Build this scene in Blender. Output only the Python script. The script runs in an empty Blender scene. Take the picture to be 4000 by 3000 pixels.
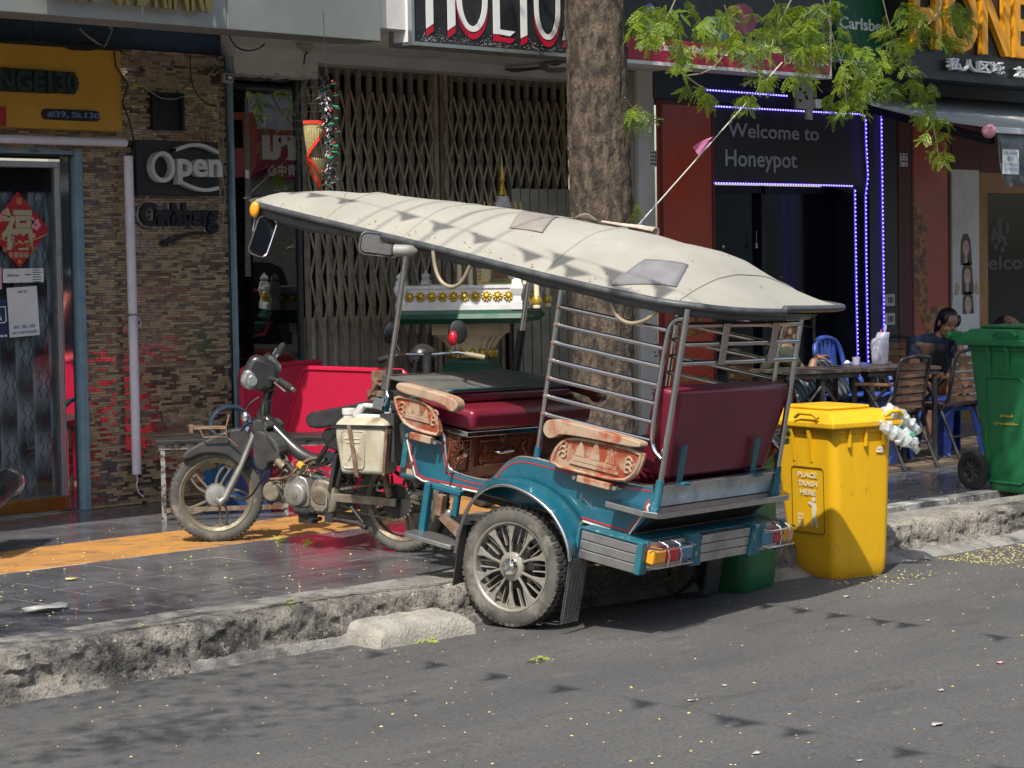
import bpy, math, random
from mathutils import Vector as V, Matrix, noise
rnd = random.Random(11)
SC = bpy.context.scene
COL = SC.collection
R = math.radians

# ---------------------------------------------------------------- camera
F = 8790.06
HC = 1.65
YAW, TILT, ROLL = 0.799055903, 0.0538922278, 0.0166279609
cy, sy, ct, st, cr, sr = math.cos(YAW), math.sin(YAW), math.cos(TILT), math.sin(TILT), math.cos(ROLL), math.sin(ROLL)
fwd = V((sy * ct, cy * ct, -st))
r0 = V((cy, -sy, 0))
d0 = fwd.cross(r0)
crt = cr * r0 + sr * d0
cdn = -sr * r0 + cr * d0
CAMP = V((0, 0, HC))
cd = bpy.data.cameras.new('camera')
cam = bpy.data.objects.new('camera', cd)
COL.objects.link(cam)
cam.matrix_world = Matrix.Translation(CAMP) @ Matrix((crt, -cdn, -fwd)).transposed().to_4x4()
cd.sensor_width = 36
cd.lens = F / 4000 * 36
cd.clip_start = .1
cd.clip_end = 500
SC.camera = cam

# ---------------------------------------------------------------- light
SUN = V((-.65, -.33, 1)).normalized()
w = bpy.data.worlds.new('World')
SC.world = w
w.use_nodes = True
nt = w.node_tree
bg = nt.nodes['Background']
sky = nt.nodes.new('ShaderNodeTexSky')
sky.sky_type = 'NISHITA'
sky.sun_disc = False
sky.sun_elevation = math.asin(SUN.z)
sky.sun_rotation = math.atan2(SUN.x, SUN.y)
sky.air_density = 1.3
sky.dust_density = 2.5
nt.links.new(sky.outputs[0], bg.inputs[0])
bg.inputs[1].default_value = .145
sd = bpy.data.lights.new('sun', 'SUN')
sd.energy = 4.2
sd.angle = R(.53)
sd.color = (1, .95, .87)
so = bpy.data.objects.new('sun', sd)
COL.objects.link(so)
so.rotation_euler = SUN.to_track_quat('Z', 'Y').to_euler()
SC.view_settings.view_transform = 'Standard'
SC.view_settings.look = 'None'
SC.view_settings.exposure = .38
SC.view_settings.gamma = 1
SC.view_settings.use_curve_mapping = False
SC.cycles.max_bounces = 8
SC.cycles.transparent_max_bounces = 12


# ---------------------------------------------------------------- helpers
def ray(px, py):
    return crt * ((px - 2000) / F) + cdn * ((py - 1500) / F) + fwd


def onY(px, py, Y):
    d = ray(px, py)
    return CAMP + d * (Y / d.y)


def onZ(px, py, z):
    d = ray(px, py)
    return CAMP + d * ((z - HC) / d.z)


def lin(h):
    if not isinstance(h, str):
        return tuple(h) + (1,)
    h = h.lstrip('#')
    o = []
    for i in (0, 2, 4):
        c = int(h[i:i + 2], 16) / 255
        o.append(c / 12.92 if c <= .04045 else ((c + .055) / 1.055) ** 2.4)
    return tuple(o) + (1,)


def facade(x, Y, z):
    """local x along the wall, local y up, local z out towards the street"""
    return Matrix(((1, 0, 0, x), (0, 0, -1, Y), (0, 1, 0, z), (0, 0, 0, 1)))


def frame(o, x, y, z):
    m = Matrix((V(x), V(y), V(z))).transposed().to_4x4()
    m.translation = V(o)
    return m


class MB:
    def __init__(s):
        s.v, s.f, s.m, s.k = [], [], [], 0
        s.T = None

    def add(s, vs, fs):
        n = len(s.v)
        if s.T is not None:
            vs = [s.T @ V(p) for p in vs]
        s.v += [tuple(p) for p in vs]
        s.f += [[i + n for i in q] for q in fs]
        s.m += [s.k] * len(fs)
        return s

    def bx(s, x0, x1, y0, y1, z0, z1):
        return s.add([(x0, y0, z0), (x1, y0, z0), (x1, y1, z0), (x0, y1, z0), (x0, y0, z1), (x1, y0, z1), (x1, y1, z1), (x0, y1, z1)],
                     [(3, 2, 1, 0), (4, 5, 6, 7), (0, 1, 5, 4), (1, 2, 6, 5), (2, 3, 7, 6), (3, 0, 4, 7)])

    def box(s, c, d, rot=None):
        x, y, z = d[0] / 2, d[1] / 2, d[2] / 2
        vs = [V((a * x, b * y, e * z)) for e in (-1, 1) for a, b in ((-1, -1), (1, -1), (1, 1), (-1, 1))]
        if rot is not None:
            vs = [rot @ p for p in vs]
        return s.add([p + V(c) for p in vs], [(3, 2, 1, 0), (4, 5, 6, 7), (0, 1, 5, 4), (1, 2, 6, 5), (2, 3, 7, 6), (3, 0, 4, 7)])

    def bar(s, p, q, a, b, up=(0, 0, 1)):
        """square section bar from p to q, a wide sideways, b along up"""
        p, q = V(p), V(q)
        d = (q - p).normalized()
        u = V(up)
        x = d.cross(u)
        if x.length < 1e-4:
            x = d.cross(V((1, 0, 0)))
        x.normalize()
        u = x.cross(d)
        o = []
        for e in (p, q):
            for i, j in ((-1, -1), (1, -1), (1, 1), (-1, 1)):
                o.append(e + x * (a / 2 * i) + u * (b / 2 * j))
        return s.add(o, [(3, 2, 1, 0), (4, 5, 6, 7), (0, 1, 5, 4), (1, 2, 6, 5), (2, 3, 7, 6), (3, 0, 4, 7)])

    def tube(s, pts, r, n=8, closed=False):
        pts = [V(p) for p in pts]
        N = len(pts)
        rs = r if isinstance(r, (list, tuple)) else [r] * N
        t = []
        for i in range(N):
            if closed:
                d = pts[(i + 1) % N] - pts[i - 1]
            else:
                d = pts[min(i + 1, N - 1)] - pts[max(i - 1, 0)]
            t.append(d.normalized())
        x = t[0].orthogonal().normalized()
        vs = []
        for i in range(N):
            x = (x - t[i] * x.dot(t[i]))
            x.normalize()
            y = t[i].cross(x)
            for k in range(n):
                a = 2 * math.pi * k / n
                vs.append(pts[i] + (x * math.cos(a) + y * math.sin(a)) * rs[i])
        fs = []
        for i in range(N if closed else N - 1):
            j = (i + 1) % N
            for k in range(n):
                fs.append((i * n + k, i * n + (k + 1) % n, j * n + (k + 1) % n, j * n + k))
        if not closed:
            fs.append(tuple(range(n - 1, -1, -1)))
            fs.append(tuple(range((N - 1) * n, N * n)))
        return s.add(vs, fs)

    def cyl(s, p, q, r, n=16, r2=None):
        return s.tube([p, q], [r, r if r2 is None else r2], n)

    def lathe(s, prof, n=20, M=None, a0=0, a1=2 * math.pi, sx=1, sy_=1, cap=True):
        full = abs(a1 - a0 - 2 * math.pi) < 1e-6
        m = n if full else n + 1
        vs = []
        for rr, z in prof:
            for k in range(m):
                a = a0 + (a1 - a0) * k / n
                p = V((rr * math.cos(a) * sx, rr * math.sin(a) * sy_, z))
                vs.append(M @ p if M is not None else p)
        fs = []
        for i in range(len(prof) - 1):
            for k in range(n):
                k2 = (k + 1) % m
                fs.append((i * m + k, i * m + k2, (i + 1) * m + k2, (i + 1) * m + k))
        if cap and full and prof[0][0] > 1e-5:
            fs.append(tuple(range(m - 1, -1, -1)))
        if cap and full and prof[-1][0] > 1e-5:
            fs.append(tuple((len(prof) - 1) * m + k for k in range(m)))
        return s.add(vs, fs)

    def prism(s, poly, M, d, z0=0):
        n = len(poly)
        A = sum(poly[i][0] * poly[(i + 1) % n][1] - poly[(i + 1) % n][0] * poly[i][1] for i in range(n))
        if A < 0:
            poly = poly[::-1]
        vs = [M @ V((x, y, z0)) for x, y in poly] + [M @ V((x, y, z0 + d)) for x, y in poly]
        fs = [tuple(range(n - 1, -1, -1)), tuple(range(n, 2 * n))]
        fs += [(i, (i + 1) % n, n + (i + 1) % n, n + i) for i in range(n)]
        return s.add(vs, fs)

    def grid(s, P, closed=False):
        h, k = len(P), len(P[0])
        vs = [p for row in P for p in row]
        fs = []
        for i in range(h - 1):
            for j in range(k if closed else k - 1):
                j2 = (j + 1) % k
                fs.append((i * k + j, i * k + j2, (i + 1) * k + j2, (i + 1) * k + j))
        return s.add(vs, fs)

    def ball(s, c, r, n=12, m=8, M=None):
        rx, ry, rz = r if isinstance(r, (tuple, list)) else (r, r, r)
        prof = [(max(math.sin(math.pi * i / m), 1e-4), -math.cos(math.pi * i / m)) for i in range(m + 1)]
        T = Matrix.Translation(V(c)) @ (M if M is not None else Matrix()) @ Matrix.Diagonal((rx, ry, rz, 1))
        return s.lathe(prof, n, T)

    def build(s, name, mats, parent=None, smooth=None, bevel=0, seg=2, solid=0, sub=0):
        me = bpy.data.meshes.new(name)
        me.from_pydata(s.v, [], s.f)
        if not isinstance(mats, (list, tuple)):
            mats = [mats]
        for q in mats:
            me.materials.append(q)
        if len(mats) > 1:
            me.polygons.foreach_set('material_index', s.m)
        me.update()
        if smooth is not None:
            me.polygons.foreach_set('use_smooth', [True] * len(me.polygons))
            if smooth < 179:
                me.set_sharp_from_angle(angle=R(smooth))
        o = bpy.data.objects.new(name, me)
        COL.objects.link(o)
        if parent is not None:
            o.parent = parent
        if solid:
            q = o.modifiers.new('solid', 'SOLIDIFY')
            q.thickness = solid
            q.offset = 0
        if sub:
            q = o.modifiers.new('sub', 'SUBSURF')
            q.levels = q.render_levels = sub
        if bevel:
            q = o.modifiers.new('bevel', 'BEVEL')
            q.width = bevel
            q.segments = seg
            q.limit_method = 'ANGLE'
            q.angle_limit = R(40)
        return o


def tag(o, label, cat, group=None):
    o['label'] = label
    o['category'] = cat
    if group:
        o['group'] = group
    return o


def thing(name, label, cat, loc=(0, 0, 0), rz=0, M=None, group=None):
    o = bpy.data.objects.new(name, None)
    o.empty_display_size = .1
    COL.objects.link(o)
    if M is not None:
        o.matrix_world = M
    else:
        o.location = loc
        o.rotation_euler = (0, 0, rz)
    return tag(o, label, cat, group)


def struct(o):
    o['kind'] = 'structure'
    return o


def stuff(o):
    o['kind'] = 'stuff'
    return o


def copy_tree(o, parent=None):
    c = o.copy()
    COL.objects.link(c)
    c.parent = parent
    for ch in list(o.children):
        copy_tree(ch, c)
    return c


def text(body, M, x0, x1, y0, y1, mt, name, parent=None, depth=.004, z0=.001, bold=0, flip=False, space=1):
    """lettering fitted to a box in M's xy plane, standing out along M's z"""
    c = bpy.data.curves.new('t', 'FONT')
    c.body = body
    c.offset = bold
    c.resolution_u = 3
    c.space_character = space
    c.align_x = 'CENTER'
    o = bpy.data.objects.new('t', c)
    COL.objects.link(o)
    me0 = bpy.data.meshes.new_from_object(o.evaluated_get(bpy.context.evaluated_depsgraph_get()))
    bpy.data.objects.remove(o)
    bpy.data.curves.remove(c)
    vs = [v.co.copy() for v in me0.vertices]
    fs = [list(p.vertices) for p in me0.polygons]
    bpy.data.meshes.remove(me0)
    ax, bx_ = min(v.x for v in vs), max(v.x for v in vs)
    ay, by = min(v.y for v in vs), max(v.y for v in vs)
    P = []
    for v in vs:
        u = (v.x - ax) / (bx_ - ax)
        if flip:
            u = 1 - u
        P.append(V((x0 + (x1 - x0) * u, y0 + (y1 - y0) * (v.y - ay) / (by - ay), 0)))
    if flip:
        fs = [f[::-1] for f in fs]
    mb = MB()
    n = len(P)
    edges = {}
    for f in fs:
        for i in range(len(f)):
            e = (f[i], f[(i + 1) % len(f)])
            edges[e] = edges.get(e, 0) + 1
    side = []
    for a, b in edges:
        if (b, a) not in edges:
            side.append((b, a, a + n, b + n)[::-1])
    mb.add([M @ V((p.x, p.y, z0)) for p in P] + [M @ V((p.x, p.y, z0 + depth)) for p in P],
           [[i + n for i in f] for f in fs] + side)
    return mb.build(name, mt, parent)


# ---------------------------------------------------------------- materials
def mat(name, c, rough=.5, metal=0, c2=None, sc=4, lo=.4, hi=.62, bump=0, bsc=60, bdist=.004, spot=None, rv=.12,
        coat=0, stretch=None, obj=False, emit=None, alpha=1, trans=0, spec=.5, det=6, sub=0):
    m = bpy.data.materials.new(name)
    m.use_nodes = True
    t = m.node_tree
    N, L = t.nodes, t.links
    b = N['Principled BSDF']
    b.inputs['Metallic'].default_value = metal
    b.inputs['Roughness'].default_value = rough
    b.inputs['Coat Weight'].default_value = coat
    b.inputs['Coat Roughness'].default_value = .08
    b.inputs['Alpha'].default_value = alpha
    b.inputs['Transmission Weight'].default_value = trans
    b.inputs['Specular IOR Level'].default_value = spec
    C = lin(c)
    b.inputs['Base Color'].default_value = C
    if sub:
        b.inputs['Subsurface Weight'].default_value = sub
        b.inputs['Subsurface Scale'].default_value = .02
    if emit:
        b.inputs['Emission Color'].default_value = lin(emit[0])
        b.inputs['Emission Strength'].default_value = emit[1]
    if obj:
        co = N.new('ShaderNodeTexCoord').outputs['Object']
    else:
        co = N.new('ShaderNodeNewGeometry').outputs['Position']
    if stretch:
        mp = N.new('ShaderNodeMapping')
        mp.inputs['Scale'].default_value = stretch
        L.new(co, mp.inputs[0])
        co = mp.outputs[0]

    def nz(scale, detail=det, rg=.6):
        n = N.new('ShaderNodeTexNoise')
        n.inputs['Scale'].default_value = scale
        n.inputs['Detail'].default_value = detail
        n.inputs['Roughness'].default_value = rg
        L.new(co, n.inputs['Vector'])
        return n.outputs['Fac']

    def ramp(fac, p0, a, p1, e):
        q = N.new('ShaderNodeValToRGB')
        q.color_ramp.elements[0].position = p0
        q.color_ramp.elements[0].color = a
        q.color_ramp.elements[1].position = p1
        q.color_ramp.elements[1].color = e
        L.new(fac, q.inputs[0])
        return q.outputs[0]
    out = None
    if c2 is not None:
        f = nz(sc)
        out = ramp(f, lo, C, hi, lin(c2))
        if rv:
            mr = N.new('ShaderNodeMapRange')
            mr.inputs[1].default_value = .3
            mr.inputs[2].default_value = .7
            mr.inputs[3].default_value = max(rough - rv, .02)
            mr.inputs[4].default_value = min(rough + rv, 1)
            L.new(f, mr.inputs[0])
            L.new(mr.outputs[0], b.inputs['Roughness'])
    if spot:
        for sp in (spot if isinstance(spot, list) else [spot]):
            sc_, ssc, p0, p1 = sp[:4]
            f2 = ramp(nz(ssc, 8, .68), p0, (0, 0, 0, 1), p1, (1, 1, 1, 1))
            mx = N.new('ShaderNodeMix')
            mx.data_type = 'RGBA'
            L.new(f2, mx.inputs[0])
            if out is None:
                mx.inputs[6].default_value = C
            else:
                L.new(out, mx.inputs[6])
            mx.inputs[7].default_value = lin(sc_)
            out = mx.outputs[2]
            if metal and len(sp) > 4:
                iv = N.new('ShaderNodeMath')
                iv.operation = 'SUBTRACT'
                iv.inputs[0].default_value = 1
                L.new(f2, iv.inputs[1])
                L.new(iv.outputs[0], b.inputs['Metallic'])
    if out is not None:
        L.new(out, b.inputs['Base Color'])
    if bump:
        bp = N.new('ShaderNodeBump')
        bp.inputs['Strength'].default_value = bump
        bp.inputs['Distance'].default_value = bdist
        L.new(nz(bsc, 8, .65), bp.inputs['Height'])
        L.new(bp.outputs[0], b.inputs['Normal'])
    return m


def glassmat(name, tint=(.8, .85, .85), base=.1, rough=.01, dark=0):
    """thin window pane: clear straight through, mirror by angle"""
    m = bpy.data.materials.new(name)
    m.use_nodes = True
    N, L = m.node_tree.nodes, m.node_tree.links
    N.remove(N['Principled BSDF'])
    tr = N.new('ShaderNodeBsdfTransparent')
    tr.inputs[0].default_value = tuple(tint) + (1,)
    gl = N.new('ShaderNodeBsdfGlossy')
    gl.inputs['Roughness'].default_value = rough
    lw = N.new('ShaderNodeFresnel')
    lw.inputs[0].default_value = 1.5
    ad = N.new('ShaderNodeMath')
    ad.inputs[1].default_value = base
    L.new(lw.outputs[0], ad.inputs[0])
    mx = N.new('ShaderNodeMixShader')
    L.new(ad.outputs[0], mx.inputs[0])
    L.new(tr.outputs[0], mx.inputs[1])
    L.new(gl.outputs[0], mx.inputs[2])
    L.new(mx.outputs[0], N['Material Output'].inputs[0])
    return m


def leafmat(name, c, c2):
    m = mat(name, c, .45, c2=c2, sc=9, lo=.35, hi=.65)
    N, L = m.node_tree.nodes, m.node_tree.links
    b = N['Principled BSDF']
    t = N.new('ShaderNodeBsdfTranslucent')
    t.inputs[0].default_value = lin((.36, .46, .03))
    mx = N.new('ShaderNodeMixShader')
    mx.inputs[0].default_value = .42
    L.new(b.outputs[0], mx.inputs[1])
    L.new(t.outputs[0], mx.inputs[2])
    L.new(mx.outputs[0], N['Material Output'].inputs[0])
    return m


M_ = {}


def mk(n, *a, **k):
    M_[n] = mat(n, *a, **k)
    return M_[n]


mk('asphalt', (.082, .081, .080), .8, c2=(.125, .121, .114), sc=1.3, lo=.34, hi=.68, bump=1, bsc=75, bdist=.012, rv=.08,
   spot=[((.050, .049, .048), 2.6, .54, .74), ((.15, .145, .135), 5.5, .58, .76), ((.030, .030, .031), 62, .52, .66), ((.17, .165, .155), 48, .60, .70), ((.030, .030, .030), 9, .66, .71)], stretch=(.55, 1.5, 1))
mk('kerb', (.42, .38, .32), .9, c2=(.22, .20, .17), sc=4, bump=1, bsc=55, bdist=.035, rv=.05,
   spot=[((.06, .057, .052), 2.3, .51, .64), ((.08, .075, .068), 34, .54, .64), ((.58, .53, .45), 40, .56, .68)])
mk('kerb_top', (.29, .275, .245), .85, c2=(.17, .165, .15), sc=5, bump=.9, bsc=70, bdist=.012, rv=.05,
   spot=[((.085, .08, .075), 7, .50, .66), ((.07, .066, .06), 48, .58, .68), ((.40, .38, .33), 30, .62, .72)])
mk('block', (.40, .375, .32), .9, c2=(.30, .28, .24), sc=6, bump=1, bsc=70, bdist=.014, rv=.05,
   spot=[((.10, .10, .055), 5, .66, .74), ((.17, .16, .14), 26, .6, .7)])
mk('tile', (.085, .086, .094), .2, c2=(.12, .12, .125), sc=3, bump=.05, bsc=160, bdist=.003, rv=.1,
   spot=[((.14, .135, .125), 5, .66, .8), ((.12, .115, .11), 70, .68, .78)])
mk('tile_b', (.074, .076, .086), .22, c2=(.105, .106, .112), sc=2.4, bump=.05, bsc=160, bdist=.003, rv=.1,
   spot=[((.13, .125, .115), 6, .66, .8)])
mk('grout', (.46, .455, .44), .9, c2=(.12, .12, .115), sc=6)
mk('tactile', (.46, .22, .055), .6, c2=(.33, .165, .05), sc=4, spot=[((.13, .085, .05), 6, .52, .68)], bump=.2, bsc=120)
mk('plank', (.13, .095, .065), .6, c2=(.20, .15, .10), sc=6, stretch=(.5, 9, 9), bump=.3, bsc=40)
mk('stone_tan', (.44, .335, .205), .4, c2=(.30, .225, .135), sc=26, bump=.5, bsc=180, rv=.12)
mk('stone_brown', (.20, .13, .08), .38, c2=(.28, .20, .12), sc=26, bump=.5, bsc=180, rv=.12)
mk('stone_dark', (.56, .40, .34), .07, c2=(.34, .23, .19), sc=30, rv=.04, metal=.8)
mk('stone_grey', (.17, .155, .135), .55, c2=(.11, .095, .08), sc=26, bump=.5, bsc=180)
mk('mortar', (.035, .03, .026), .9)
mk('blue_wall', (.03, .065, .105), .7, c2=(.022, .045, .08), sc=4)
mk('plaster', (.62, .60, .57), .8, c2=(.52, .50, .47), sc=3, bump=.25, bsc=14, bdist=.01, spot=[((.30, .28, .26), 4, .64, .78)])
mk('white_pvc', (.72, .70, .76), .35, c2=(.62, .60, .66), sc=6, spot=[((.35, .33, .32), 30, .68, .74)])
mk('yellow_board', (.62, .34, .03), .5, c2=(.55, .29, .025), sc=3, spot=[((.28, .14, .02), 14, .68, .76)])
mk('black_board', (.012, .013, .015), .45, c2=(.02, .021, .023), sc=6)
mk('soot', (.02, .018, .015), .7)
mk('dark_green', (.012, .045, .033), .5)
mk('sign_blue', (.12, .22, .38), .5)
mk('grey_panel', (.30, .31, .29), .38, metal=.35, c2=(.24, .25, .235), sc=1.5, spot=[((.42, .42, .38), 12, .7, .76)])
mk('gold_metal', (.62, .46, .19), .16, metal=1)
mk('gold_kick', (.34, .17, .045), .22, metal=.75, c2=(.25, .12, .035), sc=7)
mk('mirror_strip', (.72, .70, .68), .04, metal=1)
mk('frame_blue', (.20, .31, .37), .6, c2=(.15, .25, .31), sc=8, bump=.15, bsc=50)
mk('frame_dark', (.055, .065, .06), .4)
mk('red_print', (.42, .012, .02), .42, c2=(.36, .01, .018), sc=10)
mk('glitter_gold', (.62, .55, .36), .35, metal=.5, c2=(.42, .36, .2), sc=220)
mk('gold_print', (.55, .36, .10), .5)
mk('pink_print', (.72, .32, .36), .5)
mk('white_print', (.74, .74, .72), .5, c2=(.66, .66, .64), sc=5)
mk('navy_print', (.014, .035, .10), .45)
mk('ink_blue', (.05, .13, .32), .5)
mk('ink_dark', (.05, .05, .05), .5)
mk('letter_white', (.62, .58, .55), .45, c2=(.50, .47, .45), sc=8)
mk('pure_white', (.78, .78, .76), .45)
mk('letter_red', (.46, .006, .03), .4)
mk('aluminium', (.52, .53, .54), .34, metal=.85, c2=(.42, .43, .44), sc=8, bump=.1, bsc=60)
mk('alu_white', (.68, .68, .68), .4)
mk('gate_tan', (.36, .295, .215), .45, c2=(.26, .21, .15), sc=12, spot=[((.10, .06, .04), 24, .6, .72)], metal=.1)
mk('gate_grey', (.42, .41, .40), .42, c2=(.34, .33, .31), sc=7, spot=[((.14, .10, .08), 20, .64, .74)])
mk('gate_beige', (.34, .31, .25), .5, c2=(.27, .245, .195), sc=6, spot=[((.12, .09, .07), 20, .64, .74)])
mk('dark_void', (.006, .008, .012), .6)
mk('dark_glass', (.006, .008, .011), .12, spec=.3)
mk('poster_red', (.50, .065, .03), .32, c2=(.40, .05, .022), sc=2)
mk('poster_honey', (.42, .16, .03), .35, c2=(.14, .03, .012), sc=14, lo=.45, hi=.55)
mk('maroon_wall', (.10, .012, .012), .6)
mk('navy_wall', (.006, .010, .022), .5)
mk('yellow_wall', (.42, .22, .06), .6, c2=(.36, .18, .05), sc=4)
mk('skin_print', (.55, .38, .30), .5)
mk('hair_print', (.07, .035, .025), .5)
mk('grey_letter', (.20, .20, .21), .5)
mk('orange_letter', (.78, .33, .01), .4)
mk('address_red', (.36, .008, .045), .4)
mk('awning', (.42, .42, .41), .75, c2=(.36, .36, .35), sc=2)
mk('rubber', (.02, .02, .02), .55, c2=(.035, .034, .032), sc=20)
mk('wire', (.015, .015, .016), .6)
mk('wire_grey', (.22, .21, .20), .6)
mk('carl_green', (.01, .10, .04), .5)
mk('led', (.02, .02, .6), .4, emit=((.10, .05, 1.0), 1.0))
mk('led_bead', (.3, .3, .9), .4, emit=((.30, .24, 1.0), 3.2))
mk('blue_print', (.05, .20, .50), .5)
mk('plum_print', (.30, .07, .13), .5)
GLASS = glassmat('window_glass', (.62, .66, .66), .09)
GLASS_CLEAR = glassmat('door_glass', (.95, .97, .97), -.03)

# ================================================================ SETTING
K = .19


def kerbY(x):
    if x < 6.5:
        return 7.34
    if x < 10.1:
        return 7.34 - (x - 6.5) * .083
    return 7.04 - min(x - 10.1, 3) * .055


mb = MB()
mb.add([(-60, -40, 0), (90, -40, 0), (90, 7.6, 0), (-60, 7.6, 0)], [(0, 1, 2, 3)])
struct(mb.build('road', M_['asphalt']))

# kerb: cast concrete with a worn rounded nose
rows = []
xs = [2.6 + i * .02 for i in range(600)]
for x in xs:
    yk = kerbY(x)
    n1 = noise.noise(V((x * 1.7, 0, 3)))
    n2 = noise.noise(V((x * 7, 0, 9)))
    n3 = noise.noise(V((x * 19, 4, 1)))
    hgt = K + .004 + .006 * n1
    row = []
    for t, (dy, z) in enumerate([(-.03 - .02 * max(n1, 0), 0), (-.016, .022), (-.008, .042), (-.002, .062), (.002, .085), (.004, .108), (.007, hgt - .063), (.011, hgt - .04), (.022, hgt - .018),
                                 (.045, hgt - .006), (.085, hgt), (.13, hgt + .002), (.20, hgt - .001), (.27, hgt), (.33, hgt - .001)]):
        q = noise.noise(V((x * 11, t * 2.1, 0))) * .014 + noise.noise(V((x * 31, t * 5.1, 2))) * .006
        q += noise.noise(V((x * 52, t * 9.1, 6))) * .007
        a = 1 if t < 11 else .22
        row.append((x, yk + dy + q * 1.5 * a + n2 * .012 * a, z + (q * .5 * a if 0 < t else 0)))
    rows.append(row)
mb = MB()
mb.grid(rows)
o = struct(mb.build('kerb', [M_['kerb'], M_['kerb_top']], smooth=60))
nr = len(rows[0]) - 1
o.data.polygons.foreach_set('material_index', [1 if (i % nr) >= 11 else 0 for i in range(len(o.data.polygons))])
# the broken seam along the kerb's top edge and the cement haunch at its foot
mb = MB()
pts = []
for i in range(150):
    x = 5.0 + i * .02
    pts.append((x, kerbY(x) + .075 + .03 * noise.noise(V((x * 2.2, 7, 0))) + .014 * noise.noise(V((x * 11, 1, 0))), K + .0045))
for a, b in zip(pts, pts[1:]):
    if noise.noise(V((a[0] * 3, 1, 5))) > -.28:
        wd = .004 + .004 * abs(noise.noise(V((a[0] * 9, 2, 2))))
        mb.add([(a[0], a[1] - wd, a[2] + .003), (b[0], b[1] - wd, b[2] + .003), (b[0], b[1] + wd, b[2] + .003), (a[0], a[1] + wd, a[2] + .003)], [(0, 1, 2, 3)])
mk('crack', (.03, .028, .026), .9)
stuff(mb.build('kerb_crack', M_['crack'], o))
mb = MB()
P = []
for i in range(130):
    x = 5.6 + i * .06
    wd = .03 + .05 * max(0, noise.noise(V((x * 1.3, 3, 0)))) + (.07 if x > 8.9 else 0) + .02 * noise.noise(V((x * 9, 0, 4)))
    P.append([(x, kerbY(x) + .01, .05), (x, kerbY(x) - .03, .035), (x, kerbY(x) - wd, .006), (x, kerbY(x) - wd - .03, -.01)])
mb.grid(P)
mb.build('kerb_haunch', M_['kerb_top'], o, smooth=80)

# sidewalk: grey polished tiles, one tactile strip of ribbed ochre tiles
mb = MB()
mb.bx(-10, 40, 7.52, 11.9, .05, K - .0006)
side = struct(mb.build('sidewalk', M_['grout']))


def tile_mesh(wx, wy, m, n):
    b = MB()
    b.bx(-wx / 2, wx / 2, -wy / 2, wy / 2, -.012, .0)
    me_o = b.build(n, m)
    me = me_o.data
    bpy.data.objects.remove(me_o)
    return me


tm = [tile_mesh(.2875, .322, M_['tile'], 'paving_tile'), tile_mesh(.2875, .322, M_['tile_b'], 'paving_tile')]
cells = []
for i in range(-5, 52):
    x = 6.465 + .295 * (i + .5) - 7 * .295
    y0 = kerbY(x) + .33
    for j in range(5):
        cells.append((x, 7.645 + .3305 * (j + .5)))
    for j in range(5):
        y = 10.05 + .3305 * (j + .5)
        if y < 11.5:
            cells.append((x, y))
def in_view(x, y, z):
    d = V((x, y, z)) - CAMP
    q = d.dot(fwd)
    return q > 0 and abs(d.dot(crt) / q) < .27 and abs(d.dot(cdn) / q) < .21
cells = [c for c in cells if c[0] > 3.5]
cells.sort(key=lambda c: (not in_view(c[0], c[1], K), c[0] ** 2 + c[1] ** 2))
for x, y in cells[:280]:
    o = bpy.data.objects.new('paving_tile', tm[rnd.random() < .45])
    o.location = (x, y, K + rnd.uniform(.0002, .0012))
    o.rotation_euler = (rnd.uniform(-.0012, .0012), rnd.uniform(-.0012, .0012), 0)
    o.parent = side
    COL.objects.link(o)
b = MB()
for x, y in cells[280:]:
    b.bx(x - .1437, x + .1437, y - .161, y + .161, K - .01, K)
if b.v:
    stuff(b.build('paving_tiles', M_['tile'], side))
b = MB()
b.bx(-.147, .147, -.122, .122, -.012, -.004)
for k in range(7):
    yy = -.105 + k * .035
    b.add([(-.147, yy - .012, -.004), (.147, yy - .012, -.004), (.147, yy - .006, .002), (-.147, yy - .006, .002),
           (.147, yy + .006, .002), (-.147, yy + .006, .002), (.147, yy + .012, -.004), (-.147, yy + .012, -.004)],
          [(0, 1, 2, 3), (3, 2, 4, 5), (5, 4, 6, 7)])
to = b.build('tactile_tile', M_['tactile'])
tme = to.data
bpy.data.objects.remove(to)
for i in range(-8, 26):
    for j in range(3):
        o = bpy.data.objects.new('tactile_tile', tme)
        o.location = (6.465 + .295 * (i + .5), 9.302 + .2475 * (j + .5), K + .001 + rnd.uniform(-.001, .001))
        o.parent = side
        COL.objects.link(o)
# timber deck in front of the cafe tables
deck = tag(bpy.data.objects.new('timber_deck', None), 'weathered timber deck of long boards under the cafe tables', 'deck')
COL.objects.link(deck)
deck.location = (12.2, 8.72, K)
for k in range(24):
    b = MB()
    b.bx(rnd.uniform(-.02, .02), 6.5, .092 * k, .092 * k + .082, .002, .024 + rnd.uniform(-.002, .002))
    b.build('board', M_['plank'], deck)

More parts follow.
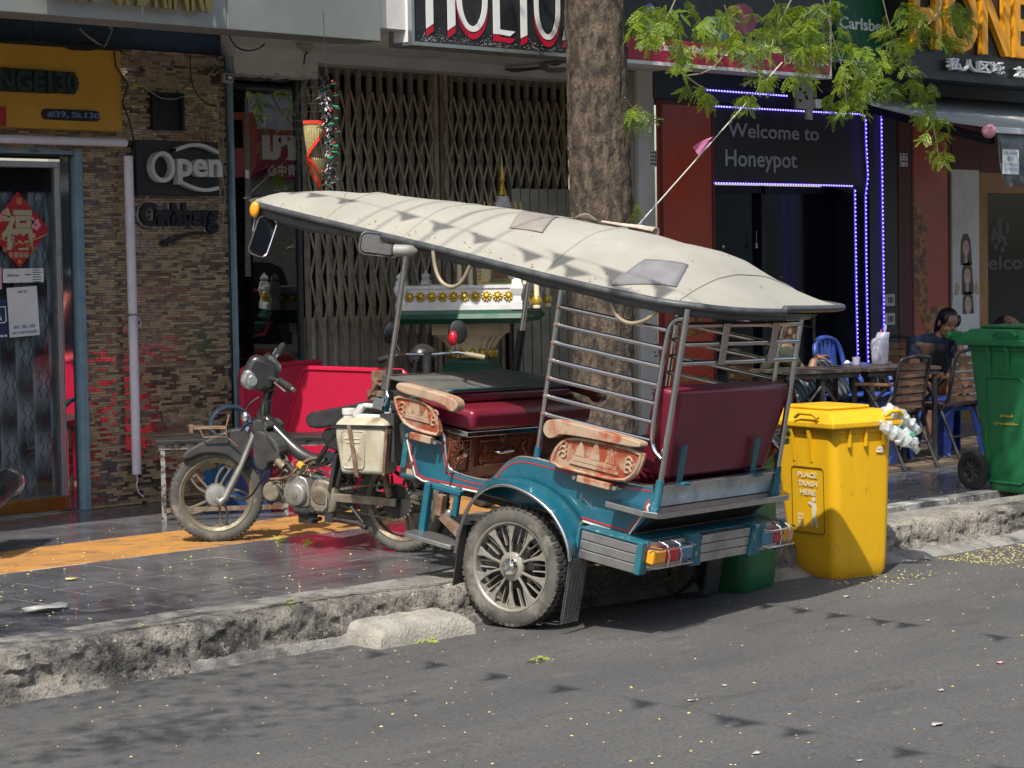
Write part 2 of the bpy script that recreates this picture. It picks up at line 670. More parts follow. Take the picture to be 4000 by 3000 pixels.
# concrete ramp block in the gutter, ribbed on top
bl = tag(bpy.data.objects.new('concrete_ramp_block', None), 'pale ribbed concrete ramp block lying in the gutter against the kerb', 'concrete block')
COL.objects.link(bl)
bl.location = (6.75, 7.2, 0)
bl.rotation_euler = (0, 0, R(-2.5))
P = []
nx, ny = 60, 34
for j in range(ny + 1):
    t = j / ny
    row = []
    for i in range(nx + 1):
        u = i / nx
        x = -.28 + .56 * u
        y = -.11 + .22 * t
        rib = .5 + .5 * math.cos(t * 2 * math.pi * 6.0)
        z = .066 + .040 * t + .006 * rib
        e = min(u, 1 - u) * 14
        f = min(t * 9, (1 - t) * 25)
        ed = min(e, f, 1)
        z *= .25 + .75 * math.sqrt(max(ed, 0))
        z += .006 * noise.noise(V((x * 14, y * 14, 0))) + .003 * noise.noise(V((x * 50, y * 50, 3)))
        if ed <= 0:
            z = -.01
        row.append((x + .02 * noise.noise(V((y * 9, u, 1))) * (1 if u > .5 else -1) - .02 * t, y + .012 * noise.noise(V((x * 8, 2, t))), z))
    P.append(row)
mb = MB()
mb.grid(P)
mb.build('block_body', M_['block'], bl, smooth=50)

# ================================================================ FACADES
Y1 = 11.37


def P1(px, py, Y=Y1):
    p = onY(px, py, Y)
    return p.x, p.z


# ---- bar on the left: wall clad in split stone strips
wall = tag(bpy.data.objects.new('brick_wall', None), 'bar front clad in thin tan and brown split stone strips', 'wall')
COL.objects.link(wall)
b = MB()
b.bx(7.975, 9.10, Y1 + .004, Y1 + .3, .16, 3.0)
b.bx(6.4, 7.975, Y1 + .004, Y1 + .3, 2.33, 3.0)
b.build('backing', M_['mortar'], wall)
bricks = []
brm = {'t': M_['stone_tan'], 'b': M_['stone_brown'], 'd': M_['stone_dark'], 'g': M_['stone_grey']}
z = .195
row = 0
while z < 2.985:
    hgt = .0162
    x = 7.985 + rnd.uniform(-.05, 0) if z < 2.345 else 7.0
    while x < 9.09:
        ln = rnd.choice([.095, .095, .075, .06, .045, .022])
        kind = rnd.choices('tbdg', [.46, .12, .36, .06])[0]
        if ln < .03 or (kind == 'd' and rnd.random() < .3):
            kind = rnd.choice('dddb')
        x1 = min(x + ln, 9.092)
        x0 = max(x, 7.985 if z < 2.345 else 7.0)
        if x1 - x0 > .008:
            bricks.append((x0, x1, z, z + hgt - .0022, kind, rnd.uniform(.004, .013) if kind != 'd' else rnd.uniform(.002, .005)))
        x += ln
    z += hgt
order = sorted(range(len(bricks)), key=lambda i: -(bricks[i][1] - bricks[i][0]) / bricks[i][0] + (9 if 2.0 < bricks[i][2] or bricks[i][2] < .9 else 0))
single = set(order[:280])
bcache = {}
bj = {k: MB() for k in brm}
for i, (x0, x1, z0, z1, k, dp) in enumerate(bricks):
    if i in single:
        key = (round(x1 - x0, 2), k)
        if key not in bcache:
            q = MB().bx(0, x1 - x0, -.012, .01, 0, z1 - z0)
            ob = q.build('brick', brm[k])
            bcache[key] = ob.data
            bpy.data.objects.remove(ob)
        o = bpy.data.objects.new('brick', bcache[key])
        o.location = (x0, Y1 + .012 - dp, z0)
        o.parent = wall
        COL.objects.link(o)
    else:
        bj[k].bx(x0, x1 - .0015, Y1 - dp, Y1 + .01, z0, z1)
for k, q in bj.items():
    stuff(q.build('bricks', brm[k], wall))

# recess, soffits and the storeys above: they shade the shop fronts
b = MB()
b.bx(5.0, 9.11, Y1 + .05, Y1 + .4, 3.002, 3.7)
o = b.build('blue_recess_wall', M_['blue_wall'])
tag(o, 'dark blue painted wall in the recess over the stone cladding', 'wall')
up = tag(bpy.data.objects.new('upper_storey', None), 'pale rendered storey carried over the shop fronts', 'building')
COL.objects.link(up)
b = MB()
b.bx(-8, 9.11, 9.95, 11.9, 3.72, 3.9)
b.bx(9.12, 12.9, 9.95, 12.6, 3.06, 3.3)
b.bx(12.9, 34, 10.45, 13.5, 3.5, 3.7)
b.build('floor_slab', M_['plaster'], up)
b = MB()
b.bx(-8, 34, 10.3, 10.6, 3.9, 8.5)
b.build('upper_wall', M_['plaster'], up)
b = MB()
b.bx(-8, 6.9, Y1, Y1 + .4, .1, 3.72)
o = b.build('side_wall', M_['plaster'])
tag(o, 'plain rendered wall at the left end of the bar front', 'wall')
b = MB()
b.bx(9.125, 12.95, 11.28, 11.9, 2.985, 3.059)
b.bx(9.125, 9.83, 11.3, 11.9, 2.90, 2.985)
# ragged plaster edge over the glass panel
for i in range(24):
    x = 9.135 + i * .029
    b.bx(x, x + .028, 11.301, 11.5, 2.885 + .012 * noise.noise(V((x * 19, 0, 0))) - (.0 if i not in (11, 12, 19, 20) else -.03), 2.901)
o = b.build('plaster_beam', M_['plaster'])
tag(o, 'peeling white plaster beam above the folding gate', 'beam')

# door of the bar
door = tag(bpy.data.objects.new('bar_door', None), 'glass bar door with grey patterned curtain and gold kick plate', 'door')
COL.objects.link(door)
b = MB()
b.bx(6.9, 7.83, Y1 + .06, Y1 + .075, .285, 2.262)
b.build('pane', GLASS_CLEAR, door)
b = MB()
b.bx(6.9, 7.842, Y1 + .03, Y1 + .10, .2, .285)
b.build('kick_plate', M_['gold_kick'], door, bevel=.004)
b = MB()
b.bx(7.81, 7.842, Y1 + .03, Y1 + .11, .286, 2.263)
b.bx(6.9, 7.842, Y1 + .03, Y1 + .11, 2.264, 2.30)
b.build('door_frame', M_['aluminium'], door, bevel=.003)
b = MB()
b.bx(6.9, 7.81, Y1 + .075, Y1 + .10, 2.12, 2.262)
b.build('transom_glass', M_['dark_glass'], door)
b = MB()
b.bx(7.843, 7.903, Y1 + .02, Y1 + .14, .2, 2.34)
o = b.build('mirror_strip', M_['mirror_strip'])
tag(o, 'polished metal strip beside the bar door', 'door trim')
b = MB()
b.bx(7.904, 7.93, Y1 + .05, Y1 + .12, .2, 2.34)
o = b.build('inner_jamb', M_['frame_dark'])
tag(o, 'dark inner jamb between the metal strip and blue post', 'door jamb')
b = MB()
b.bx(7.931, 7.982, Y1 - .02, Y1 + .1, .19, 2.385)
b.bx(6.8, 7.93, Y1 - .01, Y1 + .1, 2.342, 2.385)
o = b.build('blue_post', M_['frame_blue'], bevel=.006)
tag(o, 'blue grey painted door post edging the stone strips', 'door frame')


def curtainmat():
    m = mat('curtain', (.1, .1, .1), .7)
    N, L = m.node_tree.nodes, m.node_tree.links
    g = N.new('ShaderNodeNewGeometry')
    sx = N.new('ShaderNodeSeparateXYZ')
    L.new(g.outputs['Position'], sx.inputs[0])

    def math_(op, a, bb, c=None):
        n = N.new('ShaderNodeMath')
        n.operation = op
        for i, q in enumerate((a, bb, c)):
            if q is None:
                continue
            if isinstance(q, (int, float)):
                n.inputs[i].default_value = q
            else:
                L.new(q, n.inputs[i])
        return n.outputs[0]
    u = math_('DIVIDE', sx.outputs[0], .118)
    par = math_('MODULO', math_('FLOOR', u, 0), 2)
    zz = math_('ADD', math_('DIVIDE', sx.outputs[2], .385), math_('MULTIPLY', par, .5))
    fr = math_('FRACT', zz, 0)
    tri = math_('ABSOLUTE', math_('SUBTRACT', fr, .5), 0)
    edge = math_('LESS_THAN', math_('FRACT', u, 0), .17)
    val = math_('ADD', math_('MULTIPLY', tri, 2.0), math_('MULTIPLY', edge, .28))
    rp = N.new('ShaderNodeValToRGB')
    rp.color_ramp.elements[0].position = .15
    rp.color_ramp.elements[0].color = (.06, .068, .072, 1)
    rp.color_ramp.elements[1].position = .95
    rp.color_ramp.elements[1].color = (.46, .48, .52, 1)
    L.new(val, rp.inputs[0])
    L.new(rp.outputs[0], N['Principled BSDF'].inputs['Base Color'])
    return m


CURT = curtainmat()
b = MB()
P = []
for i in range(70):
    x = 6.9 + i * .0135
    yy = Y1 + .105 + .006 * math.sin(x * 53.3)
    P.append([(x, yy, .286), (x, yy, 2.26)])
b.grid(P)
cur = b.build('curtain', CURT, door, smooth=180)
b = MB()
br = MB()
for ci in range(58, 67):
    xc = (ci + .58) * .118
    for kz in range(0, 7):
        zc = (kz - .5 * (ci % 2)) * .385
        if not .3 < zc < 2.2 or not 6.95 < xc < 7.8:
            continue
        for sgn in (-1, 1):
            pts = []
            for t in range(13):
                a = t / 12
                xx = .012 + .022 * math.sin(a * math.pi * 2.1 - .5) ** 2 + (.012 * (abs(a - .5) * 2) ** 3)
                pts.append(V((xc + sgn * xx, Y1 + .094, zc - .085 + .17 * a)))
            for p, q in zip(pts, pts[1:]):
                wv = .0028
                b.add([p - V((wv, 0, 0)), p + V((wv, 0, 0)), q + V((wv, 0, 0)), q - V((wv, 0, 0))], [(0, 1, 2, 3)])
            br.add([V((xc + sgn * .004, Y1 + .094, zc - .17)), V((xc + sgn * .009, Y1 + .094, zc - .165)), V((xc + sgn * .03, Y1 + .094, zc - .10)), V((xc + sgn * .023, Y1 + .094, zc - .105))], [(0, 1, 2, 3)])
        pts = [V((xc + .012 * math.cos(a * .7), Y1 + .094, zc + .135 + .04 * math.sin(a * .7))) for a in range(9)]
        for p, q in zip(pts, pts[1:]):
            b.add([p, p + V((.004, 0, 0)), q + V((.004, 0, 0)), q], [(0, 1, 2, 3)])
b.k = 1
for ci in range(58, 67):
    xc = (ci + .58) * .118
    for kz in range(0, 7):
        zc = (kz + .5 - .5 * (ci % 2)) * .385
        if .3 < zc < 2.2 and 6.95 < xc < 7.8:
            b.add([V((xc + .018 * math.cos(a), Y1 + .0935, zc + .019 * math.sin(a))) for a in [k * .785 for k in range(8)]], [tuple(range(8))])
mk('motif_dark', (.02, .022, .026), .6)
mk('motif_red', (.14, .02, .02), .6)
mk('motif_pale', (.34, .35, .36), .6)
stuff(b.build('curtain_motif', [M_['motif_dark'], M_['motif_red']], cur))
stuff(br.build('curtain_motif', M_['motif_pale'], cur))

# lucky diamond poster
cx, cz = P1(88, 897)
fu = thing('paper_diamond', 'red diamond paper with large silver good fortune character on bar door', 'door decoration', M=facade(cx, Y1 + .045, cz))
b = MB()
b.prism([(-.215, 0), (0, -.226), (.215, 0), (0, .226)], Matrix(), .006)
b.build('paper', M_['red_print'], fu)
text('福', Matrix(), -.125, .09, -.12, .13, M_['glitter_gold'], 'character', fu, .008, .006, .028)
text('迎春接福', Matrix(), -.075, .06, -.165, -.13, M_['glitter_gold'], 'characters', fu, .002, .006, .015)
text('福', Matrix(), -.015, .025, .15, .19, M_['gold_print'], 'seal_character', fu, .002, .006)
text('春', Matrix(), -.012, .014, -.20, -.176, M_['gold_print'], 'seal_character', fu, .002, .006)
b = MB()
for (x, y, s) in [(.12, .03, .036), (.09, .055, .026), (.10, -.035, .018), (-.13, .07, .026), (-.15, .03, .02), (.075, .09, .02), (-.10, .10, .018)]:
    for k in range(5):
        a = k * 1.2566 + x * 30
        c = (x + s * .55 * math.cos(a), y + s * .55 * math.sin(a))
        b.prism([(c[0] + s * .42 * math.cos(t * 1.047), c[1] + s * .42 * math.sin(t * 1.047)) for t in range(6)], Matrix(), .001, .0062)
b.build('blossom', M_['pink_print'], fu)
b = MB()
for sg in (-1, 1):
    b.tube([(sg * .01, -.085, .007), (sg * .10, -.06, .007), (sg * .19, -.03, .007)], .004, 6)
    for k in range(2):
        b.tube([(sg * (.06 + .04 * k) + .018 * math.cos(t) * (1 - t / 9), -.10 - .02 * k + .018 * math.sin(t) * (1 - t / 9), .007) for t in range(8)], .0025, 5)
b.build('gold_scroll', M_['gold_print'], fu)


def plate(name, label, cat, px0, py0, px1, py1, m, Y, dpt=.006, tilt=0, parent=None):
    x0, z1 = P1(px0, py0, Y)
    x1, z0 = P1(px1, py1, Y)
    M = facade((x0 + x1) / 2, Y, (z0 + z1) / 2) @ Matrix.Rotation(tilt, 4, 'Z')
    o = thing(name, label, cat, M=M)
    hw, hh = (x1 - x0) / 2, (z1 - z0) / 2
    bb = MB().bx(-hw, hw, -hh, hh, 0, dpt)
    bb.build('board', m, o)
    return o, hw, hh


YD = Y1 + .05
o, hw, hh = plate('paper_notice', 'white two panel paper notice under the red diamond', 'notice', 10, 1050, 170, 1102, M_['white_print'], YD, .003)
text('SERVICE Review', Matrix(), -hw * .8, -hw * .2, -.005, .008, M_['ink_dark'], 'print', o, .0008, .003, .02)
b = MB()
for i in range(6):
    b.bx(hw * .45, hw * .9 - .02 * rnd.random(), hh * .7 - i * .014, hh * .7 - i * .014 + .005, .003, .0036)
b.bx(hw * .05, hw * .38, .002, .008, .003, .0036)
b.build('print', M_['ink_dark'], o)
o, hw, hh = plate('payment_card', 'white payment card with blue account number on bar door', 'sign', 28, 1122, 150, 1311, M_['white_print'], YD, .006, R(2.5))
text('ABA ID', Matrix(), -hw * .32, hw * .32, hh * .76, hh * .86, M_['ink_dark'], 'print', o, .001, .006, .02)
text('001 382 295', Matrix(), -hw * .72, hw * .72, -hh * .68, -hh * .54, M_['ink_blue'], 'print', o, .001, .006, .02)
text('SAY SOPHOAND', Matrix(), -hw * .84, hw * .84, -hh * .90, -hh * .78, M_['ink_blue'], 'print', o, .001, .006, .02)
o, hw, hh = plate('payment_plate', 'navy payment plate cut by the left edge of the photo', 'sign', -80, 1175, 28, 1335, M_['navy_print'], YD, .006, R(2.5))
text('ABA', Matrix(), hw * -.6, hw * .62, hh * .02, hh * .34, M_['pure_white'], 'print', o, .001, .006, .03)
text('PAY', Matrix(), hw * -.3, hw * .3, -hh * .55, -hh * .38, M_['sign_blue'], 'print', o, .001, .006, .03)
b = MB()
b.tube([(-hw * .9, -hh * .1, .007), (hw * .78, -hh * .1, .007), (hw * .92, -hh * .02, .007), (hw * .92, hh * .66, .007), (-hw * .9, hh * .66, .007)], .0035, 6)
b.build('outline', M_['pure_white'], o)
b = MB()
b.bx(hw * .4, hw * .62, -hh * .78, -hh * .68, .006, .007)
b.bx(hw * .7, hw * .92, -hh * .78, -hh * .68, .006, .007)
b.build('badge', M_['white_print'], o)
o, hw, hh = plate('pink_card', 'pink edged card at the far left above the navy plate', 'sign', -60, 1045, 6, 1130, M_['pink_print'], YD, .005)

# yellow sign with painted-out letters
ZS0, ZS1 = 2.487, 2.976
sg = thing('yellow_sign', 'yellow bar sign with green lettering and street number', 'sign', M=facade(0, 11.30, 0))
MB().bx(6.6, 8.243, ZS0, ZS1, -.065, 0).build('board', M_['yellow_board'], sg, bevel=.003)
MB().bx(6.6, 8.25, ZS1, ZS1 + .018, -.066, .004).build('top_edge', M_['black_board'], sg)
def blob(x0, x1, y0, y1, n, seed):
    pts = []
    for i in range(n):
        a = 2 * math.pi * i / n
        ca, sa = math.cos(a), math.sin(a)
        ex = 1 / max(abs(ca), abs(sa)) ** .8
        wv = 1 + .012 * math.sin(a * 17 + seed) + .01 * math.sin(a * 29)
        pts.append(((x0 + x1) / 2 + (x1 - x0) / 2 * ca * ex * wv, (y0 + y1) / 2 + (y1 - y0) / 2 * sa * ex * wv))
    return [(min(max(px, x0 - .012), x1 + .012), min(max(py, y0 - .012), y1 + .012)) for px, py in pts]
x1, zt = P1(302, 282, 11.30)
zb = P1(302, 372, 11.30)[1]
b = MB()
b.prism(blob(6.9, x1, zb, zt, 80, 1), Matrix(), .012)
b.build('letter_backing', M_['soot'], sg)
text('ORANGE130', Matrix(), 7.02, x1 - .012, zb + .006, zt - .006, M_['dark_green'], 'lettering', sg, .012, .012, .03)
xa, za = P1(160, 425, 11.30)
xb, zb2 = P1(388, 472, 11.30)
b = MB()
b.prism(blob(xa, xb, zb2 - .006, za + .002, 60, 3), Matrix(), .01)
b.build('letter_backing', M_['soot'], sg)
text('#39, St.130', Matrix(), xa + .035, xb - .008, zb2 + .006, za - .01, M_['sign_blue'], 'lettering', sg, .01, .01, .02)
x0, zz0 = P1(24, 494, 11.30)
MB().bx(7.2, x0, zz0, zz0 + .115, 0, .004).build('red_paper', M_['red_print'], sg)

# white tube lamps
t1 = thing('tube_lamp', 'white horizontal tube lamp under the yellow sign', 'tube lamp', (6.7, 11.27, 2.417), group='white tube lamps')
MB().cyl((0, 0, 0), (1.545, 0, 0), .0255, 14).build('tube', M_['white_pvc'], t1, smooth=50, bevel=.004)
t2 = thing('tube_lamp', 'white upright tube lamp strapped to the stone strips', 'tube lamp', (8.278, 11.29, .386), group='white tube lamps')
MB().cyl((0, 0, 0), (0, 0, .975), .029, 14).build('tube', M_['white_pvc'], t2, smooth=50, bevel=.003)
MB().cyl((0, 0, .99), (-.004, 0, 1.953), .029, 14).build('tube', M_['white_pvc'], t2, smooth=50, bevel=.003)
MB().tube([(-.03, -.03, .985), (.0, -.034, .975), (.035, -.03, .95), (.05, -.02, .93), (.03, -.03, .91), (0, -.034, .93), (-.03, -.03, .96)], .003, 6).build('tie', M_['white_pvc'], t2)
MB().tube([(.0, 0, .0), (.004, 0, -.03), (-.012, -.01, -.07), (-.004, -.02, -.11), (.02, -.02, -.13), (.03, -.02, -.14)], [.005, .004, .004, .004, .006, .007], 6).build('lead', M_['white_pvc'], t2, smooth=60)

# small dark opening, Open sign, brewery sign, floodlight
xa, za = P1(580, 358)
xb, zb = P1(708, 512)
vt = thing('vent_box', 'dark square vent opening above the Open sign', 'vent', M=facade((xa + xb) / 2, Y1 - .02, (za + zb) / 2))
hw, hh = (xb - xa) / 2, (za - zb) / 2
MB().bx(-hw, hw, -hh, hh, -.05, -.004).build('back', M_['dark_void'], vt)
b = MB()
b.bx(-hw, hw, hh - .014, hh, -.003, .02).bx(-hw, -hw + .012, -hh, hh - .014, -.003, .02).bx(hw - .02, hw, -hh, hh - .014, -.003, .02).bx(-hw, hw, -hh - .002, -hh + .008, -.003, .016)
b.build('frame', M_['navy_wall'], vt)
xa, za = P1(508, 548)
xb, zb = P1(834, 768)
op = thing('open_sign', 'black board with raised white Open lettering', 'sign', M=facade((xa + xb) / 2, 11.31, (za + zb) / 2))
hw, hh = (xb - xa) / 2, (za - zb) / 2
MB().bx(-hw, hw, -hh, hh, -.04, 0).build('board', M_['black_board'], op, bevel=.003)
# the O as a ring, then pen
b = MB()
def ring(cx, cy, ro, ri, n=36):
    vs, fs = [], []
    for k in range(n):
        a = 2 * math.pi * k / n
        for r_, z_ in ((ro, 0), (ro, .05), (ri, .05), (ri, 0)):
            vs.append((cx + r_ * math.cos(a) * .95, cy + r_ * math.sin(a), z_))
    for k in range(n):
        j = (k + 1) % n
        for q in range(4):
            fs.append((k * 4 + q, k * 4 + (q + 1) % 4, j * 4 + (q + 1) % 4, j * 4 + q))
    return vs, fs
b.add(*ring(-hw * .48, .005, .096, .070))
b.build('letter', M_['letter_white'], op)
text('pen', Matrix(), -hw * .13, hw * .97, -.10, .06, M_['letter_white'], 'letters', op, .05, 0, .03)
for ya, yb_, sgn in ((hh * .62, hh * .52, 1), (-hh * .52, -hh * .72, -1)):
    b = MB()
    n = 14
    vs, fs = [], []
    for k in range(n + 1):
        u = k / n
        x = (-hw * .15 + hw * 1.05 * u) if sgn > 0 else (-hw * .02 + hw * .9 * u)
        y = (ya + .04 * math.sin(u * math.pi) + .03 * (u - 1) * -.2) if sgn > 0 else (ya - .045 * math.sin(u * 2.4))
        for dy, z_ in ((-.011, 0), (-.011, .045), (.011, .045), (.011, 0)):
            vs.append((x, y + dy, z_))
    for k in range(n):
        for q in range(4):
            fs.append((k * 4 + q, k * 4 + (q + 1) % 4, k * 4 + 4 + (q + 1) % 4, k * 4 + 4 + q))
    b.add(vs, fs)
    b.build('flourish', M_['letter_white'], op)
xa, za = P1(528, 790)
xb, zb = P1(838, 945)
ca = thing('brewery_sign', 'black cut out Carlsberg lettering fixed to the stone strips', 'sign', M=facade(0, Y1 - .02, 0))
mk('carl_black', (.012, .014, .02), .35)
text('Carlsberg', Matrix(), xa + .005, xb, zb + .055, za, M_['carl_black'], 'lettering', ca, .03, 0, .045, space=.86)
text('Carlsberg', Matrix(), xa, xb - .005, zb + .05, za - .004, M_['letter_white'], 'lettering_edge', ca, .01, -.012, .05, space=.86)
b = MB()
n = 20
sw = []
for k in range(n + 1):
    u = k / n
    sw.append((xa + .16 + (xb - xa - .17) * u, zb + .035 - .03 * math.cos(u * 5.2) * (1 - u * .5) + .02 * u))
lo = [(x, y - .026 * math.sin(min(1, (1 - i / n) * 1.6) * 1.57)) for i, (x, y) in enumerate(sw)]
b.prism(sw + lo[::-1], Matrix(), .03)
b.prism([(xa + .16, zb + .005), (xa + .22, zb + .03), (xa + .21, zb - .025)], Matrix(), .029)
b.build('swash', M_['carl_black'], ca)
lx, lz = P1(857, 308)
fl = thing('floodlight', 'small grey floodlight at the top of the stone corner', 'floodlight', (lx, Y1 - .08, lz))
b = MB()
b.bx(-.04, .04, -.02, .02, -.032, .032)
b.build('housing', M_['aluminium'], fl, bevel=.008)
b = MB()
b.bx(-.025, .025, -.026, -.0205, -.017, .017)
b.k = 1
b.bx(-.017, .017, -.029, -.0262, -.010, .010)
b.build('lens', [M_['black_board'], M_['white_print']], fl)
MB().tube([(-.05, .06, .09), (-.045, .02, .05), (-.03, .0, .03), (.03, 0, .03), (.04, .04, .07)], .006, 6).build('bracket', M_['frame_dark'], fl)
b = MB()
b.bx(9.093, 9.118, Y1 - .06, Y1 - .03, .19, 2.98)
o = b.build('conduit', M_['frame_blue'])
tag(o, 'grey conduit at the right corner of the stone cladding', 'conduit')

# loose cables on the stone front
def cable(name, label, pxs, Y, r, m, sag=0):
    pts = []
    for (a, c), (e, g) in zip(pxs, pxs[1:]):
        for t in range(6):
            u = t / 6
            pts.append(onY(a + (e - a) * u, c + (g - c) * u + sag * 4 * u * (1 - u), Y))
    pts.append(onY(*pxs[-1], Y))
    q = MB()
    q.tube(pts, r, 6)
    return tag(q.build(name, m, smooth=60), label, 'cable')


cable('cable', 'dark cable dropping beside the yellow sign to the Open sign', [(445, 200), (452, 260), (500, 330), (478, 400), (505, 470), (525, 560), (520, 640)], 11.28, .006, M_['wire'])
cable('cable', 'grey cable swagged over the dark vent', [(520, 290), (600, 365), (650, 385), (720, 375), (790, 330), (840, 260)], 11.28, .0045, M_['wire_grey'], 6)
cable('cable', 'dark cable looping down right of the vent', [(742, 215), (745, 300), (760, 355), (800, 400), (845, 412)], 11.28, .005, M_['wire'], 4)
cable('cable', 'bundle of dark cables in the blue recess at left', [(110, 70), (118, 150), (170, 160), (250, 175), (300, 190), (400, 180)], 11.2, .008, M_['wire'], 8)
cable('cable', 'pale cable tangle in the blue recess centre', [(310, 110), (370, 160), (410, 180), (440, 110), (425, 100)], 11.2, .006, M_['wire_grey'], 4)
cable('cable', 'thin dark cable crossing the blue recess', [(125, 80), (140, 130), (200, 158), (300, 155), (400, 105)], 11.22, .004, M_['wire'], 4)
cable('cable', 'black wire loop hanging under the white soffit', [(895, 140), (920, 180), (960, 197), (1010, 190), (1055, 150)], 11.1, .005, M_['wire'], 3)
cable('cable', 'thin wire hanging down the glass edge of the stone front', [(870, 420), (872, 700), (880, 760), (860, 990)], 11.28, .004, M_['wire_grey'])

# grey sign box over the bar
gs = thing('grey_sign_box', 'long grey metal sign box with gold lettering over the bar', 'sign', M=facade(0, 9.9, 0))
Z0 = 2.972
for x0, x1 in ((5.0, 7.95), (7.953, 9.108)):
    MB().bx(x0, x1, Z0, 4.4, -.27, 0).build('panel', M_['grey_panel'], gs, bevel=.004)
lxa, lza = onY(120, 8, 9.9).x, onY(120, 4, 9.9).z
lxb = onY(800, 8, 9.9).x
text('FOOD & DRINKS', Matrix(), lxa, lxb, 3.042, 3.42, M_['gold_metal'], 'lettering', gs, .035, .05, .02)

# HOLIDAY sign box
hs_ = thing('holiday_sign', 'black HOLIDAY sign box in an aluminium frame behind the tree', 'sign', M=facade(0, 9.9, 0))
xh0 = onY(1608, 178, 9.9).x
xh1 = 11.25
zh = 2.966
MB().bx(xh0 + .012, xh1, zh + .012, 4.2, -.19, -.006).build('face', M_['black_board'], hs_)
b = MB()
b.bx(xh0, xh1, zh, zh + .022, -.2, .006)
b.bx(xh0, xh0 + .022, zh + .022, 4.2, -.03, .006)
b.bx(xh0, xh0 + .011, zh + .022, 4.2, -.2, -.16)
b.build('frame', M_['aluminium'], hs_)
b = MB()
b.bx(xh0 + .001, xh0 + .0115, zh + .022, 4.2, -.159, -.031)
b.build('side_panel', M_['alu_white'], hs_)
# letters drawn with slanted feet
def hx(px):
    return onY(px, 60, 9.9).x
za_ = {p: onY(p, q, 9.9).z for p, q in ((1662, 64), (1750, 73), (1840, 82), (1922, 86), (1990, 90), (2032, 100), (2090, 105))}
def letter(polys):
    for m_, dz, dx, dp in ((M_['letter_red'], -.045, .004, .002), (M_['pure_white'], 0, 0, .005)):
        q = MB()
        for p in polys:
            q.prism([(x + dx, y + (dz if y < 3.3 else 0)) for x, y in p], Matrix(), .003, dp - .006)
        q.build('letter', m_, hs_)
top = 3.55
def stem(pa, pb, za, zb):
    return [(hx(pa), za), (hx(pb), zb), (hx(pb), top), (hx(pa), top)]
letter([stem(1664, 1692, 3.071, 3.106), stem(1748, 1778, 3.072, 3.108), [(hx(1692), 3.3), (hx(1748), 3.3), (hx(1748), 3.36), (hx(1692), 3.36)]])
def bowl(pa, pb, zb, wdt, flat=False):
    xa, xb = hx(pa), hx(pb)
    n = 18
    o_, i_ = [], []
    for k in range(n + 1):
        a = math.pi + math.pi * k / n
        o_.append(((xa + xb) / 2 + (xb - xa) / 2 * math.cos(a), zb + .2 + .2 * math.sin(a)))
        i_.append(((xa + xb) / 2 + ((xb - xa) / 2 - wdt) * math.cos(a), zb + .2 + .165 * math.sin(a)))
    return [(xa, top)] + o_ + [(xb, top), (xb - wdt, top)] + i_[::-1] + [(xa + wdt, top)]
letter([bowl(1784, 1905, 3.075, .045)])
letter([stem(1926, 1952, 3.075, 3.075), [(hx(1952), 3.075), (hx(1990), 3.068), (hx(2011), 3.10), (hx(1952), 3.105)]])
letter([stem(2033, 2058, 3.062, 3.085)])
letter([bowl(2087, 2188, 3.066, .04)])
letter([[(hx(2196), 3.07), (hx(2225), 3.10), (hx(2270), top), (hx(2240), top)], [(hx(2330), 3.07), (hx(2362), 3.07), (hx(2285), top), (hx(2260), top)], [(hx(2235), 3.18), (hx(2320), 3.18), (hx(2310), 3.23), (hx(2245), 3.23)]])
b = MB()
for i in range(420):
    cxx = rnd.choice([1690, 1700, 1810, 1930, 1950, 1960, 2080, 2150])
    x = hx(rnd.gauss(cxx, 32))
    zz = zh + .03 + abs(rnd.gauss(0, .035))
    if x < xh0 + .03 or x > xh1 - .03:
        continue
    s_ = rnd.uniform(.001, .004)
    b.add([(x - s_, zz, -.0052), (x + s_, zz - s_ * .4, -.0052), (x + s_ * .3, zz + s_, -.0052)], [(0, 1, 2)])
stuff(b.build('flaked_paint', M_['white_print'], hs_))

# address sign
ad = thing('address_sign', 'crimson address strip sign box with white lettering behind the leaves', 'sign', M=facade(0, 9.9, 0))
xa0 = onY(2416, 240, 9.9).x
xa1 = onY(3248, 305, 9.9).x
zt = 3.14
MB().bx(xa0 + .1, xa1 - .012, zh + .018, zt, -.19, -.004).build('address_band', M_['address_red'], ad)
MB().bx(xa0, xa1 - .012, zt + .001, 4.2, -.19, -.005).build('face', M_['black_board'], ad)
b = MB()
b.bx(xa0 - .02, xa1, zh - .006, zh + .018, -.2, .004)
b.bx(xa1 - .0115, xa1, zh + .0185, 4.2, -.2, .004)
b.build('frame', M_['alu_white'], ad)
def ax_(px):
    return onY(px, 220, 9.9).x
text('#37, St.130, Sangkat Phsar Kandal, Khan Duan Penh, Phnom Penh', Matrix(), ax_(2488), ax_(2995), zt - .095, zt - .025, M_['pure_white'], 'lettering', ad, .002, -.003, .012)
text('099 33 33 30', Matrix(), ax_(3064), ax_(3220), zt - .10, zt - .015, M_['pure_white'], 'lettering', ad, .002, -.003, .01)
b = MB()
def blobp(cx_, cz_, a, c, n=14, s=0):
    return [(cx_ + a * math.cos(2 * math.pi * k / n) * (1 + .12 * math.sin(3 * k + s)), cz_ + c * math.sin(2 * math.pi * k / n)) for k in range(n)]
b.prism(blobp(ax_(2800), 3.24, .14, .09), Matrix(), .001, -.0045)
b.build('poster_print', M_['blue_print'], ad)
b = MB()
b.prism(blobp(ax_(2900), 3.33, .17, .11, s=2), Matrix(), .001, -.0035)
b.prism([(ax_(2990), 3.145), (ax_(3010), 3.145), (ax_(2985), 3.27), (ax_(2960), 3.25)], Matrix(), .001, -.0035)
b.build('poster_print', M_['plum_print'], ad)
b = MB()
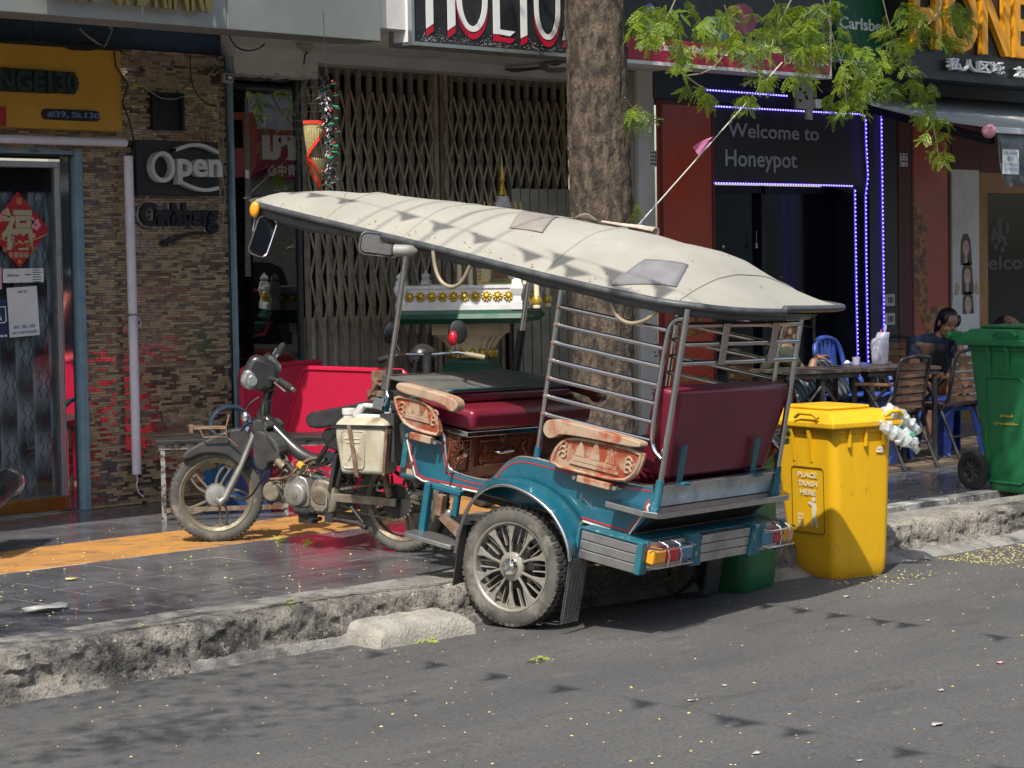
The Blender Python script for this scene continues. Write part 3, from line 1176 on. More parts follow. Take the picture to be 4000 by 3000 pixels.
b.prism(blobp(ax_(2540), 3.27, .07, .10, s=1), Matrix(), .001, -.0025)
b.build('poster_print', M_['sign_blue'], ad)

# ---- guesthouse front: dark glass panel and folding lattice gate
Yg = 11.5
gp = tag(bpy.data.objects.new('glass_panel', None), 'tall dark mirror glass panel between stone corner and gate', 'glass panel')
COL.objects.link(gp)
mk('tinted', (.012, .014, .013), .03, spec=.8)
MB().bx(9.20, 9.79, Yg, Yg + .004, .19, 2.91).build('pane', glassmat('dark_mirror_glass', (.35, .38, .36), .16), gp)
MB().bx(9.20, 9.79, Yg + .012, Yg + .03, .19, 2.91).build('backing', M_['tinted'], gp)
b = MB()
b.bx(9.12, 9.199, Yg - .02, Yg + .05, .19, 2.89)
b.bx(9.791, 9.815, Yg - .02, Yg + .05, .19, 2.89)
b.build('frame', M_['frame_dark'], gp)
mk('ghost', (.30, .29, .24), .5)  # flat colours for reflections painted on the pane
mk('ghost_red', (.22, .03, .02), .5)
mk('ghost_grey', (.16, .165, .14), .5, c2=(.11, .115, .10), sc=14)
gm = facade(0, Yg, 0)
def gx(px, py):
    p = onY(px, py, Yg)
    return p.x, p.z
# reflection of a sign across the street, painted reversed onto the pane
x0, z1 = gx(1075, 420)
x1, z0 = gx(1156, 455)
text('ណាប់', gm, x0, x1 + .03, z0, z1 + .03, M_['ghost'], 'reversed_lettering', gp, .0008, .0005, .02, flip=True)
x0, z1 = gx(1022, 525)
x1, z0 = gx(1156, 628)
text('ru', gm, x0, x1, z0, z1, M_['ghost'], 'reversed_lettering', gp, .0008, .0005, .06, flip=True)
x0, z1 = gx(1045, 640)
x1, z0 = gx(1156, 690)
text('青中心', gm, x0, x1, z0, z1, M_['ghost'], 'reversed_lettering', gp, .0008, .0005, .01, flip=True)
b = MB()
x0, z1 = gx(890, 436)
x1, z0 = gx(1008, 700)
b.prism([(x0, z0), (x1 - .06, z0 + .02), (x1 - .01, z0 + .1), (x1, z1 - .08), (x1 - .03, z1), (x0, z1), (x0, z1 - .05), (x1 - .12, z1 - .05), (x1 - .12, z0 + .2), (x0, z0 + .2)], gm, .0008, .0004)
b.build('red_emblem', M_['ghost_red'], gp)  # red part of the reflected sign, painted flat on the pane
b = MB()
x0, z1 = gx(955, 380)
x1, z0 = gx(975, 1080)
b.bx(0, 0, 0, 0, 0, 0)
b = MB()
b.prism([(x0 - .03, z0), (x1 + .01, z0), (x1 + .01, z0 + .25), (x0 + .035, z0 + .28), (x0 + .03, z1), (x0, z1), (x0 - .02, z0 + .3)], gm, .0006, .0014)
b.build('pole_reflection', M_['ghost_grey'], gp)  # reflected pole drawn on the glass as a flat grey shape
MB().box(onY(965, 680, Yg - .006), (.03, .004, .055)).build('sticker', M_['white_print'], gp)

gate = tag(bpy.data.objects.new('folding_gate', None), 'tan folding lattice gate pulled across the guesthouse front', 'gate')
COL.objects.link(gate)
b = MB()
b.bx(9.82, 12.95, Yg + .45, Yg + .5, .19, 3.0)
b.build('dark_interior', M_['dark_glass'], gate)
mk('letter_dim', (.30, .30, .31), .5)
mk('letter_dimred', (.22, .01, .02), .5)
gm2 = facade(0, Yg + .449, 0)
for m_, dz, z_ in ((M_['letter_dimred'], -.03, .0005), (M_['letter_dim'], 0, .0025)):
    text('HOLIDAY', gm2, 10.45, 12.0, 1.46 + dz, 1.74 + dz, m_, 'lettering', gate, .002, z_, .02)
gap = .0975
nb = 28
bar_me = None
for i in range(nb):
    x = 9.87 + gap * i
    if x > 12.53:
        break
    if bar_me is None:
        q = MB()
        q.bx(-.013, .013, -.012, .012, 0, 2.80).bx(-.013, -.010, -.02, -.012, 0, 2.80).bx(.010, .013, -.02, -.012, 0, 2.80)
        for zz in (.32, .62, .93, 1.37, 1.8, 2.02, 2.33, 2.64):
            q.cyl((0, -.0121, zz), (0, -.02, zz), .006, 6)
        ob = q.build('gate_bar', M_['gate_tan'])
        bar_me = ob.data
        bpy.data.objects.remove(ob)
    o = bpy.data.objects.new('gate_bar', bar_me)
    o.location = (x, Yg, .2)
    o.parent = gate
    COL.objects.link(o)
    if i in (12, 13):
        q = MB().bx(x + .018, x + .055, Yg - .02, Yg + .015, .2, 2.99)
        q.build('gate_post', M_['gate_tan'], gate)
lev = [.72, 1.05, 1.39, 1.80, 2.21, 2.52, 2.83]
lev = [1.16, 1.565, 1.885, 2.215, 2.52, 2.83]
cross = []
for i in range(nb - 1):
    x0 = 9.87 + gap * i
    x1 = x0 + gap
    if x1 > 12.53:
        break
    if i == 12:
        continue
    for za, zb in zip(lev, lev[1:]):
        if x0 > 11.75 and zb < 2.25:
            continue
        cross.append(((x0, za), (x1, zb), -.026))
        cross.append(((x1, za), (x0, zb), -.034))
for n_, (p, q_, yo) in enumerate(cross[:296]):
    q = MB().bar((p[0], Yg + yo, p[1]), (q_[0], Yg + yo, q_[1]), .019, .004, (0, -1, 0))
    q.build('lattice_strip', M_['gate_tan'], gate)
q = MB()
for p, q_, yo in cross[296:]:
    q.bar((p[0], Yg + yo, p[1]), (q_[0], Yg + yo, q_[1]), .019, .004, (0, -1, 0))
if q.v:
    stuff(q.build('lattice_strips', M_['gate_tan'], gate))
for i in range(int((11.8 - 9.83) / gap)):
    x = 9.833 + gap * i
    q = MB()
    q.bx(x, x + .072, Yg + .03, Yg + .036, .2, 1.30).bx(x, x + .008, Yg + .01, Yg + .03, .2, 1.30)
    q.build('gate_leaf', M_['gate_grey'], gate, bevel=.002)
for i in range(10):
    x = 11.80 + .0975 * i
    q = MB()
    q.bx(x, x + .091, Yg - .045, Yg - .039, .2, 2.19).bx(x, x + .006, Yg - .05, Yg - .0451, .2, 2.19)
    for zz in (.5, .95, 1.4, 1.85):
        q.bx(x + .04, x + .05, Yg - .052, Yg - .0453, zz, zz + .014)
    q.build('gate_panel', M_['gate_beige'], gate, bevel=.002)

# ceiling fan and the little floodlight under the soffit
fan = thing('ceiling_fan', 'grey ceiling fan under the white soffit left of the tree', 'fan', onY(2172, 262, 10.9))
b = MB()
b.lathe([(.02, .14), (.035, .12), (.03, .07), (.02, .06)], 14)
b.build('canopy_cup', M_['navy_wall'], fan, smooth=50)
b = MB()
b.lathe([(.02, .05), (.09, .04), (.12, .015), (.11, -.01), (.06, -.035), (0.001, -.04)], 20)
b.build('motor', M_['aluminium'], fan, smooth=40)
MB().cyl((0, 0, .05), (0, 0, .2), .012, 8).build('rod', M_['aluminium'], fan)
for k in range(3):
    a = R(223 + 120 * k)
    q = MB().add([(.1, -.025, -.002), (.62, -.055, -.02), (.62, .055, .002), (.1, .025, .006)], [(0, 1, 2, 3)])
    o = q.build('blade', M_['frame_dark'], fan, solid=.006)
    o.rotation_euler = (0, 0, a)
p = onY(1190, 178, 10.9)
fl2 = thing('lamp_box', 'small tilted cream floodlight hanging from the white soffit', 'floodlight', p)
MB().box((0, 0, 0), (.09, .06, .06), Matrix.Rotation(R(28), 3, 'Y')).build('housing', M_['gate_beige'], fl2, bevel=.006)
MB().tube([(.04, 0, .03), (.05, .0, -.02), (.0, 0, -.06), (-.01, 0, -.12)], .006, 6).build('lead', M_['wire'], fl2)
MB().tube([(0, 0, .03), (-.02, 0, .12)], .01, 6).build('bracket', M_['wire'], fl2)

# ---- bar on the right: posters, dark doorway, LED strips
Yh = 11.0
b = MB()
b.bx(12.52, 12.72, Yh + .06, Yh + .5, .19, 3.05)
o = b.build('pillar', M_['gate_beige'])
tag(o, 'narrow olive pillar just right of the tree', 'pillar')
b = MB()
b.bx(12.722, 12.91, Yh + .03, Yh + .5, .19, 3.06)
o = b.build('pillar', M_['plaster'])
tag(o, 'pale grey pillar with stuck notices beside the red poster', 'pillar')
for k, (px, py) in enumerate([(2555, 620), (2570, 1370), (2560, 1530)]):
    p = onY(px, py, Yh + .029)
    o = MB().box(p, (.10, .004, .12)).build('notice', M_['white_print'])
    tag(o, ['small square notice high on the pale pillar', 'upper of the low notices on the pale pillar', 'lowest notice on the pale pillar'][k], 'notice', None)
    b = MB()
    for r_ in range(4):
        for c_ in range(4):
            if rnd.random() < .8:
                b.box(p + V((-.036 + .024 * c_, -.003, .045 - .028 * r_)), (.015, .002, .016))
    b.build('print', M_['ink_dark'], o).parent = o
def poster(name, label, x0, x1, z0, z1):
    o = thing(name, label, 'poster', M=facade(0, Yh, 0))
    MB().bx(x0, x1, z0, z1, -.03, 0).build('panel', M_['poster_red'], o)
    q = MB()
    q.bx(x0, x0 + .03, z0, z1, .0005, .006).bx(x1 - .03, x1, z0, z1, .0005, .006).bx(x0 + .031, x1 - .031, z1 - .03, z1, .0005, .006)
    q.build('border', M_['maroon_wall'], o)
    return o
po = poster('red_poster', 'tall red poster with golden honey print left of the doorway', 12.93, 13.578, .3, 2.85)
b = MB()
for pl_ in ([(12.98, 1.05), (13.45, 1.08), (13.40, 1.26), (13.2, 1.28), (13.0, 1.16)], [(12.99, .72), (13.5, .72), (13.52, .76), (12.99, .76)], [(12.99, .62), (13.5, .62), (13.52, .655), (12.99, .655)]):
    MB().prism(pl_, Matrix(), .002, .0005).build('honey_print', M_['poster_honey'], po)
po2 = poster('red_poster', 'red poster with trails of golden honey right of the LED strips', 16.24, 16.84, .3, 2.80)
b = MB()
for k in range(16):
    xb_ = 16.28 + .012 * k
    pts = [(xb_ + .006 * math.sin(t * 1.3 + k) + .018 * max(0, t - 5), 2.2 - .02 * k - .14 * t) for t in range(8)]
    b.prism([(x - .009, z) for x, z in pts] + [(x + .008, z) for x, z in pts[::-1]], Matrix(), .001, .0005 + .0002 * k)
b.build('honey_trail', M_['poster_honey'], po2)
b = MB()
b.prism([(16.42, 1.2), (16.75, 1.22), (16.82, 1.05), (16.7, .92), (16.45, .98)], Matrix(), .002, .0005)
b.build('honey_print', M_['poster_honey'], po2)
b = MB()
b.prism([(16.5, .85), (16.75, .95), (16.8, .90), (16.72, .80), (16.70, .4), (16.66, .4), (16.68, .78)], Matrix(), .002, .0005)
mk('poster_gloss', (.55, .07, .05), .2)
b.build('red_swirl', M_['poster_gloss'], po2)

wb = thing('welcome_board', 'black board reading Welcome to Honeypot above the doorway', 'sign', M=facade(0, Yh + .02, 0))
MB().bx(13.58, 15.62, 2.24, 2.84, -.05, 0).build('board', M_['black_board'], wb)
def wx(px, py):
    p = onY(px, py, Yh + .02)
    return p.x, p.z
mk('welcome_grey', (.34, .34, .35), .5)
x0, z1 = wx(2842, 478)
x1, z0 = wx(3198, 545)
text('Welcome to', Matrix(), x0, x1, z0 - .012, z1, M_['welcome_grey'], 'lettering', wb, .003, .0005, .012)
x0, z1 = wx(2832, 583)
x1, z0 = wx(3113, 672)
text('Honeypot', Matrix(), x0, x1, z0 - .01, z1, M_['welcome_grey'], 'lettering', wb, .003, .0005, .012)
dr = tag(bpy.data.objects.new('dark_doorway', None), 'unlit black glass doorway of the bar below the welcome board', 'door')
COL.objects.link(dr)
MB().bx(13.58, 15.62, Yh + .35, Yh + .4, .19, 2.24).build('pane', M_['dark_glass'], dr)
b = MB()
b.bx(13.58, 13.62, Yh + .1, Yh + .349, .19, 2.24).bx(14.55, 14.6, Yh + .3, Yh + .349, .19, 2.24).bx(13.62, 15.4, Yh + .3, Yh + .349, 2.18, 2.238)
b.build('frame', M_['navy_wall'], dr)
MB().ball(onY(2822, 964, Yh + .3), .022, 10, 8).build('handle', M_['aluminium'], dr, smooth=180)
p = onY(2955, 950, Yh + .3)
q = MB().cyl(p, p + V((0, 0, -.04)), .009, 8).cyl(p, p + V((0, 0, .1)), .002, 5)
q.build('pull_cord', M_['white_print'], dr)
b = MB()
b.bx(12.9, 19.5, Yh + .02, Yh + .5, 2.86, 3.4)
b.bx(15.63, 16.04, Yh - .0, Yh + .5, .19, 2.859)
o = b.build('navy_column', M_['navy_wall'])
tag(o, 'very dark navy lintel and column framing the LED doorway', 'wall')
b = MB()
b.bx(16.045, 16.235, Yh - .005, Yh + .5, .19, 2.859)
o = b.build('maroon_pilaster', M_['maroon_wall'])
tag(o, 'narrow maroon pilaster left of the honey trail poster', 'pilaster')
p = onY(3530, 625, Yh - .006)
o = MB().box(p, (.11, .004, .11)).build('notice', M_['white_print'])
tag(o, 'square notice on the maroon pilaster', 'notice')
b = MB()
for r_ in range(4):
    for c_ in range(5):
        if rnd.random() < .75:
            b.box(p + V((-.04 + .02 * c_, -.003, .04 - .026 * r_)), (.013, .002, .016))
b.build('print', M_['ink_dark'], o)
for zz in (1.22, 1.06):
    p = onY(3475, 1170, Yh - .012)
    q = thing('switch_plate', 'upper white switch plate on the navy column' if zz > 1.1 else 'lower white switch plate on the navy column', 'switch', (p.x, Yh - .012, zz + .06))
    MB().box((0, 0, 0), (.13, .02, .10)).build('plate', M_['plaster'], q, bevel=.004)
    MB().box((0, -.012, 0), (.03, .006, .05)).build('rocker', M_['ink_dark'], q)
    MB().box((-.035, -.011, 0), (.008, .004, .05)).box((.035, -.011, 0), (.008, .004, .05)).build('label_print', M_['ink_dark'], q)

def led(label, pxs, Y):
    o = tag(bpy.data.objects.new('led_strip', None), label, 'LED strip', 'blue LED strips round the doorway')
    COL.objects.link(o)
    pts = [onY(a, c, Y) for a, c in pxs]
    MB().tube(pts, .0065, 6).build('strip', M_['led'], o)
    q = MB()
    for a, c in zip(pts, pts[1:]):
        n = int((c - a).length / .033)
        for k in range(n):
            pp = a + (c - a) * ((k + .5) / n)
            q.box(pp + V((0, -.0075, 0)), (.011, .005, .011))
    stuff(q.build('diodes', M_['led_bead'], o))
led('blue LED strip along the top of the welcome board', [(2788, 415), (3000, 427), (3200, 438), (3360, 446), (3378, 455)], Yh - .01)
led('blue LED strip along the bottom of the welcome board', [(2788, 715), (3000, 719), (3200, 723), (3330, 727)], Yh - .01)
led('blue LED strip stepping down the right edge of the board', [(3380, 462), (3382, 560), (3389, 690), (3380, 765), (3382, 1000), (3388, 1330), (3390, 1420)], Yh - .02)
led('blue LED strip down the right jamb of the doorway', [(3338, 738), (3340, 900), (3344, 1150), (3350, 1420)], Yh - .01)
led('blue LED strip farthest right on the navy column', [(3440, 398), (3443, 600), (3446, 800), (3450, 1100), (3452, 1370)], Yh - .015)
led('dim blue LED strip high under the address sign', [(2755, 351), (2900, 362), (3075, 375)], Yh - .01)

# women's portrait banner, yellow frame and dark door further right
bn = thing('portrait_banner', 'tall banner with three smiling women stacked under a red top', 'poster', M=facade(0, Yh, 0))
MB().bx(16.87, 17.30, .3, 2.40, -.03, 0).build('panel', M_['white_print'], bn)
MB().bx(16.87, 17.30, 2.401, 2.84, -.03, 0).build('red_top', M_['maroon_wall'], bn)
def woman(cx_, cz_, s):
    q = MB()
    q.prism([(cx_ - .085 * s, cz_ - .16 * s), (cx_ - .08 * s, cz_ + .04 * s), (cx_ - .045 * s, cz_ + .115 * s), (cx_ + .03 * s, cz_ + .12 * s), (cx_ + .075 * s, cz_ + .06 * s), (cx_ + .10 * s, cz_ - .16 * s)], Matrix(), .001, .0006)
    q.build('hair', M_['hair_print'], bn)
    q = MB()
    q.prism([(cx_ + .052 * s * math.cos(a), cz_ + .072 * s * math.sin(a) - .01) for a in [k * .5236 for k in range(12)]], Matrix(), .001, .0018)
    q.prism([(cx_ - .02 * s, cz_ - .06 * s), (cx_ + .02 * s, cz_ - .06 * s), (cx_ + .025 * s, cz_ - .14 * s), (cx_ - .025 * s, cz_ - .14 * s)], Matrix(), .001, .0012)
    q.build('face', M_['skin_print'], bn)
    q = MB()
    for sgn in (-1, 1):
        q.prism([(cx_ + sgn * .022 * s - .012 * s, cz_ + .012), (cx_ + sgn * .022 * s + .012 * s, cz_ + .012), (cx_ + sgn * .022 * s, cz_ + .02)], Matrix(), .0005, .003)
    q.build('eyes', M_['hair_print'], bn)
    q = MB()
    q.prism([(cx_ - .02 * s, cz_ - .035 * s), (cx_ + .02 * s, cz_ - .035 * s), (cx_, cz_ - .05 * s)], Matrix(), .0005, .003)
    q.build('smile', M_['pure_white'], bn)
woman(17.08, 1.72, 1.0)
woman(17.10, 1.47, 1.05)
woman(17.11, 1.22, 1.05)
b = MB()
for sgn in (-1, 1):
    b.prism([(17.09 + sgn * .20, 1.30), (17.09 + sgn * .17, 1.42), (17.09 + sgn * .11, 1.38), (17.09 + sgn * .14, 1.30)], Matrix(), .001, .0022)
b.build('hands', M_['skin_print'], bn)
MB().prism([(16.96, 1.05), (17.0, 1.13), (17.22, 1.13), (17.27, 1.05)], Matrix(), .001, .0022).build('dress', M_['pure_white'], bn)
b = MB()
b.bx(17.305, 17.44, Yh, Yh + .3, .19, 2.38).bx(17.44, 19.2, Yh, Yh + .3, 2.2, 2.38)
o = b.build('door_surround', M_['yellow_wall'])
tag(o, 'ochre yellow door surround at the far right', 'door frame')
b = MB()
b.bx(17.305, 19.2, Yh + .0, Yh + .3, 2.381, 2.859)
o = b.build('maroon_lintel', M_['maroon_wall'])
tag(o, 'maroon panel above the ochre door surround', 'wall')
d2 = tag(bpy.data.objects.new('glass_door', None), 'black glass door with faint Welcome lettering at far right', 'door')
COL.objects.link(d2)
MB().bx(17.441, 19.2, Yh + .05, Yh + .1, .19, 2.199).build('pane', M_['dark_glass'], d2)
mk('faint', (.045, .04, .035), .5)
dm = facade(0, Yh + .05, 0)
xx, zz = onY(3868, 1048, Yh + .05).x, onY(3868, 1055, Yh + .05).z
text('Welcome', dm, xx - .42, xx + .98, zz, zz + .13, M_['faint'], 'lettering', d2, .002, .0005, .03)
b = MB()
for k in range(30):
    a = rnd.uniform(0, 6.28)
    r_ = rnd.uniform(0, .15)
    b.prism(blobp(xx + .17 + r_ * math.cos(a), zz + .32 + r_ * math.sin(a), .035, .03, 7, k), dm, .0004, .0005 + .0001 * k)
stuff(b.build('flower_print', M_['faint'], d2))

# awning with its front bar and a black plastic sheet hanging from it
aw = thing('roll_out_awning', 'pale grey roll out awning over the cafe tables at right', 'awning')
pa, pb = onY(3215, 345, 10.9), onY(3862, 497, 8.95)
P = []
for i in range(14):
    u = i / 13
    row = []
    for j in range(12):
        t = j / 11
        p = pa.lerp(pb, t) + V((5.0 * u, 0, 0))
        p.z += -.05 * math.sin(t * math.pi) - .012 * math.sin(u * 22) * t
        row.append(p)
    P.append(row)
MB().grid(P).build('fabric', M_['awning'], aw, smooth=180, solid=.004)
MB().bar(pb + V((0, -.02, -.02)), pb + V((5.0, -.02, -.02)), .05, .045).build('front_bar', M_['alu_white'], aw, bevel=.006)
MB().bar(pa + V((.3, 0, -.1)), pb + V((.12, .05, -.09)), .05, .06).build('arm', M_['wire'], aw)
MB().ball(pb + V((-.03, -.02, -.03)), .052, 14, 10).build('end_cap', M_['pink_print'], aw, smooth=180)
mk('black_plastic', (.10, .105, .105), .32, c2=(.14, .145, .145), sc=5)
P = []
x0 = pb.x + .07
for i in range(40):
    x = x0 + i * .05
    P.append([(x + .012 * k, pb.y - .03 + .02 * math.sin(i * .9 + k * .7) * (k / 6) + .01 * math.sin(i * .35), pb.z - .05 - k * .063 - .012 * math.sin(i * 1.1) * (k / 6)) for k in range(7)])
sh_ = MB().grid(P).build('hanging_sheet', M_['black_plastic'], None, smooth=180, solid=.002)
tag(sh_, 'black plastic sheet hanging from the awning bar', 'plastic sheet')
p = onY(3945, 632, pb.y - .06)
no = thing('paper_notice', 'white paper notice pinned on the black plastic sheet', 'notice', M=facade(p.x, pb.y - .06, p.z))
MB().bx(-.10, .12, -.09, .09, 0, .002).build('paper', M_['pure_white'], no)
text('招租 店面出租', Matrix(), -.08, .10, .05, .075, M_['sign_blue'], 'print', no, .0006, .002)
text('顺兴', Matrix(), -.04, .05, .005, .04, M_['ink_dark'], 'print', no, .0006, .002)
text('017 343 168', Matrix(), -.07, .10, -.03, -.01, M_['sign_blue'], 'print', no, .0006, .002)
text('011 973 522', Matrix(), -.07, .10, -.065, -.045, M_['sign_blue'], 'print', no, .0006, .002)

# HONEY board and the green brewery board
hb = thing('honey_board', 'black board with orange HONEY letters at the top right', 'sign', M=facade(0, 10.1, 0))
xa = onY(3535, 271, 10.1).x
MB().bx(xa, 19.0, 3.05, 4.4, -.3, 0).build('board', M_['black_board'], hb)
def qx(px):
    return onY(px, 150, 10.1).x
zq = 3.27
text('HONEY', Matrix(), qx(3545), qx(4110), zq, zq + .55, M_['orange_letter'], 'lettering', hb, .05, .01, .02)
text('私人区域', Matrix(), qx(3680), qx(3902), 3.125, 3.225, M_['pure_white'], 'lettering', hb, .03, .03, .02)
text('友', Matrix(), qx(3945), qx(3990), 3.115, 3.205, M_['pure_white'], 'lettering', hb, .03, .03, .02)
cb = thing('brewery_board', 'dark green Carlsberg board half hidden by leaves', 'sign', M=facade(0, 10.3, 0))
xa, xb = onY(3270, 190, 10.3).x, onY(3480, 190, 10.3).x
MB().bx(xa, xb, 3.17, 4.2, -.1, 0).build('board', M_['carl_green'], cb)
MB().bx(xa, xb, 3.155, 3.169, -.1, .003).build('frame', M_['aluminium'], cb)
text('Carlsberg', Matrix(), xa + .03, xb + .02, 3.38, 3.5, M_['white_print'], 'lettering', cb, .003, .0005, .02)
# shutter motor box under the address sign
p = onY(3140, 370, 10.6)
mbx = thing('motor_bracket', 'grey steel motor bracket hanging under the address sign', 'bracket', p)
MB().box((0, 0, 0), (.22, .02, .22)).box((.06, 0, -.14), (.08, .018, .1)).build('plate', M_['gate_beige'], mbx)
MB().bx(.12, .19, -.03, .0, -.10, -.03).build('socket', M_['alu_white'], mbx)
q = MB()
for k in range(5):
    q.box((rnd.uniform(-.08, .08), -.014, rnd.uniform(-.08, .08)), (.02, .008, .02))
q.build('bolt', M_['wire'], mbx)

# ================================================================ TUK-TUK CARRIAGE
mk('teal', (.008, .088, .132), .28, c2=(.011, .112, .160), sc=5, coat=.5, rv=.06,
   spot=[((.05, .10, .12), 7, .64, .76), ((.30, .30, .28), 55, .71, .74)])
mk('teal_dull', (.013, .105, .145), .42, c2=(.02, .135, .17), sc=8, spot=[((.35, .36, .35), 30, .60, .66), ((.12, .05, .025), 18, .66, .74)])
mk('steel', (.60, .60, .60), .2, metal=1, c2=(.50, .50, .50), sc=14, spot=[((.20, .13, .08), 34, .68, .76)], rv=.08)
mk('steel_worn', (.55, .55, .54), .34, metal=.9, c2=(.38, .37, .35), sc=9, bump=.12, bsc=50, spot=[((.16, .13, .10), 20, .62, .74)])
mk('chrome', (.72, .72, .72), .09, metal=1)
mk('canvas', (.325, .312, .268), .85, c2=(.28, .267, .228), sc=2.2, bump=.25, bsc=220, bdist=.002, spot=[((.30, .26, .19), 3.2, .60, .8), ((.37, .357, .32), 1.4, .55, .8), ((.22, .18, .13), 60, .66, .74), ((.30, .28, .24), 14, .60, .76)])
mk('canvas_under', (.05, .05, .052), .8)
mk('patch_grey', (.19, .187, .195), .85, c2=(.155, .152, .16), sc=9, bump=.2, bsc=120)
mk('patch_brown', (.26, .23, .205), .85, c2=(.22, .195, .175), sc=9)
mk('edge_rubber', (.045, .05, .055), .45, c2=(.075, .078, .08), sc=14)
mk('vinyl', (.17, .012, .030), .36, c2=(.14, .010, .025), sc=4, bump=.12, bsc=30, bdist=.006, rv=.05)
mk('wood_red', (.27, .05, .018), .55, c2=(.36, .25, .165), sc=9, lo=.46, hi=.60, stretch=(2.2, 1, 1), bump=.2, bsc=60, rv=.1)
mk('wood_pale', (.38, .27, .185), .65, c2=(.30, .075, .03), sc=8, lo=.50, hi=.62, stretch=(2, 1, 1), bump=.25, bsc=60)
mk('wood_dark', (.085, .020, .010), .28, c2=(.12, .032, .016), sc=9, coat=.3)
mk('wood_carved', (.15, .045, .02), .25, c2=(.10, .03, .014), sc=14, coat=.4)
mk('tyre', (.022, .022, .022), .75, c2=(.045, .043, .04), sc=12, spot=[((.17, .15, .12), 5, .5, .68)], bump=.15, bsc=90)
mk('tyre_dusty', (.105, .098, .085), .85, c2=(.065, .061, .055), sc=8, spot=[((.22, .20, .165), 7, .52, .66)], bump=.15, bsc=80)
mk('alloy', (.42, .40, .36), .42, metal=.55, c2=(.32, .30, .26), sc=14, spot=[((.30, .26, .19), 10, .5, .66)])
mk('dark_metal', (.025, .024, .024), .55, c2=(.05, .047, .044), sc=14, metal=.3)
mk('rust', (.13, .055, .028), .75, c2=(.22, .16, .12), sc=18)
mk('amber_lens', (.80, .33, .015), .2, coat=.5)
mk('red_lens', (.50, .012, .025), .2, coat=.5)
mk('blue_lens', (.06, .17, .26), .3, coat=.4)
mk('stripe_white', (.70, .66, .56), .4)
mk('stripe_red', (.50, .02, .02), .4)
mk('tread_plate', (.035, .034, .033), .55, c2=(.06, .058, .055), sc=22)
mk('hose', (.34, .29, .19), .4, c2=(.24, .20, .13), sc=9)
mk('lid_grey', (.12, .115, .10), .85, c2=(.08, .077, .068), sc=5, spot=[((.20, .19, .16), 8, .6, .75)])
mk('lid_pale', (.26, .255, .24), .5, c2=(.25, .24, .22), sc=20)
mk('lens_clear', (.30, .31, .31), .08, coat=.8, c2=(.16, .165, .17), sc=26, metal=.4)

TF, TL, TU = V((-.1468, .9737, .1744)).normalized(), V((-.9885, -.1493, .0)), None
def ax3(yaw, pitch, roll):
    cy_, sy_, cp, sp, cr_, sr_ = math.cos(yaw), math.sin(yaw), math.cos(pitch), math.sin(pitch), math.cos(roll), math.sin(roll)
    f_ = V((-sy_ * cp, cy_ * cp, sp))
    l0 = V((-cy_, -sy_, 0))
    u0 = f_.cross(l0)
    l_ = cr_ * l0 + sr_ * u0
    return f_, l_, f_.cross(l_)
TF, TL, TU = ax3(R(8.572), R(10.046), R(1.384))
TO = V((7.251, 7.065, 0)) - TL * .6
tk = thing('passenger_carriage', 'teal tuk-tuk passenger carriage with grey canvas roof and maroon seats', 'tuk-tuk', M=frame(TO, TF, TL, TU))
XZ = Matrix(((1, 0, 0, 0), (0, 0, -1, 0), (0, 1, 0, 0), (0, 0, 0, 1)))


def side(y):
    """profile plane x-z at lateral y, extruding towards +y"""
    m = Matrix(((1, 0, 0, 0), (0, 0, 1, y), (0, 1, 0, 0), (0, 0, 0, 1)))
    return m


def prism_side(mb, poly, y0, y1):
    n = len(poly)
    vs = [(x, y0, z) for x, z in poly] + [(x, y1, z) for x, z in poly]
    A = sum(poly[i][0] * poly[(i + 1) % n][1] - poly[(i + 1) % n][0] * poly[i][1] for i in range(n))
    fs = [tuple(range(n)), tuple(range(2 * n - 1, n - 1, -1))] + [(n + i, n + (i + 1) % n, (i + 1) % n, i) for i in range(n)]
    if A < 0:
        fs = [f[::-1] for f in fs]
    if y1 < y0:
        fs = [f[::-1] for f in fs]
    return mb.add(vs, fs)


def smooth_poly(pts, it=2, closed=False):
    for _ in range(it):
        q = []
        n = len(pts)
        rng = range(n if closed else n - 1)
        if not closed:
            q.append(pts[0])
        for i in rng:
            a, c = V(pts[i]), V(pts[(i + 1) % n])
            q.append(tuple(a * .75 + c * .25))
            q.append(tuple(a * .25 + c * .75))
        if not closed:
            q.append(pts[-1])
        pts = q
    return pts


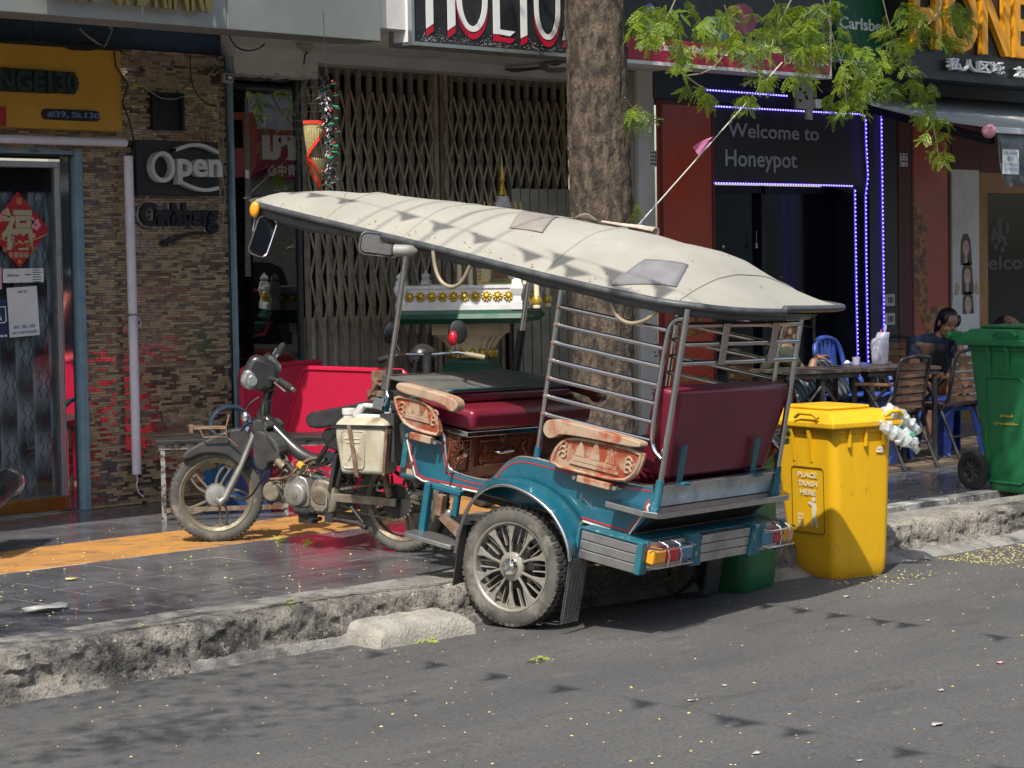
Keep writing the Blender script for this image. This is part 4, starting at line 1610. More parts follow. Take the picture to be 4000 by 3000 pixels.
TOPE = smooth_poly([(.835, .765), (.62, .765), (.585, .757), (.545, .625), (.515, .597), (.30, .596), (.262, .635), (.22, .70), (.165, .742), (.10, .757), (-.05, .758), (-.45, .757), (-.575, .772)], 2)
BOTE = [(-.60, .70), (-.55, .612), (-.49, .537), (-.236, .548), (.345, .545), (.672, .523), (.725, .537), (.80, .70)]
for s in (1, -1):
    b = MB()
    prism_side(b, TOPE + BOTE, s * .52, s * .545)
    pan = b.build('side_panel', M_['teal'], tk, bevel=.003)
    MB().tube([(x, s * .533, z + .006) for x, z in TOPE], .011, 8).build('top_trim', M_['steel'], pan, smooth=60)
    for m_, off, wd in (('stripe_red', .016, .007), ('stripe_white', .027, .008)):
        q = MB()
        L1 = [(-.592 + .02, .70), (-.545 + .012, .62), (-.488, .537), (-.236, .548)] if m_ == 'stripe_white' else [(-.57, .72), (-.528, .628), (-.482, .556), (-.236, .562)]
        L2 = [(.345, .548), (.668, .530), (.714, .543), (.79, .70)] if m_ == 'stripe_white' else [(.345, .561), (.660, .543), (.703, .553), (.775, .70)]
        for L_ in (L1, L2):
            for a, c in zip(L_, L_[1:]):
                q.bar((a[0], s * .546, a[1]), (c[0], s * .546, c[1]), .0016, wd, (0, 0, 1) if abs(a[0] - c[0]) > abs(a[1] - c[1]) else (1, 0, 0))
        if m_ == 'stripe_red':
            for a, c in zip(TOPE[8:], TOPE[9:]):
                q.bar((a[0], s * .546, a[1] - .014), (c[0], s * .546, c[1] - .014), .0016, .005, (0, 0, 1) if abs(a[0] - c[0]) > abs(a[1] - c[1]) else (1, 0, 0))
        q.build('pinstripe', M_[m_], pan)
    # side bumper
    q = MB()
    for k in range(3):
        q.bx(-.60, -.305, s * .598, s * .64, .403 + k * .043, .403 + k * .043 + .040)
    bp_ = q.build('side_bumper', M_['steel_worn'], tk, bevel=.003)
    q = MB()
    q.bx(-.60, -.30, s * .535, s * .645, .5335, .545)
    q.bx(-.302, -.285, s * .59, s * .647, .40, .533)
    q.build('bumper_cap', M_['teal_dull'], bp_, bevel=.003)
    b = MB()
    b.bx(-.632, -.6, s * .585, s * .648, .40, .548)
    b.build('corner_post', M_['teal_dull'], bp_, bevel=.006)
b = MB()
b.bx(-.50, .79, -.518, .518, .535, .56)
b.build('floor', M_['wood_pale'], tk)
b = MB()
b.bx(.80, .83, -.518, .518, .56, .90)
b.bx(.70, .81, -.53, .53, .525, .534)
b.build('front_bulkhead', M_['teal_dull'], tk)

# rear bumper with lamps
b = MB()
for k in range(3):
    b.bx(-.642, -.60, -.28, .16, .415 + k * .043, .415 + k * .043 + .040)
    b.bx(-.632, -.60, .26, .584, .415 + k * .043, .415 + k * .043 + .040)
    b.bx(-.632, -.60, -.584, -.36, .415 + k * .043, .415 + k * .043 + .040)
rb = b.build('rear_bumper', M_['steel_worn'], tk, bevel=.003)
b = MB()
for s, y in ((1, .16), (-1, -.28)):
    y2 = y + s * .09
    b.add([(-.655, y, .408), (-.655, y2, .408), (-.60, y2, .408), (-.60, y, .408), (-.655, y + s * .035, .555), (-.655, y2 + s * .035, .555), (-.60, y2 + s * .035, .555), (-.60, y + s * .035, .555)],
          [(0, 1, 2, 3), (7, 6, 5, 4), (0, 4, 5, 1), (1, 5, 6, 2), (2, 6, 7, 3), (3, 7, 4, 0)] if s < 0 else [(3, 2, 1, 0), (4, 5, 6, 7), (1, 5, 4, 0), (2, 6, 5, 1), (3, 7, 6, 2), (0, 4, 7, 3)])
b.bx(-.60, -.50, -.58, .58, .535, .545)
b.bx(-.60, -.55, -.58, .58, .402, .412)
b.build('bumper_bracket', M_['teal_dull'], rb, bevel=.004)
for s, y0, y1 in ((1, .275, .615), (-1, -.375, -.665)):
    w_ = (y1 - y0) / 3
    for k, (m_, c_) in enumerate((('blue_lens', 0), ('red_lens', 1), ('amber_lens', 2))):
        a, c = y0 + w_ * k, y0 + w_ * (k + 1) - s * .003
        q = MB().bx(-.672, -.633, min(a, c), max(a, c), .452, .515)
        q.build('tail_lamp', M_[m_], tk, bevel=.01, seg=3)
    g = MB()
    for zz in (.443, .524):
        g.tube([(-.634, y0 + .01 * s, zz), (-.688, y0 + .02 * s, zz), (-.69, y1 - .02 * s, zz), (-.65, y1 + .01 * s, zz)], .0045, 6)
    for t in (.42, .72):
        yy = y0 + (y1 - y0) * t
        g.tube([(-.634, yy, .545), (-.68, yy, .535), (-.693, yy - .008, .49), (-.69, yy - .004, .44)], .0045, 6)
    g.build('lamp_guard', M_['chrome'], tk, smooth=60)

# step shelf, back panel, sloping skirt
b = MB()
SH = [(-.40, .635), (-.60, .635), (-.655, .60), (-.665, .56), (-.665, -.56), (-.655, -.60), (-.60, -.635), (-.40, -.635), (-.40, -.55), (-.585, -.55), (-.585, .55), (-.40, .55)]
b.prism(SH[:], Matrix.Translation((0, 0, .654)), .028)
b.build('rear_step', M_['steel'], tk, bevel=.004)
b = MB()
b.add([(-.586, -.52, .684), (-.586, .52, .684), (-.60, .50, .775), (-.60, -.50, .775), (-.57, -.52, .684), (-.57, .52, .684), (-.58, .50, .775), (-.58, -.50, .775)], [(0, 3, 2, 1), (4, 5, 6, 7), (0, 1, 5, 4), (1, 2, 6, 5), (2, 3, 7, 6), (3, 0, 4, 7)])
b.bx(-.604, -.57, -.52, .52, .7755, .785)
b.build('back_panel', M_['steel_worn'], tk, bevel=.002)
b = MB()
b.add([(-.60, -.53, .652), (-.60, .53, .652), (-.50, .50, .548), (-.50, -.50, .548), (-.58, -.53, .652), (-.58, .53, .652), (-.48, .50, .548), (-.48, -.50, .548)], [(0, 1, 2, 3), (7, 6, 5, 4), (0, 4, 5, 1), (1, 5, 6, 2), (2, 6, 7, 3), (3, 7, 4, 0)])
b.build('rear_skirt', M_['dark_metal'], tk)

# wheels
def wheel(s):
    W0 = Matrix.Translation((.04, s * .607, .277)) @ Matrix(((1, 0, 0, 0), (0, 0, s, 0), (0, 1, 0, 0), (0, 0, 0, 1)))
    b = MB()
    b.lathe([(.198, -.035), (.225, -.046), (.252, -.045), (.268, -.036), (.270, -.02), (.2705, 0), (.270, .02), (.268, .036), (.252, .045), (.225, .046), (.205, .042), (.198, .035)], 56, W0, cap=False)
    hub = b.build('wheel', M_['tyre_dusty'], tk, smooth=50)
    b = MB()
    n = 52
    for k in range(n):
        a = 2 * math.pi * k / n
        for z0, z1, da, r1 in ((-.042, -.015, 0, .277), (-.011, .011, .5, .2785), (.015, .042, 0, .277)):
            aa = a + da * 2 * math.pi / n
            ha = .040
            vs = []
            for r_ in (.262, r1):
                for z_, sk in ((z0, -.012), (z1, .012)):
                    for q in (-ha, ha):
                        rr = r_ - (.007 if abs(z_) > .03 else 0)
                        vs.append(W0 @ V((rr * math.cos(aa + q + sk), rr * math.sin(aa + q + sk), z_)))
            b.add(vs, [(4, 5, 7, 6), (0, 4, 6, 2), (1, 3, 7, 5), (0, 1, 5, 4), (2, 6, 7, 3)])
    stuff(b.build('tread', M_['tyre'], hub))
    b = MB()
    b.lathe([(.204, .044), (.198, .043), (.192, .036), (.188, .0), (.188, -.035), (.198, -.042)], 56, W0, cap=False)
    for k in range(10):
        a = 2 * math.pi * k / 10 + .15
        pair = .10 if k % 2 else -.10
        rot = Matrix.Rotation(a, 4, 'Z')
        rh = .045
        def pt(r_, an):
            return (r_ * math.cos(an), r_ * math.sin(an))
        c0 = pair
        poly = [pt(rh, c0 - .14), pt(.11, c0 * .45 - .045), pt(.16, -.07), pt(.192, -.125), pt(.192, .125), pt(.16, .07), pt(.11, c0 * .45 + .045), pt(rh, c0 + .14)]
        b.prism(poly, W0 @ rot, .014, .018)
        for sg in (-1, 1):
            p2 = [pt(.10, sg * .14), pt(.10, sg * .18), pt(.19, sg * .26), pt(.19, sg * .215)]
            b.prism(p2, W0 @ rot, .02, -.012)
    b.lathe([(.066, .010), (.066, .030), (.05, .036), (.001, .036)], 24, W0, cap=False)
    b.build('rim', M_['alloy'], hub, bevel=.002)
    b = MB()
    b.lathe([(.043, .030), (.042, .044), (.034, .058), (.018, .062), (.016, .068), (.006, .069), (.001, .066)], 24, W0)
    b.build('hub_cap', M_['chrome'], hub, smooth=40)
    b = MB()
    b.lathe([(.001, -.02), (.10, -.02), (.11, -.03), (.11, -.07), (.001, -.075)], 24, W0)
    b.build('brake_drum', M_['dark_metal'], hub, smooth=40)
wheel(1)
wheel(-1)

# fenders, splash flap and mudguards
FO = [(.300, .165), (.312, .28), (.308, .40), (.268, .527), (.203, .604), (.124, .643), (.043, .652), (-.07, .631), (-.172, .586), (-.243, .523), (-.290, .45), (-.308, .392)]
FI = [(.345, .40), (.35, .46), (.345, .54), (.300, .605), (.235, .642), (.14, .662), (.05, .668), (-.04, .659), (-.135, .627), (-.215, .575), (-.26, .53), (-.285, .50)]
for s in (1, -1):
    P = []
    for (a, c), (e, g) in zip(FO, FI):
        P.append([(a, s * .70, c), (a, s * .692, c + .004), (a * .7 + e * .3, s * .65, c * .7 + g * .3 + .010), (a * .3 + e * .7, s * .60, c * .3 + g * .7 + .008), (e, s * .547, g)])
    P = P[2:]
    q = MB().grid(P)
    fe = q.build('fender', M_['teal'], tk, smooth=60, solid=.006)
    MB().tube(smooth_poly([(a, s * .702, c) for a, c in FO[1:]], 2), .0085, 8).build('fender_trim', M_['steel'], fe, smooth=60)
    q = MB().bx(.300, .306, s * .56, s * .70, .10, .41)
    q.build('splash_flap', M_['rubber'], fe)
    q = MB()
    q.add([(-.30, s * .53, .41), (-.30, s * .69, .41), (-.30, s * .69, .10), (-.30, s * .55, .10), (-.294, s * .53, .41), (-.294, s * .69, .41), (-.294, s * .69, .10), (-.294, s * .55, .10)],
          [(0, 1, 2, 3), (7, 6, 5, 4), (0, 4, 5, 1), (1, 5, 6, 2), (2, 6, 7, 3), (3, 7, 4, 0)])
    mf = q.build('mud_flap', M_['tread_plate'], tk)
    q = MB()
    for i in range(26):
        for j in range(9):
            yy, zz = .562 + j * .0145, .108 + i * .0115
            if yy > .68:
                continue
            sg = 1 if j % 2 else -1
            q.bar((-.3015, s * (yy - .005), zz - sg * .004), (-.3015, s * (yy + .005), zz + sg * .004), .003, .003)
    stuff(q.build('tread_ribs', M_['steel_worn'], mf))

# chassis, axle, leaf springs, steps
b = MB()
b.bx(-.58, .95, -.36, -.31, .47, .53).bx(-.58, .95, .31, .36, .47, .53)
for x in (-.5, -.1, .3, .7):
    b.bx(x, x + .05, -.308, .308, .48, .52)
b.build('chassis_rail', M_['dark_metal'], tk, bevel=.003)
b = MB()
b.cyl((.04, -.56, .277), (.04, .56, .277), .022, 12)
b.build('axle', M_['dark_metal'], tk, smooth=40)
for s in (1, -1):
    q = MB()
    for k in range(4):
        L_ = .42 - k * .08
        pts = [(.04 + L_ * (t / 6 - 1), s * .40, .30 + k * -.009 + .07 * (t / 6 - 1) ** 2 * (L_ / .42)) for t in range(13)]
        for a, c in zip(pts, pts[1:]):
            q.bar(a, c, .045, .007)
    q.build('leaf_spring', M_['rust'], tk)
    q = MB()
    q.box((.60, s * .58, .42), (.035, .04, .24)).box((.445, s * .56, .48), (.03, .03, .14))
    q.box((.52, s * .56, .525), (.20, .04, .03))
    st_ = q.build('step_bracket', M_['teal'], tk, bevel=.008)
    q = MB()
    q.prism(smooth_poly([(.335, .54), (.335, .69), (.40, .70), (.58, .70), (.635, .69), (.64, .62), (.62, .54)], 1, True), Matrix.Diagonal((1, s, 1, 1)) @ Matrix.Translation((0, 0, .285)), .022)
    q.build('step_plate', M_['steel_worn'], st_, bevel=.004)
    q = MB().bx(.50, .535, min(s * .556, s * .60), max(s * .556, s * .60), .40, .50)
    q.build('rusty_box', M_['rust'], st_, bevel=.004)
    MB().bar((.50, s * .57, .40), (.36, s * .58, .33), .05, .03).build('rusty_strut', M_['rust'], st_)
    MB().ball((.48, s * .56, .41), (.022, .018, .028), 10, 8).build('lamp_bulb', M_['lens_clear'], st_, smooth=180)
    for x, z in ((.55, .525), (.74, .60), (.44, .70)):
        MB().cyl((x, s * .546, z), (x, s * .556, z), .009, 6).build('bolt', M_['steel'], pan)
# tow bar reaching forward over the motorcycle seat
b = MB()
b.tube([(.85, .30, .56), (1.05, .22, .62), (1.18, .08, .66), (1.20, 0, .70)], .02, 8)
b.tube([(.85, -.30, .56), (1.05, -.22, .62), (1.18, -.08, .66), (1.20, 0, .70)], .02, 8)
b.build('tow_bar', M_['dark_metal'], tk, smooth=60)

# posts and rails
pst = {}
for s in (1, -1):
    MB().tube([(.965, s * .52, .86), (.962, s * .52, 1.60)], .0135, 10).build('front_post', M_['steel'], tk, smooth=60)
    if s < 0:
        MB().tube([(.965, -.52, .90), (.963, -.52, 1.18)], .022, 10).build('post_sleeve', M_['rubber'], tk, smooth=60)
    MB().tube([(.065, s * .52, .82), (.065, s * .52, 1.60)], .0135, 10).build('middle_post', M_['steel'], tk, smooth=60)
    MB().tube([(.065, s * .52, .745), (.065, s * .52, .82)], .0165, 10).build('post_socket', M_['teal'], tk, smooth=60)
    MB().tube([(-.60, s * .53, .80), (-.602, s * .525, 1.60)], .0145, 10).build('rear_post', M_['steel'], tk, smooth=60)
    MB().tube([(-.602, s * .54, .665), (-.60, s * .53, .81)], .019, 10).tube([(-.62, s * .54, .668), (-.59, s * .54, .668)], .026, 8).build('post_socket', M_['teal_dull'], tk, smooth=60)
    MB().tube(smooth_poly([(-.598, s * .525, 1.528), (-.545, s * .522, 1.515), (-.515, s * .52, 1.46), (-.513, s * .52, 1.2), (-.515, s * .52, .985), (-.535, s * .522, .93), (-.596, s * .525, .895)], 2), .012, 8).build('hoop', M_['steel'], tk, smooth=60)
    for k in range(7):
        z = 1.463 - .0818 * k
        MB().tube([(.065, s * .52, z), (-.513, s * .52, z - .003)], .0105, 8).build('side_rail', M_['steel'], tk, smooth=60)
        q = MB().ball((.062, s * .52, z), .0165, 8, 6)
        q.build('weld', M_['rust'], tk, smooth=180)
    # clamp at the foot of the front post
    q = MB()
    q.cyl((.965, s * .52, .80), (.965, s * .52, .87), .021, 12)
    cl = q.build('post_clamp', M_['teal_dull'], tk, smooth=50)
    q = MB().box((.985, s * .53, .835), (.06, .05, .055)).tube([(.95, s * .545, .90), (.93, s * .55, .88), (.95, s * .55, .83)], .008, 6)
    q.build('clamp_plate', M_['chrome'], cl, bevel=.005)
for z in (1.498, 1.413, 1.328):
    MB().tube([(-.603, .525, z), (-.603, -.525, z)], .0125, 8).build('rear_rail', M_['steel'], tk, smooth=60)
for y in (.19, -.26):
    MB().bx(-.622, -.617, y - .028, y + .028, 1.32, 1.507).build('rail_strap', M_['steel_worn'], tk, bevel=.003)
b = MB()
b.tube([(.965, .52, 1.595), (.965, -.52, 1.595)], .012, 8)
b.tube([(.065, .52, 1.595), (.065, -.52, 1.595)], .012, 8)
b.tube([(-.60, .52, 1.575), (-.60, -.52, 1.575)], .012, 8)
for s in (1, -1):
    b.tube([(-.62, s * .525, 1.58), (.965, s * .52, 1.60), (1.7, s * .40, 1.62), (2.3, s * .16, 1.625)], .012, 8)
b.build('roof_frame', M_['dark_metal'], tk, smooth=60)

# canvas roof
EDGE = [(-.79, 0, 1.59), (-.788, .12, 1.59), (-.775, .25, 1.59), (-.742, .38, 1.59), (-.69, .465, 1.59), (-.63, .525, 1.59), (-.54, .578, 1.587), (-.4, .592, 1.586), (-.2, .598, 1.588), (.05, .598, 1.594), (.35, .585, 1.604), (.66, .555, 1.614), (.95, .52, 1.619), (1.2, .485, 1.622), (1.5, .445, 1.626), (1.75, .405, 1.629), (1.95, .36, 1.631), (2.10, .32, 1.633), (2.18, .275, 1.635), (2.24, .20, 1.637), (2.27, .10, 1.638), (2.28, 0, 1.638)]
CR = [(-.79, 1.592), (-.70, 1.65), (-.60, 1.705), (-.50, 1.758), (-.42, 1.79), (-.30, 1.806), (0, 1.822), (.4, 1.825), (.8, 1.818), (1.16, 1.803), (1.5, 1.782), (1.78, 1.757), (2.05, 1.722), (2.17, 1.70), (2.25, 1.66), (2.28, 1.639)]
def crown(x):
    for (a, c), (e, g) in zip(CR, CR[1:]):
        if x <= e:
            t = (x - a) / (e - a)
            return c + (g - c) * t
    return CR[-1][1]
ED = smooth_poly(EDGE, 1)
def yneg(e):
    T_ = [(-.79, 0), (-.788, .30), (-.775, .53), (-.75, .635), (-.66, .64), (-.5, .625), (-.3, .603)]
    if e[0] > -.3:
        return e[1]
    for (a, c), (g, h_) in zip(T_, T_[1:]):
        if e[0] <= g:
            return c + (h_ - c) * max(0, (e[0] - a) / (g - a))
    return e[1]


def roof_pt(e, v):
    h = crown(e[0]) - e[2]
    z = e[2] + h * (1 - abs(v) ** 2.1)
    z += (.006 * noise.noise(V((e[0] * 4, v * 3, 0))) + .003 * noise.noise(V((e[0] * 11, v * 5, 4)))) * (1 - v * v) - .007 * (1 - v * v) * math.sin(e[0] * 8.2) ** 2
    yy = e[1] if v >= 0 else yneg(e)
    return V((e[0], yy * v, z + (.014 * max(0, -v) * max(0, min(1, (-.4 - e[0]) / .3)))))
P = [[roof_pt(e, -1 + 2 * j / 40) for j in range(41)] for e in ED]
rf = MB().grid(P).build('canvas_roof', M_['canvas'], tk, smooth=180)
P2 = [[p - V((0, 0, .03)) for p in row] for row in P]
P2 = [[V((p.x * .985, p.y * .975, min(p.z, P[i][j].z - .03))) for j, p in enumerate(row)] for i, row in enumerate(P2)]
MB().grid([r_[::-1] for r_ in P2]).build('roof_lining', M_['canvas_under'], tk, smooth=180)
ring_ = [V((x, y, z - .004)) for x, y, z in ED] + [V((x, -yneg((x, y, z)), z - .004 + .014 * max(0, min(1, (-.4 - x) / .3)))) for x, y, z in ED[::-1]]
MB().tube(ring_, .0165, 8, closed=True).build('roof_edge', M_['edge_rubber'], tk, smooth=60)
# sagging valance under the edge
P = []
for x, y, z in ED:
    d_ = .03 + .02 * noise.noise(V((x * 3.3, y, 0))) + (.022 * math.exp(-((x - 1.75) / .35) ** 2) if x > 1 else .008)
    P.append([(x * .992, y * .985, z - .01), (x * .988, y * .965, z - .01 - d_)])
for s in (1, -1):
    MB().grid([[(x, y * s, z) for x, y, z in row] for row in P]).build('valance', M_['edge_rubber'], tk, smooth=180, solid=.004)
# seams over the ribs
for x_ in (-.57, .08, .96, 1.62):
    k_ = min(range(len(ED)), key=lambda i: abs(ED[i][0] - x_))
    MB().tube([roof_pt(ED[k_], v_ / 12) + V((0, 0, .001)) for v_ in range(-12, 13)], .0045, 6).build('seam', M_['canvas'], rf, smooth=60)
# sewn patches follow the roof
def roof_patch(name, corners, m_):
    n = 8
    vs = []
    for i in range(n + 1):
        row = []
        for j in range(n + 1):
            u, t = i / n, j / n
            a = V(corners[0]).lerp(V(corners[1]), u)
            c = V(corners[3]).lerp(V(corners[2]), u)
            q = a.lerp(c, t)
            # find edge width at x
            for e1, e2 in zip(ED[12:], ED[13:]):
                if e1[0] <= q.x <= e2[0]:
                    k = (q.x - e1[0]) / (e2[0] - e1[0])
                    e = V(e1).lerp(V(e2), k)
                    break
            else:
                e = V(ED[14])
            p = roof_pt((q.x, e.y, e.z), max(-1, min(1, q.y / e.y)))
            row.append(p + V((0, 0, .004)))
        vs.append(row)
    return MB().grid(vs).build(name, M_[m_], rf, smooth=180, solid=.003)
roof_patch('patch', [(-.25, .36), (-.44, .30), (-.50, .475), (-.23, .575)], 'patch_grey')
roof_patch('patch', [(.53, .33), (.70, -.02), (.50, -.04), (.34, .33)], 'patch_brown')
# newspaper and scrap lying on the roof belong to no one: separate things further down

# seats
def cushion(name, x0, x1, y0, y1, z0, z1, bev, parent=tk):
    return MB().bx(x0, x1, y0, y1, z0, z1).build(name, M_['vinyl'], parent, smooth=40, bevel=bev, seg=4)
bc = MB()
bc.add([(-.555, -.49, .79), (-.555, .41, .79), (-.42, .43, .80), (-.42, -.47, .80), (-.60, -.56, 1.205), (-.60, .48, 1.205), (-.47, .50, 1.205), (-.47, -.54, 1.205)], [(3, 2, 1, 0), (4, 5, 6, 7), (0, 1, 5, 4), (1, 2, 6, 5), (2, 3, 7, 6), (3, 0, 4, 7)])
bc.build('seat_back', M_['vinyl'], tk, smooth=40, bevel=.025, seg=4)
cushion('seat_cushion', -.415, .0, -.49, .49, .66, .80, .03)
for y in (.33, -.33):
    MB().bar((-.578, y, .775), (-.597, y + .03, .955), .045, .008, (1, 0, 0)).bx(-.62, -.58, y - .035, y + .03, .776, .79).build('seat_bracket', M_['teal_dull'], tk, bevel=.003)
cushion('bench_cushion', .455, .80, -.50, .505, .803, .905, .03)
cushion('bench_back', .605, .80, -.505, .50, .906, .957, .018)
b = MB()
b.bx(.505, .80, -.515, .515, .56, .775)
bb = b.build('bench_box', M_['wood_dark'], tk, bevel=.004)
b = MB()
b.bx(.468, .80, -.515, .515, .776, .802)
b.build('bench_rim', M_['steel'], tk, bevel=.003)
RX = Matrix(((0, 0, -1, .5045), (-1, 0, 0, 0), (0, 1, 0, 0), (0, 0, 0, 1)))   # face looking back: local x = -y
q = MB()
def outline(poly, r_, z0=.004):
    q.tube([RX @ V((x, y, z0)) for x, y in poly], r_, 6, closed=True)
outline([(-.37, .625), (-.37, .745), (.04, .745), (.04, .625)], .006)
outline([(-.60, .605), (-.60, .755), (-.44, .755), (-.43, .605)], .006)
outline([(.10, .625), (.10, .745), (.42, .745), (.42, .625)], .006)
for sg, xc in ((-1, -.335), (1, .005)):
    q.tube([RX @ V((xc + sg * .018 * math.sin(t * .8), .635 + .012 * t, .006)) for t in range(9)], .007, 6)
q.tube([RX @ V((-.31 + .03 * t, .632 - .006 * math.sin(t * .314), .005)) for t in range(11)], .006, 6)
q.build('carving', M_['wood_carved'], bb, smooth=60)
text('ដើម្បីជីវិត', RX, -.315, -.015, .65, .715, M_['wood_carved'], 'carved_letters', bb, .010, .001, .02)
q = MB()
for k in range(12):
    a = k * .5236
    c = V((-.515, .70))
    q.tube([RX @ V((c.x + r_ * math.cos(a + r_ * 4) * .9, c.y + r_ * math.sin(a + r_ * 4) * .62, .006)) for r_ in (.02, .04, .06, .078)], [.008, .009, .008, .004], 6)
q.ball(RX @ V((-.515, .665, .012)), (.014, .03, .022), 10, 8)
q.build('carved_mask', M_['wood_carved'], bb, smooth=60)
MB().tube([RX @ V((x, .69, z)) for x, z in ((-.235, .0), (-.235, .03), (-.225, .036), (-.125, .036), (-.115, .03), (-.115, 0))], .007, 8).build('handle', M_['chrome'], bb, smooth=60)
MB().lathe([(.018, 0), (.018, .005), (.008, .007), (.001, .005)], 14, RX @ Matrix.Translation((-.175, .748, 0))).build('lock', M_['steel'], bb, smooth=40)
b = MB()
b.bx(.60, 1.0, -.535, .53, .958, .972)
b.bx(.97, 1.0, -.53, .53, .90, .957)
b.build('front_lid', M_['lid_grey'], tk, bevel=.003)
MB().bx(.5995, .62, -.1, .5, .9721, .976).build('lid_edging', M_['teal_dull'], tk)

# carved armrests
def armrest(poly, barpoly, relief, s, brk, temple):
    q = MB()
    pl = smooth_poly(poly, 1, True)
    prism_side(q, pl, s * .585, s * .605)
    ar = q.build('armrest_panel', M_['wood_red'], tk, bevel=.003)
    q = MB()
    q.tube([(cx_, s * .606, cz_) for cx_, cz_ in [(x * .93 + relief[0] * .07, z * .93 + relief[1] * .07) for x, z in pl]], .0085, 6, closed=True)
    q.build('raised_border', M_['wood_pale'], ar, smooth=60)
    q = MB()
    for sg in (-1, 1):
        for k in range(3):
            c = (relief[0] + sg * relief[2], relief[1] + (k - 1) * relief[3] * .45)
            q.tube([(c[0] + sg * .02 * math.cos(t * .7) * (1 - t / 11), s * .607, c[1] + .022 * math.sin(t * .7) * (1 - t / 11)) for t in range(9)], [.006] * 9, 6)
    q.build('carved_scroll', M_['wood_pale'], ar, smooth=60)
    q = MB()
    x0, z0, sc = temple
    prism_side(q, [(x0 - 1.0 * sc, z0), (x0 + 1.0 * sc, z0), (x0 + .98 * sc, z0 + .12 * sc), (x0 - .98 * sc, z0 + .12 * sc)], s * .604, s * .613)
    prism_side(q, [(x0 - .92 * sc, z0 + .14 * sc), (x0 + .92 * sc, z0 + .14 * sc), (x0 + .9 * sc, z0 + .30 * sc), (x0 - .9 * sc, z0 + .30 * sc)], s * .604, s * .612)
    for dx, hh_ in ((-.62, .55), (0, .72), (.62, .55)):
        prism_side(q, [(x0 + (dx - .2) * sc, z0 + .32 * sc), (x0 + (dx + .2) * sc, z0 + .32 * sc), (x0 + (dx + .15) * sc, z0 + (.32 + hh_ * .4) * sc), (x0 + (dx + .05) * sc, z0 + (.32 + hh_ * .8) * sc), (x0 + dx * sc, z0 + (.32 + hh_) * sc), (x0 + (dx - .05) * sc, z0 + (.32 + hh_ * .8) * sc), (x0 + (dx - .15) * sc, z0 + (.32 + hh_ * .4) * sc)], s * .604, s * .613)
    q.build('temple_carving', M_['wood_pale'], ar)
    q = MB()
    prism_side(q, smooth_poly(barpoly, 2, True), s * .565, s * .635)
    q.build('armrest_bar', M_['wood_pale' if s > 0 else 'wood_dark'], tk, bevel=.012, seg=3)
    x0, x1, z0, z1 = brk
    q = MB().bx(x0, x1, min(s * .58, s * .62), max(s * .58, s * .62), z0, z1)
    q.build('armrest_block', M_['wood_pale'], ar, bevel=.004)
    q = MB()
    q.bx(x0 - .035, x1 + .035, min(s * .546, s * .58), max(s * .546, s * .58), z0 + .006, z0 + .014)
    for xx in (x0 - .02, x1 + .02):
        q.cyl((xx, s * .58, z0 + .012), (xx, s * .612, z0 + .012), .010, 8)
    q.build('block_bolt', M_['steel_worn'], ar)
for s in (1, -1):
    armrest([(.862, .905), (.72, .912), (.64, .90), (.585, .85), (.548, .768), (.62, .764), (.715, .766), (.79, .79), (.845, .86)],
            [(.835, .965), (.80, .975), (.52, .968), (.475, .955), (.462, .925), (.478, .898), (.51, .895), (.535, .915), (.60, .922), (.83, .925)],
            (.70, .84, .095, .05), s, (.60, .725, .722, .755), (.70, .815, .075))
    armrest([(-.055, .765), (-.062, .82), (-.09, .875), (-.14, .915), (-.30, .928), (-.545, .932), (-.545, .88), (-.52, .815), (-.465, .772), (-.25, .764)],
            [(-.04, .972), (-.10, .982), (-.52, .975), (-.535, .96), (-.53, .942), (-.12, .928), (-.085, .895), (-.05, .888), (-.022, .91), (-.02, .945)],
            (-.30, .85, .17, .05), s, (-.40, -.225, .728, .757), (-.30, .80, .13))
# loops of hose for passengers to hold
for pts in ([(-.225, 1.575), (-.24, 1.50), (-.29, 1.462), (-.36, 1.458), (-.44, 1.50), (-.49, 1.575)], [(.785, 1.60), (.76, 1.52), (.715, 1.462), (.65, 1.447), (.595, 1.48), (.56, 1.57)]):
    for s in (1, -1):
        MB().tube(smooth_poly([(x, s * .55, z) for x, z in pts], 2), .0095, 8).build('hand_loop', M_['hose'], tk, smooth=60)
MB().tube(smooth_poly([(-.63, -.60, 1.53), (-.635, -.615, 1.44), (-.64, -.63, 1.40), (-.635, -.62, 1.44), (-.625, -.60, 1.52)], 1), .006, 6).build('hanging_strap', M_['lid_grey'], tk, smooth=60)
MB().ball((-.60, -.58, 1.555), (.05, .045, .035), 12, 8).build('rolled_cloth', M_['lid_grey'], tk, smooth=180)
